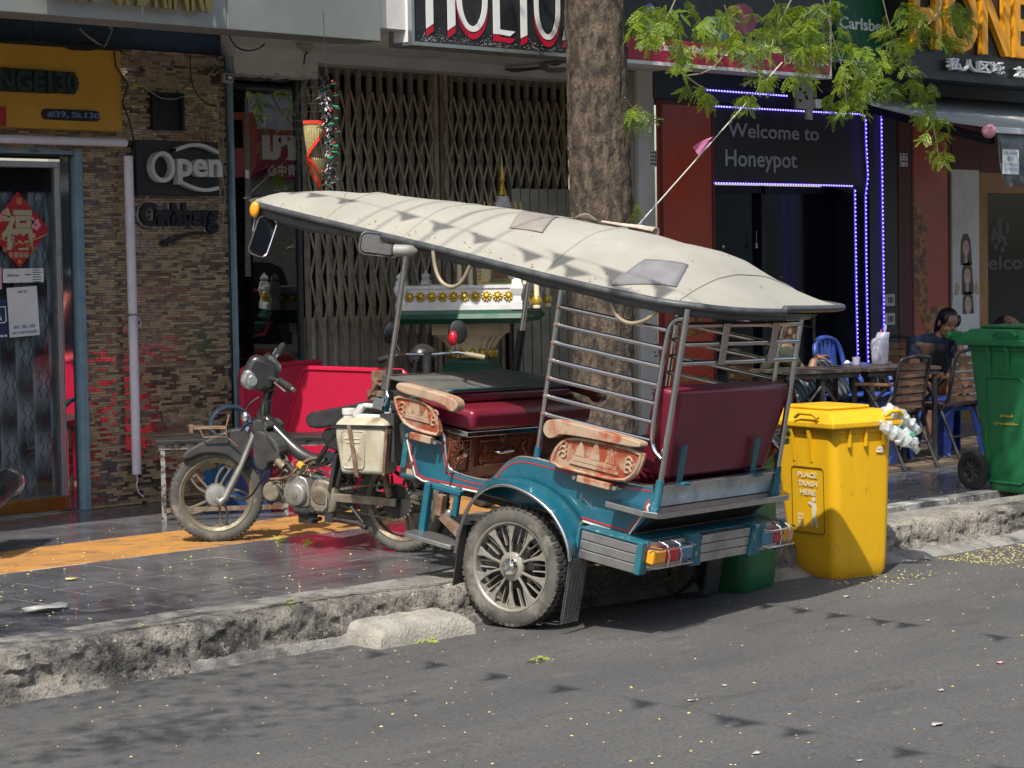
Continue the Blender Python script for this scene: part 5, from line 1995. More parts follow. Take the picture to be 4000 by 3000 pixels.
# mirrors, reflector, bottle under the roof edge
def mirror(name, c, w_, h_, rot):
    o = bpy.data.objects.new(name, None)
    COL.objects.link(o)
    return o
def rr(w_, h_, r_, n=5):
    pts = []
    for cx_, cz_, a0 in ((w_ - r_, h_ - r_, 0), (-w_ + r_, h_ - r_, 90), (-w_ + r_, -h_ + r_, 180), (w_ - r_, -h_ + r_, 270)):
        for k in range(n):
            a = R(a0 + 90 * k / (n - 1))
            pts.append((cx_ + r_ * math.cos(a), cz_ + r_ * math.sin(a)))
    return pts
mk('mirror', (.8, .8, .8), .02, metal=1)
for (c, w_, h_, nx, up_, lab) in (((2.06, .30, 1.475), .05, .10, V((-.75, .55, .1)), V((-.5, .1, 1)), 0), ((1.14, .50, 1.575), .10, .052, V((-.75, .62, -.08)), V((0, 0, 1)), 1)):
    nx = nx.normalized()
    xa_ = up_.cross(nx).normalized()
    ua = nx.cross(xa_)
    Mm = Matrix((xa_, ua, nx)).transposed().to_4x4()
    Mm.translation = V(c)
    q = MB().prism(rr(w_, h_, .03), Mm, .02, -.022)
    mo = q.build('mirror', M_['rubber'], tk, bevel=.006)
    MB().prism(rr(w_ - .008, h_ - .008, .025), Mm, .002, -.0015).build('mirror_glass', M_['mirror'], mo)
    MB().tube([Mm @ V((x * 1.0, y, .001)) for x, y in rr(w_, h_, .03)], .005, 6, closed=True).build('mirror_rim', M_['chrome'], mo, smooth=60)
    MB().tube([Mm @ V((-w_ * .9, 0, -.02)), V(c) + V((.05, .02, .03)), V(c) + V((.06, 0, .15))] if not lab else [Mm @ V((0, 0, -.02)), V(c) + V((.03, -.02, .05))], .008, 6).build('mirror_arm', M_['steel'], mo, smooth=60)
MB().ball((2.10, .34, 1.605), (.03, .02, .042), 12, 8).build('amber_reflector', M_['amber_lens'], tk, smooth=180)
q = MB().lathe([(.001, .065), (.010, .06), (.024, .04), (.027, .018), (.028, -.05), (.001, -.052)], 16, Matrix.Translation((.95, .55, 1.575)) @ Matrix.Rotation(R(-82), 4, 'Y') @ Matrix.Rotation(R(20), 4, 'X'))
q.build('horn_cup', M_['lid_pale'], tk, smooth=50)

# ================================================================ MOTORCYCLE
mk('moto_black', (.018, .018, .019), .3, c2=(.03, .03, .031), sc=6, coat=.3, spot=[((.10, .095, .085), 9, .62, .78)])
mk('moto_matte', (.028, .028, .029), .62, c2=(.05, .049, .047), sc=7, spot=[((.14, .135, .125), 12, .62, .76)])
mk('alu_cast', (.40, .39, .37), .45, metal=.7, c2=(.27, .25, .22), sc=14, spot=[((.13, .10, .07), 22, .6, .72)], bump=.2, bsc=90)
mk('alu_dirty', (.26, .225, .17), .6, metal=.35, c2=(.17, .14, .10), sc=18, spot=[((.07, .05, .035), 22, .58, .7)], bump=.25, bsc=90)
mk('rim_gold', (.22, .185, .125), .5, metal=.5, c2=(.15, .125, .085), sc=16)
mk('can_white', (.50, .465, .37), .42, c2=(.42, .37, .26), sc=8, spot=[((.24, .155, .07), 9, .54, .70), ((.12, .08, .045), 42, .64, .72)], sub=.1)
mk('can_cap', (.60, .59, .56), .4)
mk('seat_black', (.02, .02, .021), .48, c2=(.032, .032, .033), sc=9, bump=.2, bsc=120)
mk('yellow_plastic', (.62, .38, .05), .4)
mk('pink_plastic', (.56, .017, .062), .33, c2=(.50, .015, .055), sc=3, bump=.05, bsc=30)
MA, MBp = V((7.783, 8.30, K)), V((7.459, 9.47, K))
mf_ = (MBp - MA).normalized()
ml_ = V((0, 0, 1)).cross(mf_)
MM = frame(MA, mf_, ml_, (0, 0, 1))
mo = thing('motorcycle', 'stripped black step-through motorcycle hitched to the teal carriage', 'motorcycle', M=MM)
hs = V((-.785, .62, 0)).normalized()
ST = MM.inverted() @ frame(MBp, hs, V((0, 0, 1)).cross(hs), (0, 0, 1))


def tyre_wheel(cx, r, wd, T, mt, spokes, name, rimm):
    """wheel in the x-z plane of frame T, axle along y"""
    W0 = T @ Matrix.Translation((cx, 0, r)) @ Matrix(((1, 0, 0, 0), (0, 0, 1, 0), (0, 1, 0, 0), (0, 0, 0, 1)))
    q = MB()
    ri = r - .055
    q.lathe([(ri, -wd * .7), (ri + .018, -wd), (r - .012, -wd * .9), (r - .003, -wd * .55), (r, 0), (r - .003, wd * .55), (r - .012, wd * .9), (ri + .018, wd), (ri, wd * .7)], 48, W0, cap=False)
    wh = q.build(name, M_[mt], mo, smooth=60)
    q = MB()
    n = 60
    for k in range(n):
        a = 2 * math.pi * k / n
        for sg in (-1, 1):
            vs = []
            for rr in (r - .006, r + .0025):
                for z_, da in ((sg * .004, 0), (sg * wd * .8, .05)):
                    for d_ in (-.026, .026):
                        r2 = rr - (.006 if abs(z_) > wd * .5 else 0)
                        vs.append(W0 @ V((r2 * math.cos(a + da + d_), r2 * math.sin(a + da + d_), z_)))
            q.add(vs, [(4, 5, 7, 6), (0, 4, 6, 2), (1, 3, 7, 5), (0, 1, 5, 4), (2, 6, 7, 3)])
    stuff(q.build('tread', M_['tyre'], wh))
    q = MB()
    q.lathe([(ri + .004, -wd * .75), (ri - .012, -wd * .6), (ri - .017, 0), (ri - .012, wd * .6), (ri + .004, wd * .75), (ri - .004, wd * .8), (ri - .022, wd * .5), (ri - .024, 0), (ri - .022, -wd * .5), (ri - .004, -wd * .8), (ri + .004, -wd * .75)], 48, W0, cap=False)
    for k in range(spokes):
        a = 2 * math.pi * k / spokes + .5
        rot = Matrix.Rotation(a, 4, 'Z')
        for sg in (-1, 1):
            pts = []
            for t in range(7):
                u = t / 6
                rr = .045 + (ri - .062) * u
                pts.append((rr, sg * (.010 + .018 * math.sin(u * 2.6) * .6) + .05 * u * u, ))
            w_ = .0065
            poly = [(x * math.cos(0), y - w_) for x, y in pts] + [(x, y + w_) for x, y in pts[::-1]]
            q.prism(poly, W0 @ rot, .012, -.006)
        q.prism([(ri - .05, .03), (ri - .02, .02), (ri - .02, .09), (ri - .045, .07)], W0 @ rot, .014, -.007)
    q.build('rim', M_[rimm], wh, bevel=.0015)
    q = MB()
    q.lathe([(.001, -.05), (.04, -.05), (.062, -.03), (.062, .032), (.056, .045), (.03, .05), (.001, .052)], 24, W0)
    q.build('hub', M_['alu_cast'], wh, smooth=40)
    return wh


tyre_wheel(0, .25, .032, ST, 'tyre_dusty', 5, 'front_wheel', 'rim_gold')
rw_ = tyre_wheel(.045, .26, .036, Matrix(), 'tyre_dusty', 5, 'rear_wheel', 'rim_gold')


def smb():
    q = MB()
    q.T = ST
    return q
for s in (1, -1):
    q = smb()
    q.tube([(.0, s * .075, .235), (-.02, s * .078, .215), (-.045, s * .078, .24), (-.13, s * .078, .40)], [.018, .022, .021, .019], 10)
    q.tube([(-.13, s * .078, .40), (-.235, s * .07, .64)], .016, 10)
    q.build('fork_leg', M_['alu_cast'], mo, smooth=60)
q = smb()
q.tube([(-.225, 0, .60), (-.30, 0, .82)], .026, 12)
q.bar((-.235, -.085, .645), (-.235, .085, .645), .06, .03)
q.build('steering_stem', M_['moto_black'], mo, smooth=50)
q = smb()
fp = [(.186, .452), (.15, .495), (.083, .532), (-.02, .578), (-.117, .610), (-.175, .585), (-.19, .52), (-.188, .395), (-.141, .392), (-.10, .43), (-.069, .461), (0, .478), (.07, .478), (.151, .444)]
prism_side(q, smooth_poly(fp, 1, True), -.062, .062)
q.build('front_mudguard', M_['moto_matte'], mo, smooth=35, bevel=.022, seg=4)
q = smb()
for y in (-.09, -.045, 0, .045, .09):
    q.tube([(.125, y, .612), (-.058, y, .608), (-.075, y, .672)], .004, 6)
for pts in ([(-.058, -.095, .608), (-.058, .095, .608)], [(-.076, -.095, .672), (-.076, .095, .672)], [(.10, -.095, .612), (.10, .095, .612)], [(.06, .09, .565), (-.06, .09, .565), (-.12, .09, .51)], [(.06, .09, .565), (.08, .09, .612)], [(-.06, .09, .565), (-.06, .09, .608)]):
    q.tube(pts, .0045, 6)
q.bx(.115, .135, -.02, .10, .59, .628)
q.build('front_rack', M_['rust'], mo)
# cowl with headlamp and gauge, handlebars
q = smb()
prism_side(q, smooth_poly([(-.15, .86), (-.165, .93), (-.205, .995), (-.27, .985), (-.345, .935), (-.345, .86), (-.31, .795), (-.22, .80)], 1, True), -.088, .088)
cowl = q.build('handlebar_cowl', M_['moto_black'], mo, smooth=40, bevel=.03, seg=4)
q = smb()
prism_side(q, smooth_poly([(-.136, .845), (-.15, .905), (-.19, .935), (-.24, .875), (-.225, .812), (-.17, .808)], 1, True), -.093, .093)
q.build('headlamp', M_['lens_clear'], mo, smooth=40, bevel=.03, seg=4)
q = smb()
prism_side(q, smooth_poly([(-.185, .895), (-.235, .872), (-.225, .83), (-.175, .828)], 1, True), .088, .0965)
prism_side(q, smooth_poly([(-.185, .895), (-.235, .872), (-.225, .83), (-.175, .828)], 1, True), -.0965, -.088)
q.build('indicator_lens', M_['aluminium'], cowl, bevel=.004)
q = MB()
gm_ = ST @ Matrix.Translation((-.318, .015, .945)) @ Matrix.Rotation(R(-58), 4, 'Y') @ Matrix.Rotation(R(-25), 4, 'X')
q.lathe([(.055, -.04), (.057, .0), (.05, .008), (.046, .002), (.001, .002)], 24, gm_, sx=1.15)
q.build('gauge', [M_['moto_black']], cowl, smooth=30)
q = MB()
q.lathe([(.045, .004), (.02, .010), (.001, .011)], 20, gm_, sx=1.15)
q.build('gauge_glass', M_['lens_clear'], cowl, smooth=60)
for s, e0, e1 in ((1, (-.345, .19, .862), (-.405, .315, .822)), (-1, (-.345, -.17, .985), (-.376, -.29, 1.028))):
    q = smb()
    q.tube([(-.28, s * .05, .87 if s > 0 else .93), e0], .011, 8)
    q.build('handlebar', M_['chrome'], mo, smooth=60)
    q = smb()
    a, c = V(e0), V(e1)
    n = 14
    q.tube([a.lerp(c, t / n) for t in range(n + 1)], [.017 + (.002 if t % 2 else 0) for t in range(n + 1)], 12)
    q.build('grip', M_['rubber'], mo, smooth=40)
    q = smb()
    q.tube([c, c + (c - a).normalized() * .018], [.013, .010], 10)
    q.tube([a, a + V((.03, s * .02, -.01)), c + V((.035, -s * .02, -.015))], .005, 6)
    q.build('lever', M_['alu_cast'], mo, smooth=60)
# frame: backbone, down tube, rear loops
q = MB()
q.tube(smooth_poly([(.885, 0, .66), (.78, 0, .57), (.68, 0, .485), (.58, 0, .445), (.48, 0, .47)], 2), .036, 12)
q.tube([(.90, 0, .60), (.875, 0, .76)], .03, 12)
q.tube([(.40, .075, .33), (.33, .08, .52), (.20, .08, .64)], .017, 8).tube([(.40, -.075, .33), (.33, -.08, .52), (.20, -.08, .64)], .017, 8)
q.tube([(.52, .07, .45), (.40, .085, .60), (-.02, .085, .70)], .014, 8).tube([(.52, -.07, .45), (.40, -.085, .60), (-.02, -.085, .70)], .014, 8)
q.bar((.43, .09, .26), (.37, .10, .50), .05, .02, (1, 0, 0))
q.build('frame', M_['moto_black'], mo, smooth=60)
# air box plates behind the missing leg shield
q = MB()
prism_side(q, smooth_poly([(.885, .60), (.84, .61), (.76, .575), (.72, .52), (.725, .455), (.80, .445), (.805, .405), (.865, .40), (.89, .46)], 1, True), .03, .12)
q.build('air_box', M_['moto_matte'], mo, bevel=.012, seg=3)
q = MB()
prism_side(q, smooth_poly([(.92, .655), (.86, .67), (.80, .63), (.84, .60), (.90, .58)], 1, True), -.07, .09)
q.build('head_bracket', M_['moto_matte'], mo, bevel=.008)
# engine
q = MB()
for k in range(9):
    x = .675 + k * .012
    q.box((x, .02, .287), (.005, .13, .105 - .01 * (k % 2)))
q.tube([(.65, .02, .287), (.80, .02, .292)], .042, 14)
q.build('cylinder', M_['alu_dirty'], mo, smooth=30)
q = MB()
q.tube([(.785, -.03, .292), (.785, .11, .292), (.785, .118, .292)], [.052, .052, .046], 20)
q.bx(.77, .83, -.03, .09, .245, .34)
q.build('cylinder_head', M_['alu_dirty'], mo, smooth=40, bevel=.006)
q = MB()
prism_side(q, smooth_poly([(.70, .30), (.675, .37), (.62, .395), (.54, .36), (.535, .235), (.56, .215), (.65, .215), (.69, .25)], 1, True), -.08, .125)
q.tube([(.61, .12, .285), (.61, .147, .285), (.61, .152, .285)], [.062, .06, .05], 24)
q.build('crankcase', M_['alu_cast'], mo, smooth=35, bevel=.007)
q = MB()
q.lathe([(.02, 0), (.02, .004), (.016, .005), (.001, .004)], 16, Matrix.Translation((.61, .152, .285)) @ Matrix(((1, 0, 0, 0), (0, 0, 1, 0), (0, 1, 0, 0), (0, 0, 0, 1))))
q.build('timing_cap', M_['alu_dirty'], mo, smooth=40)
q = MB()
prism_side(q, smooth_poly([(.535, .355), (.47, .37), (.395, .345), (.385, .21), (.42, .185), (.55, .195)], 1, True), -.08, .115)
q.tube([(.47, .11, .28), (.47, .128, .275)], [.065, .05], 16)
q.build('gearbox_cover', M_['alu_dirty'], mo, smooth=35, bevel=.012)
q = MB()
q.tube(smooth_poly([(.70, .10, .40), (.74, .10, .365), (.83, .10, .35), (.845, .10, .29), (.82, .10, .235), (.79, .09, .225)], 2), .007, 8)
q.tube(smooth_poly([(.75, .12, .345), (.72, .13, .30), (.69, .13, .25)], 1), .005, 6)
q.build('breather_hose', M_['rubber'], mo, smooth=60)
q = MB()
q.tube(smooth_poly([(.77, .13, .36), (.70, .14, .365), (.64, .14, .38), (.59, .14, .43), (.54, .12, .47), (.50, .10, .475)], 2), .007, 8)
q.build('fuel_hose', M_['rust'], mo, smooth=60)
q = MB().box((.575, .14, .44), (.035, .03, .03), Matrix.Rotation(R(-35), 3, 'Y'))
q.build('fuel_filter', M_['yellow_plastic'], mo, bevel=.006)
for pts, m_, r_ in (([(.735, .12, .455), (.69, .12, .425)], 'alu_dirty', .021), ([(.60, .12, .40), (.565, .12, .435)], 'alu_dirty', .018), ([(.70, .09, .44), (.66, .08, .40)], 'rubber', .02)):
    MB().tube(pts, r_, 12).build('carburettor_part', M_[m_], mo, smooth=60)
q = MB()
q.tube([(.62, .13, .205), (.52, .15, .20), (.50, .16, .215)], .018, 10)
q.build('gear_pedal', M_['rubber'], mo, smooth=60)
q = MB()
q.tube([(.56, .10, .20), (.48, .13, .20), (.43, .13, .23), (.43, .12, .28)], .007, 8)
q.build('kick_lever', M_['chrome'], mo, smooth=60)
q = MB()
q.box((.55, .12, .165), (.10, .03, .05)).box((.42, .11, .17), (.05, .03, .045)).cyl((.50, .08, .16), (.50, .18, .16), .012, 8)
q.tube([(.41, .11, .165), (.25, .12, .15), (.19, .13, .13)], .013, 8)
q.tube([(.30, .10, .23), (.22, .11, .15)], .009, 8)
q.build('foot_stand', M_['dark_metal'], mo, smooth=50)
q = MB()
q.tube([(.84, -.12, .24), (.70, -.14, .17), (.45, -.14, .15), (-.1, -.14, .24)], [.018, .018, .022, .036], 10)
q.build('exhaust', M_['alu_dirty'], mo, smooth=60)
# swing arm, chain, sprocket, shocks
for s in (1, -1):
    MB().bar((.41, s * .095, .275), (.03, s * .095, .262), .022, .042).build('swing_arm', M_['alu_dirty'], mo, bevel=.004)
    q = MB()
    q.tube([(.06, s * .11, .29), (.09, s * .105, .42)], .018, 10)
    q.tube([(.09, s * .105, .42), (.14, s * .10, .60)], .012, 10)
    for k in range(9):
        u = k / 9
        q.lathe([(.022, -.004), (.027, 0), (.022, .004)], 10, Matrix.Translation((.09 + .045 * u, s * .105, .43 + .14 * u)), cap=False)
    q.build('shock_absorber', M_['rust'], mo, smooth=60)
q = MB()
SW = Matrix.Translation((.045, .06, .262)) @ Matrix(((1, 0, 0, 0), (0, 0, 1, 0), (0, 1, 0, 0), (0, 0, 0, 1)))
n = 36
q.prism([((.092 if k % 2 else .083) * math.cos(k * math.pi / n), (.092 if k % 2 else .083) * math.sin(k * math.pi / n)) for k in range(2 * n)], SW, .006)
q.build('sprocket', M_['dark_metal'], mo)
q = MB()
pts = [(.385, .064, .315), (.25, .064, .335), (.06, .064, .352)]
for k in range(12):
    a = R(80 - k * -15)
    pts.append((.045 + .09 * math.cos(a), .064, .262 + .09 * math.sin(a)))
pts += [(.05, .064, .170), (.25, .064, .195), (.385, .064, .235)]
for a, c in zip(pts, pts[1:]):
    a, c = V(a), V(c)
    L_ = max(1, int((c - a).length / .013))
    for k in range(L_):
        p = a.lerp(c, (k + .5) / L_)
        q.box(p, (.010, .012 if k % 2 else .008, .010))
q.build('chain', M_['alu_dirty'], mo)
# saddle, side panel, rack clamp behind the saddle
q = MB()
prism_side(q, smooth_poly([(.57, .66), (.562, .705), (.45, .725), (.30, .75), (.20, .775), (-.05, .78), (-.06, .72), (.20, .70), (.40, .635), (.54, .622)], 1, True), -.105, .105)
q.build('saddle', M_['seat_black'], mo, smooth=40, bevel=.028, seg=4)
q = MB()
prism_side(q, smooth_poly([(.50, .62), (.36, .64), (.10, .69), (-.1, .70), (-.12, .60), (.22, .52), (.44, .50)], 1, True), -.08, .09)
q.build('side_cover', M_['moto_black'], mo, bevel=.015)
q = MB()
q.box((.16, .0, .80), (.10, .14, .05)).tube([(.17, .06, .80), (.15, .06, .90)], .022, 10).tube([(.17, -.06, .80), (.15, -.06, .90)], .022, 10)
q.box((.13, 0, .90), (.09, .16, .05)).tube([(.12, .02, .92), (.10, .02, .99), (.06, .02, 1.02), (.02, 0, 1.0)], .01, 8)
q.tube([(.2, .07, .79), (.14, .08, .86), (.07, .06, .84)], .012, 8)
q.build('hitch_clamp', M_['rust'], mo, bevel=.006)
MB().bar((-.02, 0, .80), (.18, 0, .82), .06, .05).build('hitch_arm', M_['dark_metal'], mo)
q = MB()
q.box((-.02, .16, .60), (.03, .10, .24)).box((.02, .20, .64), (.05, .02, .16))
q.build('carrier_plate', M_['moto_matte'], mo)
# small round lamp and cables by the steering head
for pts in ([(.88, .06, .78), (.93, .10, .74), (.94, .10, .66), (.90, .08, .58)], [(.87, .04, .74), (.84, .10, .66), (.80, .12, .60), (.76, .12, .53), (.72, .11, .47)], [(.90, .05, .66), (.96, .08, .63), (1.0, .06, .60)], [(.80, .13, .40), (.86, .14, .30), (.92, .13, .25), (1.0, .10, .24), (1.05, .08, .25)], [(.55, .10, .42), (.45, .11, .44), (.40, .10, .48)], [(.52, .12, .43), (.47, .13, .42), (.42, .12, .40)]):
    MB().tube(smooth_poly(pts, 2), .0055, 6).build('control_cable', M_['wire'], mo, smooth=60)
q = MB().ball((.945, .10, .68), (.028, .02, .028), 12, 8)
q.build('horn', M_['chrome'], mo, smooth=180)
q = MB()
for k in range(46):
    p = V((rnd.uniform(.42, .84), rnd.uniform(.02, .11), rnd.uniform(.30, .46)))
    d_ = V((rnd.uniform(-1, 1), rnd.uniform(-.4, .4), rnd.uniform(-1, 1))).normalized() * rnd.uniform(.01, .035)
    q.tube([p - d_, p + d_], rnd.uniform(.003, .009), 6)
stuff(q.build('engine_fitting', M_['alu_dirty'], mo, smooth=60))
q = MB()
for k in range(34):
    p = V((rnd.uniform(.02, .42), rnd.uniform(-.05, .07), rnd.uniform(.33, .58)))
    d_ = V((rnd.uniform(-1, 1), rnd.uniform(-.4, .4), rnd.uniform(-1, 1))).normalized() * rnd.uniform(.02, .07)
    q.tube([p - d_, p + d_], rnd.uniform(.006, .016), 6)
stuff(q.build('frame_fitting', M_['dark_metal'], mo, smooth=60))

# jerry can in a strap carrier on the near side of the motorcycle
jc = thing('jerry_can', 'stained white plastic jerry can strapped beside the motorcycle saddle', 'jerry can', M=MM @ Matrix.Translation((.135, .18, .395)))
q = MB()
q.add([(-.125, -.075, .02), (.125, -.075, .02), (.125, .075, .02), (-.125, .075, .02), (-.15, -.08, .20), (.15, -.08, .20), (.15, .08, .20), (-.15, .08, .20), (-.152, -.08, .272), (.152, -.08, .272), (.152, .08, .272), (-.152, .08, .272), (-.11, -.03, .305), (.145, -.03, .30), (.145, .03, .30), (-.11, .03, .305)],
      [(3, 2, 1, 0), (0, 1, 5, 4), (1, 2, 6, 5), (2, 3, 7, 6), (3, 0, 4, 7), (4, 5, 9, 8), (5, 6, 10, 9), (6, 7, 11, 10), (7, 4, 8, 11), (8, 9, 13, 12), (9, 10, 14, 13), (10, 11, 15, 14), (11, 8, 12, 15), (12, 13, 14, 15)])
q.build('can_body', M_['can_white'], jc, smooth=50, bevel=.028, seg=4)
q = MB()
pr = [(-.13, .29), (-.125, .355), (-.03, .37), (.045, .36), (.06, .33), (.075, .295)]
hole = [(-.085, .325), (-.08, .345), (0, .345), (.0, .325)]
q.bar((-.12, 0, .29), (-.118, 0, .352), .035, .03, (1, 0, 0)).bar((-.13, 0, .355), (.03, 0, .362), .036, .022).bar((.03, 0, .362), (.075, 0, .30), .036, .035, (1, 0, 1))
q.bar((-.12, 0, .30), (.07, 0, .305), .036, .03)
q.build('can_handle', M_['can_cap'], jc, smooth=50, bevel=.01, seg=3)
q = MB()
q.lathe([(.030, .295), (.031, .315), (.036, .316), (.036, .342), (.033, .345), (.001, .346)], 22, Matrix.Translation((.112, 0, 0)))
q.build('can_cap', M_['can_cap'], jc, smooth=40)
q = MB()
q.bx(-.165, .165, .078, .086, .250, .268).bx(-.165, -.157, -.08, .0779, .25, .268).bx(.157, .165, -.08, .0779, .25, .268)
q.build('carrier_band', M_['dark_metal'], jc)
q = MB()
q.bar((.058, .088, .268), (.02, .083, .015), .006, .022, (1, 0, 0)).bar((.02, .083, .01), (.02, -.08, .012), .022, .006)
q.bar((-.160, .082, .26), (-.135, .08, .02), .006, .016, (1, 0, 0))
q.build('carrier_strap', M_['rust'], jc)
q = MB()
q.tube([(x, .0785, z) for x, z in [(.105, .06), (.11, .22), (.10, .235), (-.02, .235), (-.03, .22), (-.02, .06), (-.01, .05), (.09, .05)]], .004, 6, closed=True)
for a, c in (((.09, .20), (-.0, .20)), ((.085, .18), (.0, .18)), ((.07, .09), (.03, .16)), ((.03, .16), (.0, .10))):
    q.tube([(a[0], .0785, a[1]), (c[0], .0785, c[1])], .005, 6)
q.build('embossed_panel', M_['can_white'], jc, smooth=60)

# ================================================================ PAVEMENT THINGS NEAR THE BARS
zt_ = .66
A = onZ(605, 1722, zt_)
Bq = onZ(1272, 1703, zt_)
dirx = (Bq - A).normalized()
diry = V((-dirx.y, dirx.x, 0))
tb = thing('low_bench', 'low black topped bench on chipped steel legs behind the front wheel', 'bench', M=frame((A.x, A.y, K), dirx, diry, (0, 0, 1)))
L_ = (Bq - A).length + .35
MB().bx(0, L_, 0, .36, zt_ - K - .022, zt_ - K).build('bench_top', M_['seat_black'], tb, bevel=.003)
mk('chipped_steel', (.30, .29, .27), .6, c2=(.05, .05, .05), sc=26, lo=.45, hi=.55, metal=.2)
q = MB()
q.bx(.02, L_ - .02, .02, .045, zt_ - K - .055, zt_ - K - .0225).bx(.02, L_ - .02, .32, .345, zt_ - K - .055, zt_ - K - .0225)
q.build('apron', M_['chipped_steel'], tb)
for x in (.03, L_ - .06, L_ * .55):
    for y in (.025, .32):
        MB().bx(x, x + .026, y, y + .026, 0, zt_ - K - .0555).build('leg', M_['chipped_steel'], tb)
q = MB()
q.bx(.057, L_ * .55, .025, .05, .05, .075)
q.build('stretcher', M_['rust'], tb)

def rpanel(name, label, pts, Y, lean, m_, th):
    o = thing(name, label, 'plastic panel', M=frame((0, Y, 0), (1, 0, 0), (0, lean, 1), V((1, 0, 0)).cross(V((0, lean, 1)))))
    W_ = []
    for px, py in pts:
        p = onY(px, py, Y)
        W_.append((p.x, p.z))
    n = len(W_)
    out = []
    for i in range(n):
        a, c, e = V(W_[i - 1]), V(W_[i]), V(W_[(i + 1) % n])
        r_ = .06
        p0 = c + (a - c).normalized() * r_
        p1 = c + (e - c).normalized() * r_
        for t in range(6):
            u = t / 5
            out.append(tuple(p0 * (1 - u) ** 2 + c * 2 * u * (1 - u) + p1 * u * u))
    q = MB()
    q.prism(out, Matrix(), th, -th)
    q.build('sheet', m_, o, bevel=.012, seg=3)
    ins = []
    cx_ = sum(p[0] for p in out) / len(out)
    cz_ = sum(p[1] for p in out) / len(out)
    q = MB()
    q.tube([((x - cx_) * .95 + cx_, (z - cz_) * .95 + cz_, .002) for x, z in out], .008, 6, closed=True)
    q.build('rim_rib', m_, o, smooth=60)
    return o
rpanel('plastic_sheet', 'shaded crimson plastic sheet standing along the wall at left', [(939, 1432), (1262, 1400), (1275, 1830), (950, 1830)], 11.2, .0, M_['pink_plastic'], .03)
pb_ = thing('plastic_sheet', 'sunlit crimson plastic sheet standing on edge behind the black bench', 'plastic panel', (9.0, 0, 0))
def corner_round(W_, r_=.06):
    out, n = [], len(W_)
    for i in range(n):
        a, c, e = V(W_[i - 1]), V(W_[i]), V(W_[(i + 1) % n])
        p0, p1 = c + (a - c).normalized() * r_, c + (e - c).normalized() * r_
        out += [tuple(p0 * (1 - t / 5) ** 2 + c * 2 * t / 5 * (1 - t / 5) + p1 * (t / 5) ** 2) for t in range(6)]
    return out
YZ = Matrix(((0, 0, 1, 0), (1, 0, 0, 0), (0, 1, 0, 0), (0, 0, 0, 1)))
pol = corner_round([(9.61, .2), (10.95, .2), (10.56, 1.04), (9.63, 1.04)])
MB().prism(pol, YZ, .03).build('sheet', M_['pink_plastic'], pb_, bevel=.012, seg=3)
MB().tube([(-.002, (y - 10.2) * .95 + 10.2, (z - .6) * .95 + .6) for y, z in pol], .006, 6, closed=True).build('rim_rib', M_['pink_plastic'], pb_, smooth=60)
# coil of blue hose and a blue bucket of bottles on the bench and floor
p = onY(900, 1640, 10.6)
q = MB()
for k in range(4):
    q.tube([(p.x + .15 * math.cos(a * .35) * (1 - k * .04), p.y + .01 * k, p.z - .02 + .10 * math.sin(a * .35)) for a in range(18)], .012, 8, closed=True)
mk('hose_blue', (.09, .17, .24), .45)
tag(q.build('hose_coil', M_['hose_blue'], smooth=60), 'coil of grey blue hose hung behind the motorcycle rack', 'hose')
bw = thing('water_crate', 'blue plastic crate of bottles on the floor under the bench', 'crate', onZ(930, 1972, K))
mk('crate_blue', (.02, .12, .30), .4)
q = MB()
q.bx(-.16, .16, -.12, -.11, 0, .22).bx(-.16, .16, .11, .12, 0, .22).bx(-.16, -.15, -.109, .109, 0, .22).bx(.15, .16, -.109, .109, 0, .22).bx(-.149, .149, -.109, .109, 0, .01)
q.build('crate_body', M_['crate_blue'], bw)
for x in (-.09, 0, .09):
    for y in (-.05, .05):
        MB().lathe([(.034, .012), (.035, .2), (.014, .26), (.014, .29), (.001, .291)], 12, Matrix.Translation((x, y, 0))).build('bottle', M_['crate_blue'], bw, smooth=50)
# cut stump of concrete behind the rear wheel
p = onZ(1640, 2080, K)
q = MB()
q.lathe([(.07, 0), (.075, .05), (.07, .16), (.062, .19), (.03, .192), (.001, .19)], 18)
q.v = [(x * (1 + .12 * noise.noise(V((x * 20, y * 20, z * 9)))), y * (1 + .1 * noise.noise(V((x * 20, y * 20, z * 9 + 4)))), z) for x, y, z in q.v]
o = q.build('concrete_stump', M_['block'], smooth=60)
o.location = p + V((.05, .05, 0))
tag(o, 'short rough concrete stump behind the rear motorcycle wheel', 'stump')

# rear end of a scooter cut by the left edge
sc_ = thing('scooter', 'tail of a dark scooter with chrome exhaust cut by left edge', 'scooter', (6.35, 10.05, K), R(45))
SW2 = Matrix.Translation((.0, 0, .235)) @ Matrix(((1, 0, 0, 0), (0, 0, 1, 0), (0, 1, 0, 0), (0, 0, 0, 1)))
q = MB()
q.lathe([(.15, -.035), (.17, -.045), (.215, -.043), (.235, -.02), (.237, 0), (.235, .02), (.215, .043), (.17, .045), (.15, .035)], 40, SW2, cap=False)
q.build('rear_wheel', M_['tyre'], sc_, smooth=50)
q = MB()
q.lathe([(.001, .02), (.06, .03), (.15, .03), (.152, .0), (.06, -.03), (.001, -.03)], 30, SW2)
q.build('rim', M_['moto_matte'], sc_, smooth=40)
q = MB()
q.tube([(-.36, -.12, .27), (-.1, -.13, .30), (.10, -.13, .34), (.22, -.13, .355)], [.03, .05, .062, .062], 14)
q.build('exhaust', M_['moto_black'], sc_, smooth=60)
q = MB()
q.tube([(.215, -.13, .355), (.235, -.13, .356)], [.066, .07], 18).tube([(.236, -.13, .356), (.24, -.13, .356)], [.03, .028], 14)
q.build('exhaust_tip', M_['chrome'], sc_, smooth=40)
q = MB()
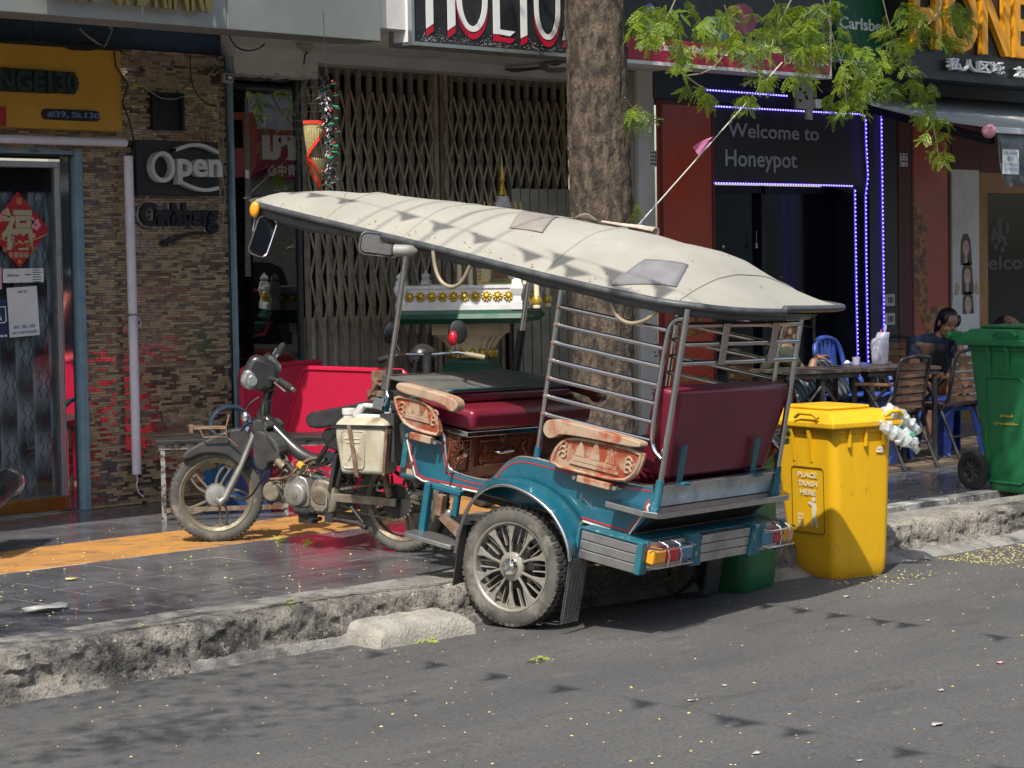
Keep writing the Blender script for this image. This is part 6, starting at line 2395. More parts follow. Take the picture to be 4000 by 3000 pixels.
q.lathe([(.075, -.01), (.08, 0), (.075, .01)], 24, Matrix.Translation((.225, -.13, .356)) @ Matrix.Rotation(R(90), 4, 'Y'), cap=False)
q.build('exhaust_ring', M_['chrome'], sc_, smooth=60)
q = MB()
prism_side(q, smooth_poly([(-.5, .42), (-.3, .62), (.05, .72), (.16, .70), (.12, .60), (-.1, .45)], 2, True), -.12, .12)
q.build('tail_body', M_['moto_black'], sc_, bevel=.03, seg=3)
q = MB()
q.box((.18, 0, .50), (.01, .17, .14), Matrix.Rotation(R(-20), 3, 'Y'))
pl = q.build('number_plate', M_['sign_blue'], sc_, bevel=.004)
q = MB().box((.187, 0, .50), (.004, .155, .125), Matrix.Rotation(R(-20), 3, 'Y')).build('plate_face', M_['white_print'], pl)
q = MB()
prism_side(q, smooth_poly([(-.1, .42), (.10, .47), (.22, .40), (.26, .33), (.22, .34), (.1, .42)], 1, True), -.06, .06)
q.build('rear_mudguard', M_['moto_matte'], sc_, bevel=.01)

# ---- spirit house
shp = thing('spirit_house', 'white and gold spirit house on fluted pedestal with green base', 'spirit house')
ctr = onY(1500 + 940 / 2.766, 1000 + 650 / 2.766, 10.75)
vx = V((ctr.x, ctr.y, 0)).normalized()
rgt = V((vx.y, -vx.x, 0))
ph = R(11)
n1 = (-vx * math.cos(ph) - rgt * math.sin(ph))
xr = V((0, 0, 1)).cross(n1) * 1
xr = V((-n1.y, n1.x, 0))
ctr = V((ctr.x, ctr.y, 0))
shp.matrix_world = frame((ctr.x, ctr.y, K), xr, -n1, (0, 0, 1))
mk('sh_white', (.66, .66, .66), .55, c2=(.52, .52, .52), sc=8)
mk('sh_cream', (.66, .58, .40), .5, c2=(.56, .48, .32), sc=6)
mk('sh_green', (.012, .085, .05), .35, c2=(.01, .06, .035), sc=6)
mk('sh_gold', (.60, .40, .06), .32, metal=.5, c2=(.48, .30, .04), sc=20)
zp = onY(1900, 1247, ctr.y).z - K
WP = .43
def octo(mb, prof, m=4, rot=math.pi / 4):
    for (r0_, z0_), (r1_, z1_) in zip(prof, prof[1:]):
        vs = []
        for r_, z_ in ((r0_, z0_), (r1_, z1_)):
            for k in range(m):
                a = rot + 2 * math.pi * k / m
                vs.append((r_ * math.sqrt(2) * math.cos(a), r_ * math.sqrt(2) * math.sin(a), z_))
        mb.add(vs, [(k, (k + 1) % m, m + (k + 1) % m, m + k) for k in range(m)])
    vs = [(prof[-1][0] * math.sqrt(2) * math.cos(rot + 2 * math.pi * k / m), prof[-1][0] * math.sqrt(2) * math.sin(rot + 2 * math.pi * k / m), prof[-1][1]) for k in range(m)]
    mb.add(vs, [tuple(range(m))])
    return mb
q = MB()
octo(q, [(a_, z_ * 1.45) for a_, z_ in [(.19, 0), (.19, .06), (.15, .08), (.15, .16), (.165, .20), (.12, .25), (.165, .34), (.172, .37), (.15, .40), (.125, .42), (.14, .46), (.172, .50), (.172, .52), (.14, .55), (.125, .57)]])
q.build('pedestal_base', M_['sh_green'], shp, smooth=20)
q = MB()
zc = .83
q.lathe([(.145, zc), (.15, zc + .02), (.14, zc + .03), (.15, zc + .07), (.17, zc + .11), (.205, zp - .10)], 24, None)
for k in range(22):
    a = 2 * math.pi * k / 22
    q.tube([(r_ * math.cos(a), r_ * math.sin(a), z_) for r_, z_ in ((.145, zc + .03), (.153, zc + .07), (.174, zc + .11), (.21, zp - .10))], .0135, 6)
octo(q, [(.20, zp - .105), (.205, zp - .10), (.225, zp - .09), (.225, zp - .015)])
q.build('fluted_capital', M_['sh_cream'], shp, smooth=45)
q = MB()
for k in range(14):
    a = 2 * math.pi * k / 14
    q.ball((.155 * math.cos(a), .155 * math.sin(a), zc + .03), (.026, .026, .035), 8, 6)
q.build('lotus_ring', M_['sh_gold'], shp, smooth=180)
q = MB()
octo(q, [(WP * .93, zp - .015), (WP * 1.02, zp + .02), (WP * .97, zp + .05), (WP * .96, zp + .075)])
q.build('green_platform', M_['sh_green'], shp, smooth=20)
zb_ = zp + .076
q = MB()
for (x0, x1, y0, y1) in ((-WP * .93, WP * .93, -WP * .93, -WP * .86), (-WP * .93, WP * .93, WP * .86, WP * .93), (-WP * .93, -WP * .86, -WP * .859, WP * .859), (WP * .86, WP * .93, -WP * .859, WP * .859)):
    q.bx(x0, x1, y0, y1, zb_, zb_ + .155)
    q.bx(x0 - .012, x1 + .012, y0 - .012, y1 + .012, zb_, zb_ + .035)
    q.bx(x0 - .008, x1 + .008, y0 - .008, y1 + .008, zb_ + .14, zb_ + .162)
q.build('balustrade', M_['sh_white'], shp)
for sx_ in (-1, 1):
    for sy2 in (-1, 1):
        q = MB()
        prof = [(.055, 0), (.055, .06), (.045, .07), (.04, .11), (.05, .13), (.065, .17), (.06, .19), (.05, .21), (.045, .24), (.03, .25), (.042, .27), (.035, .29), (.012, .31), (.004, .33)]
        octo(q, [(a * .66, z_ * .8) for a, z_ in prof])
        o = q.build('corner_finial', M_['sh_white'], shp, smooth=20)
        o.location = (sx_ * WP * .9, sy2 * WP * .9, zb_)
fl_me = None
for k in range(10):
    for face in range(4):
        if fl_me is None:
            q = MB()
            q.lathe([(.001, .018), (.012, .017), (.016, .010), (.022, .010), (.024, .004)], 14)
            for t in range(9):
                a = t * .698
                q.ball((.032 * math.cos(a), .032 * math.sin(a), .004), (.014, .011, .007), 6, 4, Matrix.Rotation(a, 4, 'Z'))
            o = q.build('gold_flower', M_['sh_gold'], None, smooth=180)
            fl_me = o.data
            bpy.data.objects.remove(o)
        o = bpy.data.objects.new('gold_flower', fl_me)
        o.parent = shp
        COL.objects.link(o)
        Mx = Matrix.Rotation(face * math.pi / 2, 4, 'Z') @ Matrix.Translation((-WP * .77 + k * WP * .171, -WP * .938, zb_ + .088)) @ Matrix.Rotation(math.pi / 2, 4, 'X')
        o.matrix_local = Mx @ Matrix.Scale(.8, 4)
q = MB()
hz = zb_
q.bx(-.20, .20, -.20, .20, hz, hz + .10).bx(-.155, .155, -.155, .155, hz + .10, hz + .42)
q.bx(-.22, .22, -.22, .22, hz + .02, hz + .05)
q.build('shrine_body', M_['sh_cream'], shp, bevel=.004)
q = MB()
for z_ in (.135, .16, .19):
    q.bx(-.160, .160, -.160, .160, hz + z_ - .015, hz + z_ - .005)
for k in range(8):
    q.ball((-.135, -.158, hz + .20 + k * .026), (.010, .008, .011), 6, 5)
    q.ball((.135, -.158, hz + .20 + k * .026), (.010, .008, .011), 6, 5)
q.build('gold_moulding', M_['sh_gold'], shp)
for x in (-.26, -.185, .185, .26):
    for y in (-.22, .22):
        q = MB().lathe([(.026, 0), (.026, .02), (.018, .03), (.018, .40), (.026, .42)], 12)
        o = q.build('column', M_['sh_cream'], shp, smooth=40)
        o.location = (x, y, hz)
        q2 = MB().lathe([(.028, .35), (.03, .37), (.021, .38), (.03, .40), (.02, .41)], 12, cap=False).lathe([(.03, .03), (.034, .06), (.02, .08)], 12, cap=False)
        q2.build('column_ring', M_['sh_gold'], o, smooth=60)
q = MB()
q.bx(-.045, .045, -.162, -.1555, hz + .20, hz + .30)
nic = q.build('niche', M_['wood_dark'], shp)
q = MB()
q.bx(-.06, -.046, -.170, -.1556, hz + .19, hz + .31).bx(.046, .06, -.170, -.1556, hz + .19, hz + .31).bx(-.07, .07, -.171, -.1556, hz + .18, hz + .195).bx(-.08, .08, -.172, -.1556, hz + .305, hz + .322)
q.prism([(-.095, .322), (.095, .322), (.045, .35), (.018, .38), (0, .42), (-.018, .38), (-.045, .35)], Matrix.Translation((0, -.1556, hz)) @ Matrix.Rotation(math.pi / 2, 4, 'X'), .014)
mk('sh_olive', (.20, .24, .04), .4, c2=(.06, .16, .05), sc=20)
q.build('niche_frame', M_['sh_olive'], nic)
q = MB()
octo(q, [(.29, hz + .42), (.31, hz + .435), (.24, hz + .48), (.26, hz + .49), (.19, hz + .535), (.20, hz + .545), (.13, hz + .585), (.085, hz + .60)])
q.build('tiered_roof', M_['sh_cream'], shp, smooth=20)
zr = hz + .60
ztip = onY(1928, 605, ctr.y).z - K
q = MB()
n = 12
prof = []
for k in range(n):
    u = k / n
    r_ = .085 * (1 - u) ** 1.3 + .010
    z0_ = zr + (ztip - zr) * .55 * u
    dz = (ztip - zr) * .55 / n
    prof += [(r_ * 1.12, z0_), (r_ * 1.12, z0_ + dz * .5), (r_ * .85, z0_ + dz * .6), (r_ * .85, z0_ + dz)]
q.lathe([(a, z_) for a, z_ in prof if z_ < zr + (ztip - zr) * .36], 16)
q.build('spire_base', M_['sh_white'], shp, smooth=30)
q = MB()
q.lathe([(a, z_) for a, z_ in prof if z_ >= zr + (ztip - zr) * .36] + [(.022, zr + (ztip - zr) * .6), (.014, zr + (ztip - zr) * .64), (.012, zr + (ztip - zr) * .75), (.007, zr + (ztip - zr) * .8), (.001, ztip)], 14)
q.build('spire', M_['sh_gold'], shp, smooth=30)
for a in range(4):
    an = math.pi / 4 + a * math.pi / 2
    q = MB()
    c_, s_ = math.cos(an), math.sin(an)
    q.tube([(r_ * c_, r_ * s_, z_) for r_, z_ in ((.10, zr + .02), (.135, zr + .035), (.155, zr + .07), (.145, zr + .10), (.150, zr + .12))], [.008, .010, .009, .006, .002], 8)
    q.build('roof_horn', M_['sh_gold'], shp, smooth=60)

for ch in shp.children:
    if ch.name.split('.')[0] in ('shrine_body', 'gold_moulding', 'column', 'niche', 'tiered_roof', 'spire_base', 'spire', 'roof_horn'):
        ch.location = V(ch.location) + V((.21, .10, 0))

# second motorcycle parked behind the bench: front end seen over the carriage
m2 = thing('motorcycle', 'dark motorcycle parked behind the carriage with its red tail lamp up', 'motorcycle', (9.76, 10.05, K), R(65))
q = MB()
SW3 = lambda x, r_: Matrix.Translation((x, 0, r_)) @ Matrix(((1, 0, 0, 0), (0, 0, 1, 0), (0, 1, 0, 0), (0, 0, 0, 1)))
for x in (-.62, .62):
    q = MB()
    q.lathe([(.20, -.03), (.22, -.04), (.265, -.035), (.275, 0), (.265, .035), (.22, .04), (.20, .03)], 36, SW3(x, .275), cap=False)
    wq = q.build('wheel', M_['tyre'], m2, smooth=50)
    q = MB()
    q.lathe([(.205, .025), (.19, .02), (.19, -.02), (.205, -.025)], 36, SW3(x, .275), cap=False)
    for k in range(9):
        a = k * .698
        q.cyl(SW3(x, .275) @ V((.03 * math.cos(a), .03 * math.sin(a), 0)), SW3(x, .275) @ V((.195 * math.cos(a), .195 * math.sin(a), 0)), .006, 6)
    q.build('rim', M_['alu_cast'], wq, smooth=40)
q = MB()
prism_side(q, smooth_poly([(-.75, .72), (-.4, .80), (.0, .78), (.30, .60), (.40, .55), (.1, .45), (-.3, .45), (-.6, .55)], 2, True), -.11, .11)
q.build('body', M_['moto_black'], m2, bevel=.03, seg=3)
q = MB()
q.tube([(.62, .08, .28), (.42, .07, .85)], .02, 8).tube([(.62, -.08, .28), (.42, -.07, .85)], .02, 8).tube([(.42, 0, .7), (.40, 0, .90)], .03, 8)
q.build('fork', M_['dark_metal'], m2, smooth=60)
q = MB()
q.tube([(.33, .34, .86), (.38, .2, .89), (.41, 0, .88), (.38, -.2, .89), (.33, -.34, .86)], .011, 8)
q.build('handlebar', M_['chrome'], m2, smooth=60)
for s in (1, -1):
    MB().tube([(.36, s * .24, .88), (.32, s * .36, .855)], .018, 10).build('grip', M_['hose'] if s < 0 else M_['rubber'], m2, smooth=60)
    q = MB().lathe([(.001, .01), (.05, .008), (.062, 0), (.06, -.03), (.03, -.055), (.001, -.06)], 18, Matrix.Translation((.42, s * .22, 1.02)) @ Matrix.Rotation(R(-90), 4, 'Y'), sx=1.25)
    mi = q.build('mirror', M_['moto_black'], m2, smooth=50)
    MB().tube([(.39, s * .18, .89), (.42, s * .2, .96), (.43, s * .22, 1.0)], .006, 6).build('mirror_stem', M_['dark_metal'], mi, smooth=60)
q = MB().ball((.50, 0, .86), (.09, .10, .09), 14, 10)
q.build('headlamp', M_['moto_black'], m2, smooth=180)
q = MB().ball((.30, -.14, .985), (.035, .03, .05), 12, 8)
q.build('red_lamp', M_['red_lens'], m2, smooth=180)
MB().tube([(.36, -.15, .90), (.31, -.14, .95)], .008, 6).build('lamp_stem', M_['chrome'], m2, smooth=60)

# hanging fish trap with tinsel garland
gc = onY(1258, 620, 9.6)
gc2 = onY(1283, 620, 9.46)
gt = thing('fish_trap', 'woven cane fish trap edged in red, hung from the soffit', 'fish trap', (gc.x - .02, 9.62, 2.08))
mk('cane', (.55, .46, .20), .5, c2=(.40, .32, .12), sc=60)
mk('red_tape', (.62, .03, .015), .4)
q = MB()
P = []
for k in range(15):
    u = k / 14
    r_ = (.012 + .145 * math.sin(min(u * 1.75, 1) * 1.57)) if u < .57 else .145 * (1 - ((u - .57) / .43) ** 1.6) + .012
    P.append([(r_ * math.cos(a * .5236), r_ * math.sin(a * .5236) * .9, .66 * u) for a in range(12)])
mk('net', (.03, .02, .02), .6)
for a in range(0, 12):
    q.tube([P[k][a] for k in range(15)], .0008, 4)
for k in range(0, 15):
    q.tube(P[k], .0007, 4, closed=True)
q.build('net', M_['net'], gt)
q = MB()
def trap_pt(a, u, dr=.004):
    r_ = (.012 + .145 * math.sin(min(u * 1.75, 1) * 1.57)) if u < .57 else .145 * (1 - ((u - .57) / .43) ** 1.6) + .012
    return V(((r_ + dr) * math.cos(a), (r_ + dr) * math.sin(a) * .9, .66 * u))
a0, a1 = R(205), R(265)
def strip(mb, f0, f1, n=10, m=6):
    rows_ = []
    for i in range(n + 1):
        t = i / n
        (aa, ua), (ab, ub) = f0(t), f1(t)
        rows_.append([trap_pt(aa + (ab - aa) * j / m, ua + (ub - ua) * j / m) for j in range(m + 1)])
    mb.grid(rows_)
strip(q, lambda t: (a0, .27 + .28 * t), lambda t: (a0 + (a1 - a0) * (t * .9 + .08), .27 + .28 * t))
strip(q, lambda t: (a0, .02 + .25 * t), lambda t: (a1 + (a0 - a1) * 0, .02 + .22 * t))
stuff_o = q.build('cane_weave', M_['cane'], gt, smooth=180, solid=.002)
q = MB()
for i in range(12):
    t = i / 11
    q.tube([trap_pt(a0 + (a1 - a0) * t, .02 + .5 * k / 8 * (1 if t < .9 else .9), .007) for k in range(9)], .0012, 4)
q.build('weave_lines', M_['hose'], gt)
q = MB()
for pl in ([(a0, .555), (a1, .555)], [(a1, .545), (a0, .27), (a1, .02)], [(a0, .27), (a0 + .1, .10), (a1, .0)]):
    for (aa, ua), (ab, ub) in zip(pl, pl[1:]):
        pts = [trap_pt(aa + (ab - aa) * k / 8, ua + (ub - ua) * k / 8, .008) for k in range(9)]
        for a_, c_ in zip(pts, pts[1:]):
            q.bar(a_, c_, .006, .018)
q.build('red_binding', M_['red_tape'], gt)
ga = thing('tinsel_garland', 'tinsel garland with holly leaves and red berries over the fish trap', 'garland', (gc2.x, 9.46, 2.08))
mk('tinsel', (.80, .80, .82), .25)
mk('tinsel_dark', (.02, .03, .03), .3)
mk('holly', (.02, .20, .10), .35, coat=.3)
mk('berry', (.60, .02, .03), .3)
mk('tinsel_pink', (.65, .35, .38), .3)
qs = {k: MB() for k in ('tinsel', 'tinsel_dark', 'holly', 'berry', 'tinsel_pink')}
for i in range(1150):
    z_ = rnd.uniform(0, .60)
    a = rnd.uniform(0, 6.28)
    c = V((.012 * math.sin(z_ * 9), 0, z_))
    d_ = V((math.cos(a), math.sin(a), rnd.uniform(-.5, .7)))
    L2 = rnd.uniform(.026, .052) * (1.3 if z_ > .5 else 1)
    kind = 'tinsel_dark' if z_ > .52 or rnd.random() < .45 else ('tinsel_pink' if rnd.random() < .2 else 'tinsel')
    s_ = V((-math.sin(a), math.cos(a), 0)) * .0036
    p0, p1 = c + d_ * .004, c + d_ * L2
    mid = (p0 + p1) / 2 + V((0, 0, .008))
    qs[kind].add([p0 - s_, p0 + s_, mid + s_, mid - s_, p1 + s_ * .4, p1 - s_ * .4], [(0, 1, 2, 3), (3, 2, 4, 5)])
for k in range(34):
    z_ = .03 + k * .0165
    a = rnd.uniform(2.6, 6.6)
    c = V((.025 * math.cos(a), .025 * math.sin(a), z_))
    d_ = V((math.cos(a), math.sin(a), rnd.uniform(-.4, .3))).normalized()
    w_ = V((-math.sin(a), math.cos(a), .3)) * .018
    pts = [c, c + d_ * .012 + w_, c + d_ * .02 + w_ * .6, c + d_ * .03 + w_ * 1.1, c + d_ * .05, c + d_ * .03 - w_ * 1.1, c + d_ * .02 - w_ * .6, c + d_ * .012 - w_]
    qs['holly'].add(pts, [tuple(range(8))])
    if k % 2:
        qs['berry'].ball(c + d_ * .02 + V((0, 0, .012)), .007, 6, 5)
for k, q in qs.items():
    stuff(q.build({'tinsel': 'tinsel', 'tinsel_dark': 'dark_tinsel', 'holly': 'holly_leaves', 'berry': 'berries', 'tinsel_pink': 'pink_tinsel'}[k], M_[k], ga))
MB().tube([(0, 0, .58), (0, .02, .98)], .002, 5).build('string', M_['wire'], ga)

# ================================================================ BINS
mk('bin_yellow', (.74, .42, .008), .42, c2=(.66, .37, .008), sc=5, bump=.12, bsc=80, spot=[((.30, .15, .02), 34, .62, .74), ((.46, .25, .02), 4, .52, .76), ((.16, .09, .03), 90, .69, .76)], stretch=(1, 1, .3))
mk('bin_green', (.015, .15, .055), .45, c2=(.012, .115, .045), sc=5, bump=.1, bsc=80, spot=[((.03, .08, .04), 30, .62, .76), ((.09, .13, .08), 70, .70, .78)], stretch=(1, 1, .3))
mk('bin_wheel', (.018, .018, .019), .6)
mk('clear_plastic', (.72, .77, .75), .1, alpha=.5, c2=(.6, .66, .64), sc=40, spec=.9)
mk('green_plastic', (.03, .32, .10), .25)


def wheelie(name, label, O, ex, s, m_, group=None):
    ex = V(ex).normalized()
    ey = V((-ex.y, ex.x, 0))
    o = thing(name, label, 'wheelie bin', M=frame(O, ex, ey, (0, 0, 1)) @ Matrix.Scale(s, 4), group=group)
    levels = [(0, .37, 0, .36, .03), (-.002, .375, -.003, .385, .10), (-.012, .395, -.01, .47, .62), (-.014, .40, -.012, .49, .745), (-.022, .408, -.02, .50, .75), (-.024, .41, -.022, .51, .80)]
    P = []
    for x0, x1, y0, y1, z in levels:
        row = []
        r_ = .055
        for cx_, cy2, a0 in ((x1 - r_, y1 - r_, 0), (x0 + r_, y1 - r_, 90), (x0 + r_, y0 + r_, 180), (x1 - r_, y0 + r_, 270)):
            for k in range(6):
                a = R(a0 + 18 * k)
                row.append((cx_ + r_ * math.cos(a), cy2 + r_ * math.sin(a), z))
        P.append(row)
    base = [tuple(V((sum(p[0] for p in P[0]) / 24, sum(p[1] for p in P[0]) / 24, 0)) + (V(p) - V((sum(q[0] for q in P[0]) / 24, sum(q[1] for q in P[0]) / 24, 0))) * .93) for p in P[0]]
    base = [(x, y, 0) for x, y, z in base]
    q = MB()
    q.grid([base] + P, closed=True)
    q.add(base, [tuple(range(23, -1, -1))])
    q.build('bin_body', m_, o, smooth=35)
    q = MB()
    q.bx(-.05, .435, -.05, .545, .775, .812)
    q.add([(-.035, -.035, .812), (.42, -.035, .812), (.42, .52, .812), (-.035, .52, .812), (.0, .03, .862), (.385, .03, .862), (.385, .48, .862), (.0, .48, .862)], [(4, 5, 6, 7), (0, 1, 5, 4), (1, 2, 6, 5), (2, 3, 7, 6), (3, 0, 4, 7)])
    q.bx(.05, .335, .10, .45, .8622, .882)
    lid = q.build('bin_lid', m_, o, smooth=30, bevel=.01, seg=3)
    q = MB()
    q.tube([(-.055, .06, .83), (-.058, .10, .852), (-.058, .20, .852), (-.055, .24, .83)], .011, 8)
    q.tube([(.30, -.05, .83), (.33, -.06, .852), (.39, -.06, .852), (.42, -.05, .83)], .011, 8)
    q.build('lid_grip', m_, lid, smooth=60)
    q = MB()
    q.bx(-.03, .03, .50, .60, .80, .845).bx(.355, .415, .50, .60, .80, .845).cyl((-.05, .60, .825), (.435, .60, .825), .018, 12)
    q.build('bin_handle', m_, o, smooth=40, bevel=.004)
    for y in (.16, .30):
        q = MB()
        q.add([(-.02, y - .012, .77), (-.02, y + .012, .77), (-.04, y + .012, .77), (-.04, y - .012, .77), (-.012, y - .004, .60), (-.012, y + .004, .60), (-.018, y + .004, .60), (-.018, y - .004, .60)], [(0, 1, 5, 4), (1, 2, 6, 5), (2, 3, 7, 6), (3, 0, 4, 7), (4, 5, 6, 7)])
        q.build('rib', m_, o)
    for x in (.08, .19, .31):
        MB().bx(x - .006, x + .006, -.034, -.018, .68, .77).build('rib', m_, o)
    for x in (-.045, .40):
        W_ = Matrix.Translation((x, .405, .105)) @ Matrix(((0, 0, 1, 0), (1, 0, 0, 0), (0, 1, 0, 0), (0, 0, 0, 1)))
        q = MB()
        q.lathe([(.062, -.02), (.072, -.026), (.10, -.024), (.105, 0), (.10, .024), (.072, .026), (.062, .02)], 32, W_, cap=False)
        wq = q.build('wheel', M_['bin_wheel'], o, smooth=50)
        q = MB()
        q.lathe([(.066, .012), (.058, .004), (.02, .004), (.018, .014), (.001, .014)], 24, W_ if x > 0 else W_ @ Matrix.Rotation(math.pi, 4, 'X'), cap=False)
        for k in range(8):
            a = k * .785
            q.cyl(W_ @ V((.018 * math.cos(a), .018 * math.sin(a), -.008 if x < 0 else .008)), W_ @ V((.062 * math.cos(a), .062 * math.sin(a), -.008 if x < 0 else .008)), .006, 6)
        q.build('wheel_hub', M_['moto_matte'], wq)
    return o


yb = wheelie('wheelie_bin', 'yellow wheelie bin with PLACE TRASH HERE print and plastic bottles on its lid', (9.335, 6.80, 0), (.97, -.22, 0), 1, M_['bin_yellow'], 'wheelie bins')
# printed panel on the long left side: plane tilts with the side wall
LM = Matrix(((0, 0, -1, -.0008), (-1, 0, -.0, .0), (0, 1, 0, 0), (0, 0, 0, 1))) @ Matrix.Rotation(R(1.12), 4, 'X')
def LP(y, z):
    return (-y, z)
mk('bin_print', (.70, .66, .52), .5)
mk('bin_line', (.10, .06, .01), .5)
for i, w_ in enumerate(('PLACE', 'TRASH', 'HERE')):
    hw = .075 if i < 2 else .06
    text(w_, LM, -.195 - hw, -.195 + hw, .515 - .045 * i, .543 - .045 * i, M_['bin_print'], 'print', yb, .0012, .0035, .015)
q = MB()
pts = rr(.125, .17, .02)
q.tube([LM @ V((x - .195, y + .40, .0035)) for x, y in pts], .0022, 5, closed=True)
q.build('print_outline', M_['bin_line'], yb)
q = MB()
q.prism([(-.15 + .014 * math.cos(k * .6), .405 + .014 * math.sin(k * .6)) for k in range(10)], LM, .001, .0035)
q.prism([(-.195, .388), (-.165, .390), (-.135, .385), (-.128, .35), (-.135, .31), (-.12, .26), (-.132, .26), (-.148, .30), (-.165, .26), (-.176, .262), (-.16, .315), (-.165, .37), (-.19, .38)], LM, .001, .0035)
q.build('print_figure', M_['bin_print'], yb)
q = MB()
for k in range(4):
    q.bar(LM @ V((-.275 + .012 * k, .33, .004)), LM @ V((-.27 + .010 * k, .255, .004)), .001, .002, (1, 0, 0))
    q.bar(LM @ V((-.278, .26 + .02 * k, .004)), LM @ V((-.235, .26 + .02 * k, .004)), .001, .002)
q.build('print_basket', M_['bin_print'], yb)
q = MB()
for k in range(7):
    q.box((.30 + .012 * rnd.uniform(-1, 1) * 2, -.0165, .655 + .012 * rnd.uniform(-1, 1)), (.012, .003, .012))
q.build('torn_sticker', M_['white_print'], yb)
wheelie('wheelie_bin', 'dark green wheelie bin half hidden behind the carriage bumper', onZ(2913, 2322, 0), (.98, .17, 0), .92, M_['bin_green'], 'wheelie bins')
gb = wheelie('wheelie_bin', 'large green wheelie bin standing on the pavement at the right edge', (11.93, 7.215, K), (.965, -.26, 0), 1.16, M_['bin_green'], 'wheelie bins')
mk('bin_gold', (.55, .40, .03), .5)
text('រាជធានី', LM, -.235, -.135, .40, .417, M_['bin_gold'], 'print', gb, .0012, .0035)
text('សូមទុកដាក់សំរាម', LM, -.275, -.095, .355, .375, M_['bin_gold'], 'print', gb, .0012, .0035)
q = MB()
q.tube([LM @ V((x - .2, y + .33, .002)) for x, y in rr(.14, .28, .03)], .006, 6, closed=True)
q.build('panel_ridge', M_['bin_green'], gb, smooth=60)
# bag of crushed bottles on the yellow lid
bm = frame((9.335, 6.80, 0), V((.97, -.22, 0)).normalized(), V((.22, .97, 0)).normalized(), (0, 0, 1))
bg_ = thing('bottle_bag', 'crushed clear plastic bottles with green labels hanging off the yellow lid', 'plastic bottles', M=bm)
for k, (c, d_, L2, r_) in enumerate([((.25, -.06, .80), (.5, -.12, -.32), .22, .032), ((.37, -.03, .83), (.35, .2, -.42), .20, .036), ((.42, .06, .80), (.3, -.1, -.1), .17, .036), ((.44, .0, .76), (.25, -.12, -.3), .14, .034), ((.33, .0, .862), (.4, -.05, -.12), .16, .03)]):
    d_ = V(d_).normalized()
    q = MB()
    n = 14
    pts = [V(c) + d_ * (L2 * t / n) + V((0, 0, .01 * math.sin(t * 1.9))) for t in range(n + 1)]
    rs = [r_ * (.35 if t < 2 else 1) * (1 + .22 * math.sin(t * 2.3 + k)) for t in range(n + 1)]
    q.tube(pts, rs, 12)
    q.v = [tuple(V(p) + V((noise.noise(V(p) * 60), noise.noise(V(p) * 60 + V((5, 0, 0))), noise.noise(V(p) * 60 + V((0, 7, 0))))) * .006) for p in q.v]
    bo = q.build('bottle', M_['clear_plastic'], bg_, smooth=35)
    q = MB()
    q.tube(pts[5:9], [x * 1.03 for x in rs[5:9]], 12)
    q.v = [tuple(V(p) + V((noise.noise(V(p) * 60), noise.noise(V(p) * 60 + V((5, 0, 0))), noise.noise(V(p) * 60 + V((0, 7, 0))))) * .010) for p in q.v]
    q.build('bottle_label', M_['green_plastic' if k in (1, 3) else 'clear_plastic'], bo, smooth=35)

# ================================================================ CAFE FURNITURE
mk('chair_slat', (.22, .115, .055), .45, c2=(.14, .07, .035), sc=5, stretch=(1.5, 8, 8), coat=.15)
mk('table_top', (.085, .065, .052), .4, c2=(.12, .095, .075), sc=6, stretch=(1, 8, 1))
mk('blue_plastic', (.045, .10, .42), .4, c2=(.04, .085, .36), sc=4)
TD = V((.91, -.41, 0)).normalized()
TE = V((.41, .91, 0)).normalized()
TA = onZ(3374, 1441, .88)
TA = V((TA.x, TA.y, K)) - TD * .60
for k, (lab, o0) in enumerate((('dark slatted table at left holding only a small glass', 0), ('dark slatted table at right holding the bagged drink', .64))):
    t = thing('cafe_table', lab, 'table', M=frame(TA + TD * o0, TD, TE, (0, 0, 1)) @ Matrix.Scale(.93, 4), group='cafe tables')
    for j in range(6):
        MB().bx(0, .625, .1 * j, .1 * j + .094, .72, .742).build('slat', M_['table_top'], t)
    q = MB()
    q.bx(.01, .615, .01, .03, .68, .7195).bx(.01, .615, .565, .585, .68, .7195)
    q.build('apron', M_['dark_metal'], t)
    for x in (.03, .30, .57):
        for y in (.02, .56):
            MB().bx(x, x + .03, y, y + .03, 0, .679).build('leg', M_['dark_metal'], t)
    q = MB()
    q.tube([(.06, .03, .1), (.15, .03, .45), (.3, .03, .62)], .012, 6).tube([(.56, .03, .1), (.47, .03, .45), (.33, .03, .62)], .012, 6)
    q.build('brace', M_['dark_metal'], t, smooth=60)


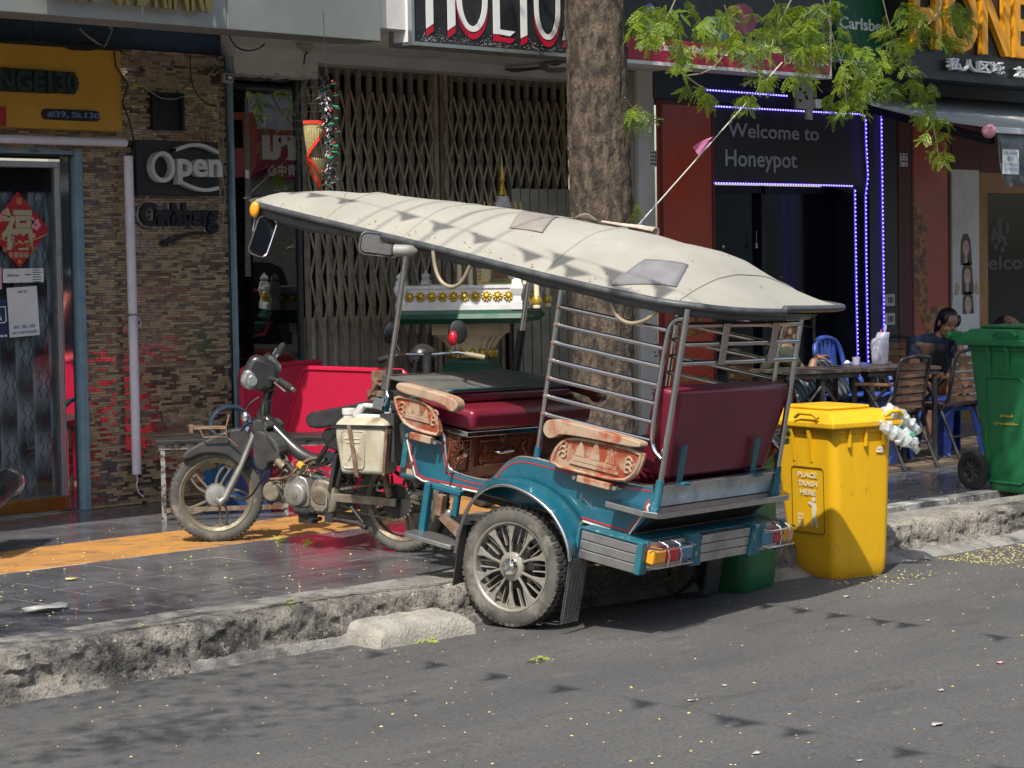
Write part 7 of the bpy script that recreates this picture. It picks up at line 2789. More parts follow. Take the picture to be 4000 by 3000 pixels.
def slat_chair(label, loc, rz, s=.92):
    t = thing('garden_chair', label, 'chair', M=Matrix.Translation(loc) @ Matrix.Rotation(rz, 4, 'Z') @ Matrix.Scale(s, 4), group='slatted garden chairs')
    # x sideways, +y the way the sitter faces, origin between the rear feet
    for j in range(6):
        z = .47 + .062 * j
        y = .10 - .16 * (z - .42)
        q = MB()
        P = [[(-.20 + .4 * i / 8, y - .015 * math.sin(i / 8 * math.pi), z + dz) for i in range(9)] for dz in (0, .048)]
        q.grid(P)
        q.build('back_slat', M_['chair_slat'], t, solid=.012)
    for j in range(7):
        MB().bx(-.21, .21, .14 + .06 * j, .188 + .06 * j, .435 - .002 * j, .448).build('seat_slat', M_['chair_slat'], t)
    for sx_ in (-1, 1):
        MB().tube([(sx_ * .22, .14, .42), (sx_ * .22, .09, .50), (sx_ * .215, .02, .84), (sx_ * .19, .012, .865)], .014, 8).build('back_post', M_['dark_metal'], t, smooth=60)
        MB().tube([(sx_ * .235, -.04, 0), (sx_ * .23, .16, .42), (sx_ * .235, .33, .66)], .014, 8).build('leg', M_['dark_metal'], t, smooth=60)
        MB().tube([(sx_ * .225, .50, 0), (sx_ * .23, .36, .44), (sx_ * .235, .10, .66)], .014, 8).build('leg', M_['dark_metal'], t, smooth=60)
        MB().bx(sx_ * .245 - .02, sx_ * .245 + .02, .06, .40, .655, .68).build('armrest', M_['chair_slat'], t, bevel=.008)
    q = MB()
    q.tube([(-.19, .012, .865), (0, .0, .885), (.19, .012, .865)], .014, 8).tube([(-.22, .14, .42), (-.22, .54, .42), (.22, .54, .42), (.22, .14, .42)], .012, 8).tube([(-.23, .05, .2), (.23, .05, .2)], .009, 6)
    q.build('frame_rail', M_['dark_metal'], t, smooth=60)
    return t


slat_chair('slatted chair nearest the yellow bin, seen from behind', (12.93, 8.72, K), R(2), .88)
slat_chair('slatted chair beside the green bin, seen from behind', (13.70, 8.76, K), R(-2), .9)
slat_chair('slatted chair under the raised knee behind the left table', (12.55, 10.0, K), R(-115))
slat_chair('slatted chair far back behind the seated woman', (15.2, 10.45, K), R(150))


def plastic_chair(label, loc, rz):
    t = thing('plastic_chair', label, 'chair', M=Matrix.Translation(loc) @ Matrix.Rotation(rz, 4, 'Z'))
    P = []
    for i in range(9):
        u = i / 8
        P.append([(-.2 + .4 * j / 8, .2 - .4 * u, .42 + .01 * math.cos(j * .785)) for j in range(9)])
    MB().grid(P).build('seat', M_['blue_plastic'], t, smooth=180, solid=.012)
    q = MB()
    q.tube(smooth_poly([(-.22, .18, .42), (-.24, .22, .66), (-.20, .25, .80), (-.10, .265, .85), (.10, .265, .85), (.20, .25, .80), (.24, .22, .66), (.22, .18, .42)], 2), .02, 8)
    q.tube(smooth_poly([(-.24, .22, .64), (-.27, .1, .64), (-.27, -.12, .62), (-.24, -.18, .5), (-.22, -.2, .42)], 1), .018, 8)
    q.tube(smooth_poly([(.24, .22, .64), (.27, .1, .64), (.27, -.12, .62), (.24, -.18, .5), (.22, -.2, .42)], 1), .018, 8)
    q.build('frame', M_['blue_plastic'], t, smooth=60)
    for x in (-.14, -.07, 0, .07, .14):
        MB().box((x, .245, .64), (.045, .012, .40), Matrix.Rotation(R(-6), 3, 'X')).build('back_slat', M_['blue_plastic'], t)
    for x in (-.2, .2):
        for y in (-.2, .2):
            MB().bar((x * .95, y * .9, .42), (x * 1.12, y * 1.12, 0), .045, .03).build('leg', M_['blue_plastic'], t)
    return t


plastic_chair('blue plastic armchair with rounded back behind the bagged drink', (13.95, 9.95, K), R(10))
st = thing('plastic_stool', 'square blue plastic stool between the slatted chair and green bin', 'stool', M=Matrix.Translation((13.93, 9.12, K)) @ Matrix.Rotation(R(-20), 4, 'Z'))
MB().bx(-.15, .15, -.15, .15, .40, .43).build('seat', M_['blue_plastic'], st, bevel=.012)
for x in (-1, 1):
    for y in (-1, 1):
        q = MB()
        q.add([(x * .15, y * .15, .40), (x * .06, y * .15, .40), (x * .14, y * .195, 0), (x * .195, y * .195, 0), (x * .15, y * .06, .40), (x * .195, y * .13, 0)], [(0, 1, 2, 3), (0, 3, 5, 4)])
        q.build('leg', M_['blue_plastic'], st, solid=.008)
q = MB()
q.bx(-.145, .145, -.152, -.146, .34, .40).bx(-.145, .145, .146, .152, .34, .40).bx(-.152, -.146, -.145, .145, .34, .40).bx(.146, .152, -.145, .145, .34, .40)
q.build('apron', M_['blue_plastic'], st)
slat_st = thing('plastic_stool', 'blue plastic stool hidden under the nearest slatted chair', 'stool', M=Matrix.Translation((13.15, 9.2, K)) @ Matrix.Rotation(R(15), 4, 'Z'))
for c in list(st.children):
    copy_tree(c, slat_st)
# bagged iced drink, glass and tissue on the tables
p = onZ(3437, 1422, .884)
bgd = thing('bagged_drink', 'iced tea cup in a clear carry bag with pink straw on table', 'drink', p)
mk('tea', (.24, .08, .025), .2)
mk('bag_film', (.62, .62, .75), .15, trans=.5)
mk('straw', (.62, .10, .14), .4)
MB().lathe([(.001, .002), (.055, .002), (.062, .085), (.001, .086)], 18).build('tea', M_['tea'], bgd, smooth=40)
MB().lathe([(.056, .0), (.066, .13), (.066, .15), (.06, .17), (.045, .185), (.001, .186)], 18, cap=False).build('cup', M_['bag_film'], bgd, smooth=40)
P = []
for i in range(10):
    z = .025 * i
    P.append([((.072 + .006 * math.sin(a * 1.9 + i)) * (1 if i < 6 else 1 - .12 * (i - 5)) * math.cos(a * .4488) + (.012 * max(0, i - 5)), (.05) * math.sin(a * .4488), z) for a in range(14)])
MB().grid(P, closed=True).build('bag', M_['bag_film'], bgd, smooth=180)
q = MB().add([(.05, 0, .2), (.075, .0, .2), (.088, 0, .27), (.078, .01, .28)], [(0, 1, 2, 3)])
q.build('bag_handle', M_['bag_film'], bgd, solid=.004)
MB().cyl((-.01, 0, .18), (.02, 0, .245), .004, 6).build('straw', M_['straw'], bgd)
p = onZ(3345, 1425, .882)
g_ = thing('drinking_glass', 'small empty glass tumbler on the left dark table', 'glass', p)
MB().lathe([(.024, 0), (.030, .055), (.027, .055), (.022, .006), (.001, .006)], 16).build('tumbler', M_['bag_film'], g_, smooth=40)
p = onZ(3310, 1424, .882)
q = MB().ball((0, 0, .012), (.028, .02, .017), 10, 7)
q.v = [(x + .006 * noise.noise(V((x * 90, y * 90, z * 90))), y, z + .005 * noise.noise(V((x * 80, 3, z * 80)))) for x, y, z in q.v]
o = q.build('tissue', M_['pure_white'], smooth=30)
o.location = p
tag(o, 'crumpled white tissue on the left dark table', 'tissue')

# ================================================================ PEOPLE
mk('skin', (.27, .145, .09), .5, sub=.1)
mk('hair', (.012, .010, .009), .45)
mk('shirt_navy', (.02, .035, .075), .8)
mk('apron_black', (.012, .012, .014), .8)
mk('shirt_olive', (.045, .05, .028), .85)
mk('cap_brown', (.08, .055, .04), .8)


def plaid():
    m = mat('plaid', (.10, .14, .17), .85)
    N, L = m.node_tree.nodes, m.node_tree.links
    tc = N.new('ShaderNodeNewGeometry')
    outs = []
    for rot in ((.4, .5, 0), (1.3, -.6, .8)):
        mp = N.new('ShaderNodeMapping')
        mp.inputs['Rotation'].default_value = rot
        L.new(tc.outputs['Position'], mp.inputs[0])
        wv = N.new('ShaderNodeTexWave')
        wv.inputs['Scale'].default_value = 9
        wv.wave_profile = 'SIN'
        L.new(mp.outputs[0], wv.inputs['Vector'])
        rp = N.new('ShaderNodeValToRGB')
        rp.color_ramp.elements[0].position = .55
        rp.color_ramp.elements[1].position = .7
        L.new(wv.outputs['Fac'], rp.inputs[0])
        outs.append(rp.outputs[0])
    ad = N.new('ShaderNodeMix')
    ad.data_type = 'RGBA'
    ad.blend_type = 'ADD'
    ad.inputs[0].default_value = 1
    L.new(outs[0], ad.inputs[6])
    L.new(outs[1], ad.inputs[7])
    mx = N.new('ShaderNodeMix')
    mx.data_type = 'RGBA'
    mx.inputs[6].default_value = (.03, .05, .07, 1)
    mx.inputs[7].default_value = (.30, .34, .36, 1)
    ml = N.new('ShaderNodeMath')
    ml.operation = 'MULTIPLY'
    ml.inputs[1].default_value = .5
    L.new(ad.outputs[2], ml.inputs[0])
    L.new(ml.outputs[0], mx.inputs[0])
    L.new(mx.outputs[2], N['Principled BSDF'].inputs['Base Color'])
    return m


PLAID = plaid()


def skinned(name, joints, edges, m_, parent=None, root=0, sub=2):
    """joints: (xyz, radius); one continuous surface grown along the edges"""
    me = bpy.data.meshes.new(name)
    me.from_pydata([j[0] for j in joints], edges, [])
    o = bpy.data.objects.new(name, me)
    COL.objects.link(o)
    me.materials.append(m_)
    q = o.modifiers.new('skin', 'SKIN')
    q.use_smooth_shade = True
    for i, j in enumerate(joints):
        r_ = j[1] if isinstance(j[1], tuple) else (j[1], j[1])
        me.skin_vertices[0].data[i].radius = r_
        me.skin_vertices[0].data[i].use_root = i == root
    q = o.modifiers.new('sub', 'SUBSURF')
    q.levels = q.render_levels = sub
    o.parent = parent
    return o


def head_on(parent, c, face, up_, hair_m, s=1, cap=None, long_hair=False):
    """skull with nose, eyes, mouth, ears as child meshes; face = direction looked at"""
    fy_ = V(face).normalized()
    ux = V(up_).normalized()
    rx = fy_.cross(ux).normalized()
    ux = rx.cross(fy_)
    T = Matrix((rx, fy_, ux)).transposed().to_4x4()
    T.translation = V(c)
    T = T @ Matrix.Scale(s, 4)
    q = MB()
    q.T = T
    q.ball((0, -.008, .025), (.072, .092, .085), 18, 14)
    q.ball((0, .028, -.045), (.056, .058, .072), 16, 12)
    q.ball((0, .082, -.014), (.012, .017, .020), 8, 6)
    for sx_ in (-1, 1):
        q.ball((sx_ * .073, -.005, -.01), (.010, .020, .030), 8, 6)
        q.ball((sx_ * .034, .058, -.035), (.024, .022, .024), 8, 6)
    q.ball((0, .074, -.06), (.018, .010, .007), 8, 6)
    h = q.build('head', M_['skin'], parent, smooth=180)
    q = MB()
    q.T = T
    for sx_ in (-1, 1):
        q.ball((sx_ * .031, .074, .004), (.011, .006, .0028), 8, 6)
        q.box((sx_ * .032, .077, .022), (.026, .006, .003))
    q.box((0, .082, -.060), (.028, .005, .002))
    q.build('features', M_['hair'], h)
    q = MB()
    q.T = T
    if cap:
        q.lathe([(.088, .03), (.09, .06), (.075, .105), (.04, .122), (.001, .126)], 18, Matrix.Diagonal((.92, 1.1, 1, 1)))
        q.lathe([(.001, .035), (.07, .034), (.075, .03)], 16, Matrix.Translation((0, .10, .01)) @ Matrix.Diagonal((1, 1, 1, 1)))
        q.build('cap', cap, h, smooth=50)
    else:
        q.ball((0, -.022, .040), (.081, .094, .084), 18, 12)
        q.ball((0, -.05, -.01), (.076, .065, .08), 14, 10)
        for sx_ in (-1, 1):
            q.ball((sx_ * .06, .02, .04), (.024, .05, .05), 10, 8)
        if long_hair:
            q.ball((0, -.09, -.05), (.045, .045, .09), 12, 10)
        q.build('hair', hair_m, h, smooth=180)
    return h


def hand(parent, wrist, d, palm, curl=.6, s=1):
    """palm and five unequal bent fingers in one skinned mesh"""
    d = V(d).normalized()
    n = V(palm).normalized()
    sd_ = d.cross(n).normalized()
    n = sd_.cross(d)
    w0 = V(wrist)
    J = [(w0, .022 * s), (w0 + d * .045 * s, (.026 * s, .014 * s))]
    E_ = [(0, 1)]
    for k, (off, L2) in enumerate(((-.027, .062), (-.009, .072), (.009, .068), (.026, .052))):
        b = w0 + d * .085 * s + sd_ * off * s
        i0 = len(J)
        J.append((b, .0088 * s))
        a1 = curl * .6
        p1 = b + (d * math.cos(a1) + n * math.sin(a1)) * L2 * .5 * s
        a2 = curl * 1.5
        p2 = p1 + (d * math.cos(a2) + n * math.sin(a2)) * L2 * .5 * s
        J += [(p1, .0078 * s), (p2, .0062 * s)]
        E_ += [(1, i0), (i0, i0 + 1), (i0 + 1, i0 + 2)]
    i0 = len(J)
    t0 = w0 + d * .03 * s - sd_ * .026 * s
    J += [(t0, .011 * s), (t0 + (d * .6 - sd_ * .6 + n * .4).normalized() * .035 * s, .0095 * s), (t0 + (d * .75 - sd_ * .45 + n * .5).normalized() * .062 * s, .008 * s)]
    E_ += [(0, i0), (i0, i0 + 1), (i0 + 1, i0 + 2)]
    return skinned('hand', J, E_, M_['skin'], parent, 0, 1)


def person(label, name='person'):
    o = bpy.data.objects.new(name, None)
    COL.objects.link(o)
    return tag(o, label, 'person')


# woman leaning on the table, chin in hand
wm = person('woman with dark tied hair in navy shirt resting chin on hand at the table')
hc = onY(3702, 1264, 9.85)
rt = V((.70, -.71, 0))
bk = V((.71, .70, 0))
hip = V((hc.x, hc.y, .60)) + bk * .28 + rt * -.10
ch = V((hc.x, hc.y, .90)) + bk * .10 + rt * -.09
nk = V((hc.x, hc.y, 1.02)) + bk * .05 + rt * -.04
shl, shr = ch + rt * -.165 + V((0, 0, .06)), ch + rt * .15 + V((0, 0, .05))
ell = shl + V((0, 0, -.24)) - bk * .10
elr = shr + V((0, 0, -.16)) - bk * .22 + rt * .05
wrl = ell - bk * .16 + rt * .20 + V((0, 0, .0))
wrr = hc + V((0, 0, -.13)) - bk * .05 + rt * .07
kn = hip - bk * .40 + V((0, 0, .03))
J = [(hip, (.15, .12)), (hip.lerp(ch, .5), (.12, .10)), (ch, (.13, .095)), (nk, .048), (nk.lerp(hc, .6), .044),
     (shl, .058), (ell, .040), (wrl, .026), (shr, .058), (elr, .040), (wrr, .026),
     (hip + rt * .10 - bk * .1, .09), (kn + rt * .12, .065), (kn + rt * .12 + V((0, 0, -.42)), .045), (hip - rt * .10 - bk * .1, .09), (kn - rt * .10, .065), (kn - rt * .10 + V((0, 0, -.42)), .045)]
E_ = [(0, 1), (1, 2), (2, 3), (3, 4), (2, 5), (5, 6), (6, 7), (2, 8), (8, 9), (9, 10), (0, 11), (11, 12), (12, 13), (0, 14), (14, 15), (15, 16)]
skinned('body', J, E_, M_['skin'], wm)
J2 = [(hip, (.165, .135)), (hip.lerp(ch, .5), (.135, .115)), (ch, (.145, .108)), (nk, .058), (shl, .072), (shl.lerp(ell, .62), .062), (shr, .072), (shr.lerp(elr, .55), .060)]
skinned('shirt', J2, [(0, 1), (1, 2), (2, 3), (2, 4), (4, 5), (2, 6), (6, 7)], M_['shirt_navy'], wm)
q = MB()
P = [[(hip.lerp(ch, u * 1.08) - bk * .155 + rt * (-.09 + .18 * t / 6) * (1.1 - .45 * u) - bk * .02 * math.sin(t / 6 * math.pi)) for t in range(7)] for u in (0, .3, .6, .9, 1.1)]
q.grid(P)
q.build('apron', M_['apron_black'], wm, smooth=180, solid=.01)
head_on(wm, hc, V((-.45, -.85, -.28)), V((.12, -.25, 1)), M_['hair'], 1.0, long_hair=True)
hand(wm, wrr, (V((0, 0, 1)) - rt * .25 + bk * .1), -rt * .6 + bk * .3, .5)
hand(wm, wrl, rt - bk * .2, V((0, 0, -1)), .3)
q = MB()
q.tube([wrr + V((.028 * math.cos(a), .028 * math.sin(a), .0)) for a in [k * .785 for k in range(8)]], .008, 6, closed=True)
q.build('watch', M_['rubber'], wm)
# man in a cap with one knee up, seen between the rear rails
mn = person('man in cap and olive shirt with plaid trousers, one knee drawn up')
hc = onY(3078, 1290, 9.85)
hip = V((hc.x + .02, hc.y + .14, .66))
ch = V((hc.x - .02, hc.y + .05, .93))
nk = V((hc.x, hc.y + .02, 1.06))
k1 = onY(3225, 1395, 9.85)
f1 = onY(3300, 1560, 9.80)
shl, shr = ch + V((-.12, -.10, .06)), ch + V((.12, .12, .06))
el = ch + V((.12, -.16, -.16))
wr = onY(3205, 1385, 9.78)
J = [(hip, (.15, .12)), (ch, (.14, .10)), (nk, .05), (nk.lerp(hc, .6), .046), (shl, .06), (el, .042), (wr + V((-.10, -.02, -.02)), .028), (shr, .06), (shr + V((.10, .0, -.22)), .042), (shr + V((.25, -.08, -.28)), .028),
     (hip + V((.08, -.06, 0)), .095), (k1 + V((.0, .0, -.06)), .066), (f1, .042), (hip + V((.08, .08, 0)), .09), (hip + V((.42, .10, -.02)), .066), (hip + V((.46, .06, -.44)), .044)]
E_ = [(0, 1), (1, 2), (2, 3), (1, 4), (4, 5), (5, 6), (1, 7), (7, 8), (8, 9), (0, 10), (10, 11), (11, 12), (0, 13), (13, 14), (14, 15)]
skinned('body', J, E_, M_['skin'], mn)
skinned('shirt', [(hip, (.165, .135)), (ch, (.155, .115)), (nk, .06), (shl, .075), (shl.lerp(el, .6), .06), (shr, .075), (shr + V((.06, 0, -.13)), .06)], [(0, 1), (1, 2), (1, 3), (3, 4), (1, 5), (5, 6)], M_['shirt_olive'], mn)
skinned('trousers', [(hip, (.17, .14)), (hip + V((.08, -.06, 0)), .12), (k1 + V((0, 0, -.06)), .092), (f1, .085), (hip + V((.08, .08, 0)), .11), (hip + V((.42, .10, -.02)), .088), (hip + V((.46, .06, -.35)), .07)], [(0, 1), (1, 2), (2, 3), (0, 4), (4, 5), (5, 6)], PLAID, mn)
head_on(mn, hc, V((.75, -.55, -.12)), V((.05, 0, 1)), M_['hair'], 1.0, cap=M_['cap_brown'])
hand(mn, wr + V((-.10, -.02, -.02)), V((1, -.1, .15)), V((0, 0, -1)), .5)
hand(mn, shr + V((.25, -.08, -.28)), V((1, -.4, -.1)), V((0, 0, -1)), .4)
# third person behind the green bin, hand raised to the head
tp = person('person half hidden behind the large green bin holding a dark phone to the head')
hc = onY(3925, 1295, 9.75)
hip = V((hc.x + .15, hc.y + .2, .60))
ch = V((hc.x + .06, hc.y + .08, .88))
nk = V((hc.x + .02, hc.y + .03, 1.0))
shl, shr = ch + V((-.12, .08, .06)), ch + V((.13, -.11, .05))
el = shr + V((.10, -.14, .0))
wr = hc + V((.05, -.10, .045))
J = [(hip, (.15, .12)), (ch, (.14, .10)), (nk, .05), (nk.lerp(hc, .6), .045), (shl, .06), (shl + V((-.05, -.08, -.22)), .042), (shl + V((.02, -.28, -.24)), .028), (shr, .06), (el, .042), (wr, .027), (hip + V((-.3, -.25, .02)), .07), (hip + V((-.32, -.28, -.40)), .045), (hip + V((-.1, -.4, .02)), .07), (hip + V((-.12, -.42, -.40)), .045)]
skinned('body', J, [(0, 1), (1, 2), (2, 3), (1, 4), (4, 5), (5, 6), (1, 7), (7, 8), (8, 9), (0, 10), (10, 11), (0, 12), (12, 13)], M_['skin'], tp)
skinned('shirt', [(hip, (.165, .135)), (ch, (.155, .115)), (nk, .06), (shl, .075), (shl + V((-.03, -.05, -.13)), .06), (shr, .075), (shr.lerp(el, .6), .058)], [(0, 1), (1, 2), (1, 3), (3, 4), (1, 5), (5, 6)], M_['apron_black'], tp)
head_on(tp, hc, V((-.6, -.75, -.15)), V((0, 0, 1)), M_['hair'], 1.0)
hand(tp, wr, V((-.75, .25, .45)), V((0, .9, -.3)), .55)
o = MB().box(wr + V((-.07, .015, .0)), (.10, .012, .05), Matrix.Rotation(R(10), 3, 'Y')).build('phone', M_['rubber'], bevel=.004)
tag(o, 'dark phone held at the head behind the green bin', 'phone')

# ================================================================ TREE, FOLIAGE
mk('bark', (.17, .125, .09), .95, c2=(.055, .043, .035), sc=12, lo=.38, hi=.58, stretch=(1.6, 1.6, .8), bump=1, bsc=42, bdist=.03,
   spot=[((.34, .22, .13), 5, .60, .76), ((.03, .024, .02), 24, .58, .68)])
mk('twig', (.22, .18, .12), .8)
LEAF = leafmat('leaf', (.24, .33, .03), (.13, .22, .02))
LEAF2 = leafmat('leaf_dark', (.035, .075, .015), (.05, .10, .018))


def trunk(mb, x, y, prof):
    P = []
    for i in range(len(prof) - 1):
        (z0, r0_, dx0), (z1, r1_, dx1) = prof[i], prof[i + 1]
        n = max(2, int((z1 - z0) / .028))
        for k in range(n):
            u = k / n
            z = z0 + (z1 - z0) * u
            r_ = r0_ + (r1_ - r0_) * u
            dx = dx0 + (dx1 - dx0) * u
            row = []
            for a in range(80):
                an = 2 * math.pi * a / 80
                c_, s_ = math.cos(an), math.sin(an)
                f1_ = noise.noise(V((c_ * 3.2, s_ * 3.2, z * 2.0)))
                f2_ = noise.noise(V((c_ * 8 + 5, s_ * 8, z * 7)))
                f3_ = noise.noise(V((c_ * 20, s_ * 20 + 9, z * 19)))
                rr_ = r_ * (1 + .06 * f1_) + .016 * abs(noise.noise(V((c_ * 5.5, s_ * 5.5, z * 1.3)))) + .014 * abs(f2_) + .011 * f3_
                row.append((x + dx + rr_ * c_, y + rr_ * s_, z))
            P.append(row)
    mb.grid(P, closed=True)


tree = tag(bpy.data.objects.new('street_tree', None), 'street tree with rough brown trunk and feathery leaves behind the carriage', 'tree')
COL.objects.link(tree)
q = MB()
trunk(q, 10.70, 9.6, [(.1, .25, .0), (.5, .20, .0), (1.0, .185, .0), (2.0, .19, .01), (3.0, .178, -.02), (3.5, .185, -.03), (4.6, .15, -.1), (5.6, .10, -.15)])
q.build('trunk', M_['bark'], tree, smooth=180)
q = MB()
for pts in ([(10.6, 9.6, 3.7), (10.2, 8.6, 4.5), (9.8, 7.4, 5.0), (9.3, 6.4, 5.3)], [(10.6, 9.5, 4.0), (11.4, 8.8, 4.6), (12.4, 8.3, 5.0), (13.4, 7.6, 5.2)], [(10.6, 9.6, 3.6), (11.0, 9.0, 3.95), (11.6, 8.5, 4.1), (12.6, 8.2, 4.0)]):
    q.tube(smooth_poly(pts, 2), [.11 - .10 * i / 12.9 for i in range(len(smooth_poly(pts, 2)))], 10)
q.build('limb', M_['bark'], tree, smooth=60)

# one bipinnate leaf: petiole with pinna pairs, each a row of small leaflets
def make_leaf(seed):
    r_ = random.Random(seed)
    vs, fs = [], []
    def pinna(b, d, n_, L2):
        s_ = d.cross(n_).normalized()
        k = 8
        for i in range(k):
            u = (i + .6) / k
            c = b + d * (L2 * u) - n_ * (.10 * L2 * u * u)
            ln = .0165 * (1 - .55 * abs(u - .45) * 1.6) * L2 / .085
            for sg in (-1, 1):
                a = c
                e = c + s_ * sg * ln + d * ln * .25 - n_ * ln * r_.uniform(-.1, .5)
                wv = d * .0064 * L2 / .085
                m0 = len(vs)
                mid = (a + e) / 2
                vs.extend([a, mid - wv, e, mid + wv])
                fs.append((m0, m0 + 1, m0 + 2, m0 + 3))
    for pr_ in range(r_.choice([2, 3, 3, 4])):
        b = V((0, .018 + .026 * pr_, -.006 * pr_))
        for sg in (-1, 1):
            an = r_.uniform(.75, 1.15)
            d = V((sg * math.sin(an), math.cos(an), r_.uniform(-.75, .05))).normalized()
            pinna(b, d, V((0, 0, 1)), r_.uniform(.065, .095))
    pinna(V((0, .075, -.012)), V((r_.uniform(-.3, .3), 1, -.5)).normalized(), V((0, 0, 1)), .08)
    return vs, fs


LV = [make_leaf(i) for i in range(8)]


def add_leaf(vsall, fsall, p, sc, r_, droop=.5):
    vs, fs = r_.choice(LV)
    rot = Matrix.Rotation(r_.uniform(0, 6.28), 3, 'Z') @ Matrix.Rotation(r_.uniform(-.5 - droop, .5 - droop), 3, 'X') @ Matrix.Rotation(r_.uniform(-.7, .7), 3, 'Y')
    n = len(vsall)
    p = V(p)
    for v in vs:
        w_ = rot @ v * sc + p
        vsall.append((w_.x, w_.y, w_.z))
    fsall.extend([tuple(i + n for i in f) for f in fs])


rl = random.Random(5)
REG = [(2640, 75, 170, 85, 34), (2560, 60, 60, 60, 8), (2900, 120, 120, 120, 34), (3080, 100, 110, 100, 34), (3220, 130, 130, 140, 40), (3320, 320, 90, 100, 22), (3440, 230, 120, 140, 34), (3620, 80, 160, 90, 36), (3760, 60, 60, 60, 8),
       (3580, 320, 60, 60, 9), (3620, 420, 40, 60, 6), (3650, 490, 75, 35, 9), (3665, 590, 25, 25, 3), (2655, 240, 35, 90, 8), (2735, 345, 55, 25, 6), (2490, 432, 55, 22, 6), (3010, 290, 65, 45, 10), (2900, 385, 55, 35, 6), (3320, 400, 60, 30, 8), (2780, 110, 60, 90, 10), (3150, 240, 60, 70, 10), (2475, 800, 12, 12, 1), (2478, 890, 15, 15, 2)]
va, fa, vb, fb = [], [], [], []
for cx_, cy2, rx_, ry_, n in REG:
    for i in range(n):
        a, r_ = rl.uniform(0, 6.28), math.sqrt(rl.random())
        Y_ = rl.uniform(8.0, 8.9) if cx_ > 2560 or cy2 < 200 else rl.uniform(9.0, 9.25)
        p = onY(cx_ + rx_ * r_ * math.cos(a), cy2 + ry_ * r_ * math.sin(a), Y_)
        if rl.random() < .62:
            add_leaf(va, fa, p, rl.uniform(.8, 1.15), rl)
        else:
            add_leaf(vb, fb, p, rl.uniform(.8, 1.15), rl)
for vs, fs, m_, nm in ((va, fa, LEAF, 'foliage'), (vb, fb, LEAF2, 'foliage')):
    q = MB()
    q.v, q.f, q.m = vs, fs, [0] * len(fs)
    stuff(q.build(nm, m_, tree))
q = MB()
for path, Y_ in (([(2655, -40), (2620, 40), (2585, 110), (2580, 200)], 8.5), ([(2830, 20), (2850, 90), (2855, 150), (2820, 230), (2760, 285), (2670, 297)], 8.4), ([(2660, 200), (2665, 280), (2720, 330), (2760, 350)], 8.45),
                 ([(3205, -40), (3235, 80), (3260, 170), (3285, 240), (3300, 330), (3305, 400)], 8.4), ([(3440, -40), (3470, 90), (3500, 200), (3570, 300), (3600, 380), (3640, 470), (3660, 560), (3665, 620)], 8.4),
                 ([(3000, -40), (3060, 80), (3100, 150)], 8.5), ([(3700, -40), (3660, 60), (3600, 120)], 8.4), ([(2910, 260), (3010, 300), (3040, 330)], 8.5), ([(2440, 380), (2470, 425), (2530, 440)], 9.2), ([(3100, -20), (3010, 160), (3010, 290)], 8.5)):
    q.tube(smooth_poly([onY(a, c, Y_) for a, c in path], 1), .0045, 6)
q.build('twig', M_['twig'], tree, smooth=60)


def leaf_crown(parent, lobes, dens, seed):
    r_ = random.Random(seed)
    vs, fs = [], []
    for cx_, cy2, cz_, rx_, ry_, rz_, n in lobes:
        for i in range(int(n * dens)):
            u = V((r_.gauss(0, .5), r_.gauss(0, .5), r_.gauss(0, .5)))
            c = V((cx_ + rx_ * u.x, cy2 + ry_ * u.y, max(cz_ + rz_ * u.z, 3.75)))
            for k in range(6):
                p = c + V((r_.gauss(0, .09), r_.gauss(0, .09), r_.gauss(0, .06)))
                d = V((r_.uniform(-1, 1), r_.uniform(-1, 1), r_.uniform(-.6, .3))).normalized()
                s_ = d.cross(V((r_.uniform(-.4, .4), r_.uniform(-.4, .4), 1))).normalized()
                L2, w_ = r_.uniform(.07, .11), r_.uniform(.011, .017)
                m0 = len(vs)
                vs.extend([tuple(p), tuple(p + d * L2 * .5 - s_ * w_), tuple(p + d * L2), tuple(p + d * L2 * .5 + s_ * w_)])
                fs.append((m0, m0 + 1, m0 + 2, m0 + 3))
    q = MB()
    q.v, q.f, q.m = vs, fs, [0] * len(fs)
    return stuff(q.build('crown', LEAF2, parent))


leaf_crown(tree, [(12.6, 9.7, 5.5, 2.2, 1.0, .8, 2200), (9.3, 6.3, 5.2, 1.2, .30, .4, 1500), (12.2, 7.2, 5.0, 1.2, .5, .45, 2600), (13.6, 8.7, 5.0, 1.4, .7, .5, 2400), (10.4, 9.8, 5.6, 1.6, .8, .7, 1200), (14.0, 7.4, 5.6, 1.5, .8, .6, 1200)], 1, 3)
tree2 = tag(bpy.data.objects.new('street_tree', None), 'second street tree out of frame at left throwing dappled shade', 'tree')
COL.objects.link(tree2)
q = MB()
trunk(q, .6, 7.9, [(.0, .25, 0), (2.0, .2, 0), (4.6, .13, .25)])
q.tube([(.85, 7.9, 4.4), (1.6, 7.0, 4.9), (2.8, 6.1, 5.0)], [.11, .07, .02], 8)
q.build('trunk', M_['bark'], tree2, smooth=180)
leaf_crown(tree2, [(2.0, 6.1, 5.0, 1.5, .7, .4, 260), (.6, 7.6, 5.3, 1.4, 1.0, .5, 600), (1.5, 4.75, 5.2, .7, .25, .3, 60)], 1, 8)

# ================================================================ BUNTING AND OVERHEAD CABLES
mk('rope', (.60, .58, .52), .7)
mk('flag_pink', (.55, .16, .33), .6)
mk('flag_purple', (.20, .14, .42), .6)
mk('flag_yellow', (.60, .42, .05), .6)
SD = SUN / SUN.z


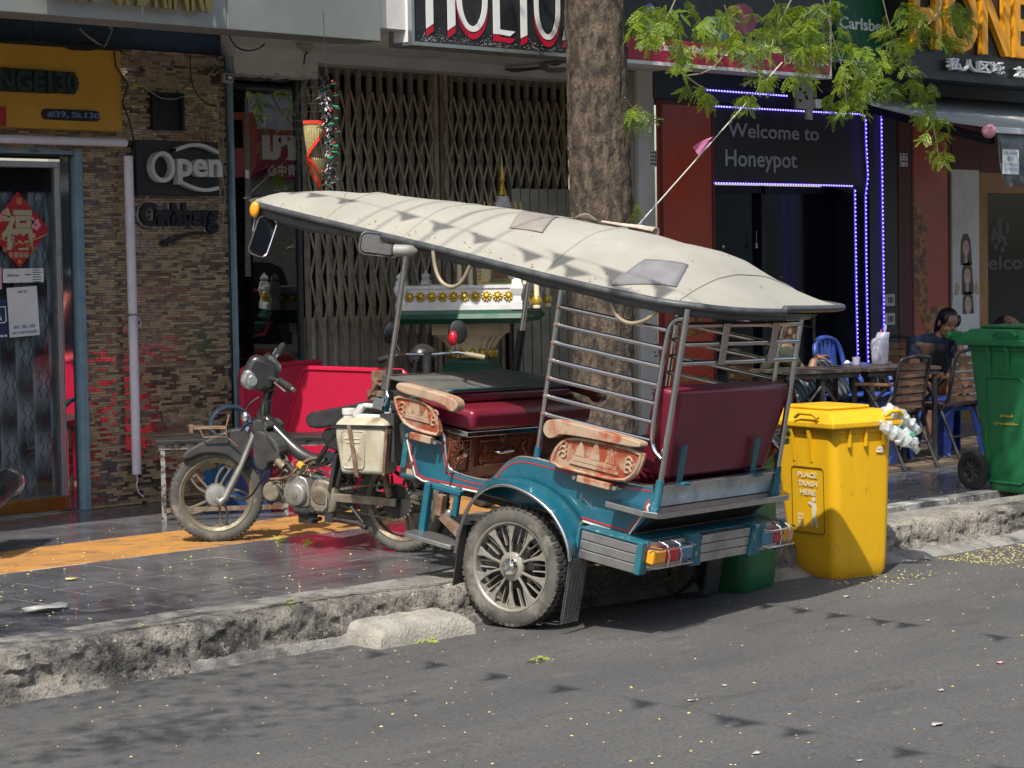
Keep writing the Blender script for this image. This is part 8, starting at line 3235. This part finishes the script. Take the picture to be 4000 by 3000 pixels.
def bunting(label, A_, B_, ts, w_, L2, sag=.0, swing=(.0, .0)):
    o = tag(bpy.data.objects.new('bunting', None), label, 'bunting', 'strings of pennants over the street')
    COL.objects.link(o)
    d = (B_ - A_)
    def at(t):
        return A_ + d * t + V((0, 0, -sag * 4 * t * (1 - t)))
    t0, t1 = min(ts + [0]) - .1, max(ts + [1]) + .1
    MB().tube([at(t0 + (t1 - t0) * k / 20) for k in range(21)], .0022 if ts else .004, 5).build('rope', M_['rope'], o)
    dn = d.normalized()
    for k, t in enumerate(ts):
        p = at(t)
        q = MB()
        a, c = p - dn * w_ / 2, p + dn * w_ / 2
        e = p + V((swing[0], swing[1], -L2)) + dn * rnd.uniform(-.05, .05)
        m0 = (a + e) / 2 + V((.012, -.012, 0))
        m1 = (c + e) / 2
        q.add([a, p, c, m1, e, m0], [(0, 1, 3, 5), (1, 2, 3), (5, 3, 4)])
        q.build('pennant', M_[('flag_pink', 'flag_purple', 'flag_yellow')[k % 3]], o, smooth=180, solid=.0015)
    return o


TKM = frame(TO, TF, TL, TU)
a, c = TKM @ V((1.85, .15, 1.72)) + SD * 2.4, TKM @ V((.0, .52, 1.64)) + SD * 2.4
bunting('string of pennants high over the carriage roof', a, c, [-.11, .0, .13, .38, .52, .67, .84, 1.0, 1.16], .20, .19, 0, (.03, .05))
a, c = onZ(2220, 2684, 0) + SD * 4.3, onZ(3483, 2916, 0) + SD * 4.3
bunting('string of pennants highest over the near roadway', a, c, [-1.0, -.75, -.5, -.25, 0, .26, .52, .60, .75, 1.05, 1.3], .15, .27, 0, (.02, .03))
a, c = onZ(3131, 2379, 0) + SD * 3.9, onZ(3930, 2487, 0) + SD * 3.9
bunting('string of pennants over the road beside the bins', a, c, [-.95, -.7, -.45, -.2, 0, .2, .4, .55, .95, 1.3], .15, .27, 0, (.02, .03))
a, c = onY(2470, 905, 9.3), onY(3005, 300, 9.3)
bunting('visible rope with pink and purple pennants rising from the carriage roof to the sign', a, c, [], .1, .1)
o = SC.collection.objects[[x.name for x in SC.collection.objects].index('bunting.003')] if 'bunting.003' in bpy.data.objects else None
for pts, m_ in (([(2788, 532), (2772, 545), (2768, 565), (2728, 606), (2716, 590), (2706, 575), (2740, 552)], 'flag_pink'), ([(2506, 868), (2512, 905), (2500, 918), (2468, 912), (2482, 890)], 'flag_purple')):
    q = MB()
    W_ = [onY(px, py, 9.28 - .01 * (i % 2)) for i, (px, py) in enumerate(pts)]
    q.add(W_, [tuple(range(len(W_)))])
    q.build('pennant', M_[m_], o, solid=.002)
oc = tag(bpy.data.objects.new('overhead_cables', None), 'bundle of black overhead cables strung along the street', 'cables')
COL.objects.link(oc)
for k, (y, z, r_) in enumerate([(6.15, 5.3, .007), (6.33, 5.35, .007), (6.42, 5.5, .012), (6.75, 5.55, .008), (6.95, 5.45, .006)]):
    MB().tube([(-12 + 3.2 * i, y + .02 * math.sin(i + k), z - .05 * math.sin(i * .8 + k)) for i in range(16)], r_, 6).build('cable', M_['wire'], oc, smooth=60)

# ================================================================ ACROSS THE STREET: seen only as reflections
mk('rick_red', (.50, .018, .012), .35, coat=.4)
mk('rick_hood', (.02, .03, .025), .7)
rk = thing('auto_rickshaw', 'red three wheeled auto rickshaw across the road, seen mirrored in the glass', 'auto rickshaw', (14.5, 3.75, 0), R(180))
q = MB()
prism_side(q, smooth_poly([(-1.25, .28), (1.0, .28), (1.3, .40), (1.32, .74), (1.15, .80), (-1.3, .80), (-1.32, .40)], 1, True), -.62, .62)
q.build('body', M_['rick_red'], rk, bevel=.03)
q = MB()
prism_side(q, smooth_poly([(-1.3, .81), (-1.22, 1.60), (-.9, 1.72), (.7, 1.72), (.95, 1.62), (.82, 1.58), (-1.0, 1.56), (-1.1, .81)], 1, True), -.62, .62)
q.build('hood', M_['rick_hood'], rk)
for s in (1, -1):
    q = MB()
    q.tube(smooth_poly([(1.15, s * .6, .8), (.85, s * .6, 1.6), (-.3, s * .6, 1.62), (-.35, s * .6, .8)], 1), .025, 8).tube(smooth_poly([(-.5, s * .63, 1.1), (-.55, s * .63, 1.4), (-.9, s * .63, 1.4), (-.95, s * .63, .95), (-.6, s * .63, .9)], 1, True), .02, 8, closed=True)
    q.build('side_frame', M_['rick_red'], rk, smooth=60)
for x, y in ((1.05, 0), (-.85, .55), (-.85, -.55)):
    W_ = Matrix.Translation((x, y, .24)) @ Matrix(((1, 0, 0, 0), (0, 0, 1, 0), (0, 1, 0, 0), (0, 0, 0, 1)))
    MB().lathe([(.001, -.05), (.22, -.05), (.24, 0), (.22, .05), (.001, .05)], 24, W_).build('wheel', M_['tyre'], rk, smooth=50)
op_ = tag(bpy.data.objects.new('opposite_row', None), 'plain rendered shop row across the street behind the viewer', 'building')
COL.objects.link(op_)
q = MB()
q.bx(-25, 45, -10.4, -10, 0, 7.5)
q.build('wall', M_['plaster'], op_)
for i in range(12):
    x = -22 + i * 5.2
    MB().bx(x, x + 3.6, -9.99, -9.9, 0, 3.0).build('shutter', M_['gate_tan' if i % 2 else 'navy_wall'], op_)
    MB().bx(x, x + 3.9, -9.99, -9.5, 3.3, 4.2).build('sign_board', M_[('black_board', 'address_red', 'carl_green', 'blue_print')[i % 4]], op_)
    for k in range(2):
        f_ = MB().bx(x + .3 + 1.8 * k, x + 1.5 + 1.8 * k, -9.99, -9.95, 4.9, 6.6).build('window', M_['dark_glass'], op_)

# ================================================================ LITTER
mk('petal', (.62, .50, .18), .6)
mk('petal_brown', (.34, .22, .10), .7)
mk('sprig', (.36, .42, .04), .5)
rq = random.Random(21)


def litter(name, pts, m_):
    q = MB()
    for x, y, z, L2, w_ in pts:
        a = rq.uniform(0, 6.28)
        c_, s_ = math.cos(a), math.sin(a)
        h_ = rq.uniform(.001, .005)
        q.add([(x - c_ * L2, y - s_ * L2, z + .001), (x - s_ * w_, y + c_ * w_, z + h_), (x + c_ * L2, y + s_ * L2, z + .001), (x + s_ * w_, y - c_ * w_, z + .0005)], [(0, 1, 2, 3)])
    return stuff(q.build(name, M_[m_]))


P_ = []
for i in range(1000):
    px, py = rq.uniform(0, 4000), 2120 + 880 * rq.random() ** 1.5
    p = onZ(px, py, 0)
    if p.y < kerbY(p.x) - .06:
        P_.append((p.x, p.y, .0015, rq.uniform(.003, .008), rq.uniform(.0018, .0035)))
for i in range(1900):
    p = V((10.3 + abs(rq.gauss(0, .95)), 6.85 - abs(rq.gauss(0, .42)), 0))
    if p.y < kerbY(p.x) - .03:
        P_.append((p.x, p.y, .0015, rq.uniform(.003, .009), rq.uniform(.002, .004)))
for i in range(160):
    p = V((rq.uniform(9.2, 9.9), rq.gauss(6.62, .10), 0))
    P_.append((p.x, p.y, .0015, rq.uniform(.004, .009), rq.uniform(.002, .004)))
o = litter('fallen_leaflets', P_, 'petal')
tag(o, 'scatter of tiny yellow leaflets over the road and gutter', 'leaf litter')
P_ = []
for i in range(650):
    px, py = rq.uniform(0, 2000), 2060 + 420 * rq.random()
    p = onZ(px, py, K)
    if kerbY(p.x) + .05 < p.y < 11.2:
        P_.append((p.x, p.y, K + .005, rq.uniform(.003, .009), rq.uniform(.002, .0045)))
for i in range(420):
    p = V((rq.uniform(9.5, 14), 0, 0))
    p.y = kerbY(p.x) + .1 + abs(rq.gauss(0, .5))
    P_.append((p.x, p.y, K + .005, rq.uniform(.003, .008), rq.uniform(.002, .004)))
o = litter('fallen_leaflets', P_, 'petal')
tag(o, 'scatter of tiny yellow leaflets over the paving and kerb', 'leaf litter')
P_ = []
for i in range(170):
    # leaflets caught on the canvas roof
    e = ED[rq.randrange(10, len(ED) - 2)]
    v = rq.uniform(-.9, .97) if rq.random() < .5 else rq.uniform(.86, .98)
    p = frame(TO, TF, TL, TU) @ (roof_pt(e, v) + V((rq.uniform(-.1, .1), 0, .003)))
    P_.append((p.x, p.y, p.z, rq.uniform(.004, .010), rq.uniform(.002, .005)))
o = litter('roof_leaflets', P_, 'petal_brown')
tag(o, 'dry leaflets caught on the canvas roof', 'leaf litter')


mk('newsprint_dull', (.42, .41, .38), .7)


def scrap(name, label, cat, px, py, z, m_, s):
    p = onZ(px, py, z)
    q = MB()
    n = 9
    q.add([(s * (1 + .4 * rq.uniform(-1, 1)) * math.cos(6.28 * k / n), .6 * s * (1 + .4 * rq.uniform(-1, 1)) * math.sin(6.28 * k / n), .003 + s * rq.uniform(0, .3)) for k in range(n)] + [(0, 0, s * .25)], [(k, (k + 1) % n, n) for k in range(n)])
    o = q.build(name, m_, None, smooth=180, solid=.0012)
    o.location = p
    tag(o, label, cat)


for t in ((2700, 2740, 'pale crumpled scrap on the road below the wheel', .03), (2830, 2680, 'white scrap on the road right of the near pennant shadow', .024), (3310, 2333, 'flat white scrap on the road below the yellow bin', .035), (3560, 2288, 'crumpled paper scrap among the leaflets', .03), (3625, 2427, 'pale scrap near the row of pennant shadows', .025), (3675, 2700, 'small white scrap far right on the road', .03), (3660, 2835, 'thin white strip low at the right', .045), (2960, 2945, 'grey white scrap at the bottom of the road', .03), (3360, 2975, 'pinkish scrap at the bottom right', .022)):
    scrap('paper_scrap', t[2], 'litter', t[0], t[1], 0, M_['newsprint_dull'], t[3] * .62)
scrap('drink_can', 'small crushed red and white wrapper at the right of the road', 'litter', 3908, 2592, 0, M_['pink_print'], .028)
scrap('plastic_wrapper', 'crumpled tan wrapper on the dark paving at left', 'litter', 280, 2265, K + .004, M_['petal'], .035)
scrap('plastic_wrapper', 'thin clear and white plastic sheet on the paving near the kerb', 'litter', 180, 2385, K + .004, M_['newsprint_dull'], .09)
for k, (px, py, z, lab) in enumerate([(2110, 2582, 0, 'bright green sprig on the road below the block'), (1660, 2508, 0, 'green sprig beside the concrete block'), (1110, 2112, K + .004, 'green sprig by the front wheel'), (1220, 2128, K + .004, 'green sprig on the paving by the pink reflection'), (1107, 2360, K + .012, 'green leaflet on the kerb top')]):
    vs, fs = [], []
    for i in range(2):
        add_leaf(vs, fs, onZ(px + 8 * i, py, z) + V((0, 0, .012)), .55, rl, .0)
    q = MB()
    q.v, q.f, q.m = vs, fs, [0] * len(fs)
    o = q.build('leaf_sprig', M_['sprig'])
    tag(o, lab, 'leaf sprig')
# curled newspaper and torn flap lying on the roof
TKM = frame(TO, TF, TL, TU)
mk('newsprint', (.52, .45, .38), .8, c2=(.35, .28, .23), sc=40)
q = MB()
P = [[TKM @ (roof_pt((-.02 + .30 * u, .59, 1.6), -.12 + .02 * math.sin(u * 9)) + V((0, .03 * math.cos(a * .55) * (1 - .5 * u), .014 + .02 * math.sin(a * .55) * (1 - .6 * u)))) for a in range(10)] for u in (0, .33, .66, 1)]
q.grid(P)
tag(q.build('newspaper', M_['newsprint'], smooth=180, solid=.001), 'curled sheet of newspaper lying on the canvas roof', 'newspaper')
q = MB()
P = [[TKM @ (roof_pt((.30 + .24 * u, .59, 1.6), -.10) + V((0, .05 * t - .03, .006 + .035 * max(0, math.sin(u * 5.2 + .4)) * t))) for t in (0, .33, .66, 1)] for u in [k / 10 for k in range(11)]]
q.grid(P)
tag(q.build('torn_flap', M_['newsprint'], smooth=180, solid=.001), 'torn brown scrap curling up from the roof ridge by the tree', 'scrap')
MBx = MB().add([onY(2405 - 200, 1110, 8.9) + V((0, 0, 0)), onY(2228, 1112, 8.9), onY(2203, 1145, 8.9)], [(0, 1, 2)])
tag(MBx.build('pennant', M_['green_plastic'], solid=.002), 'small green pennant under the roof edge by the middle post', 'pennant')
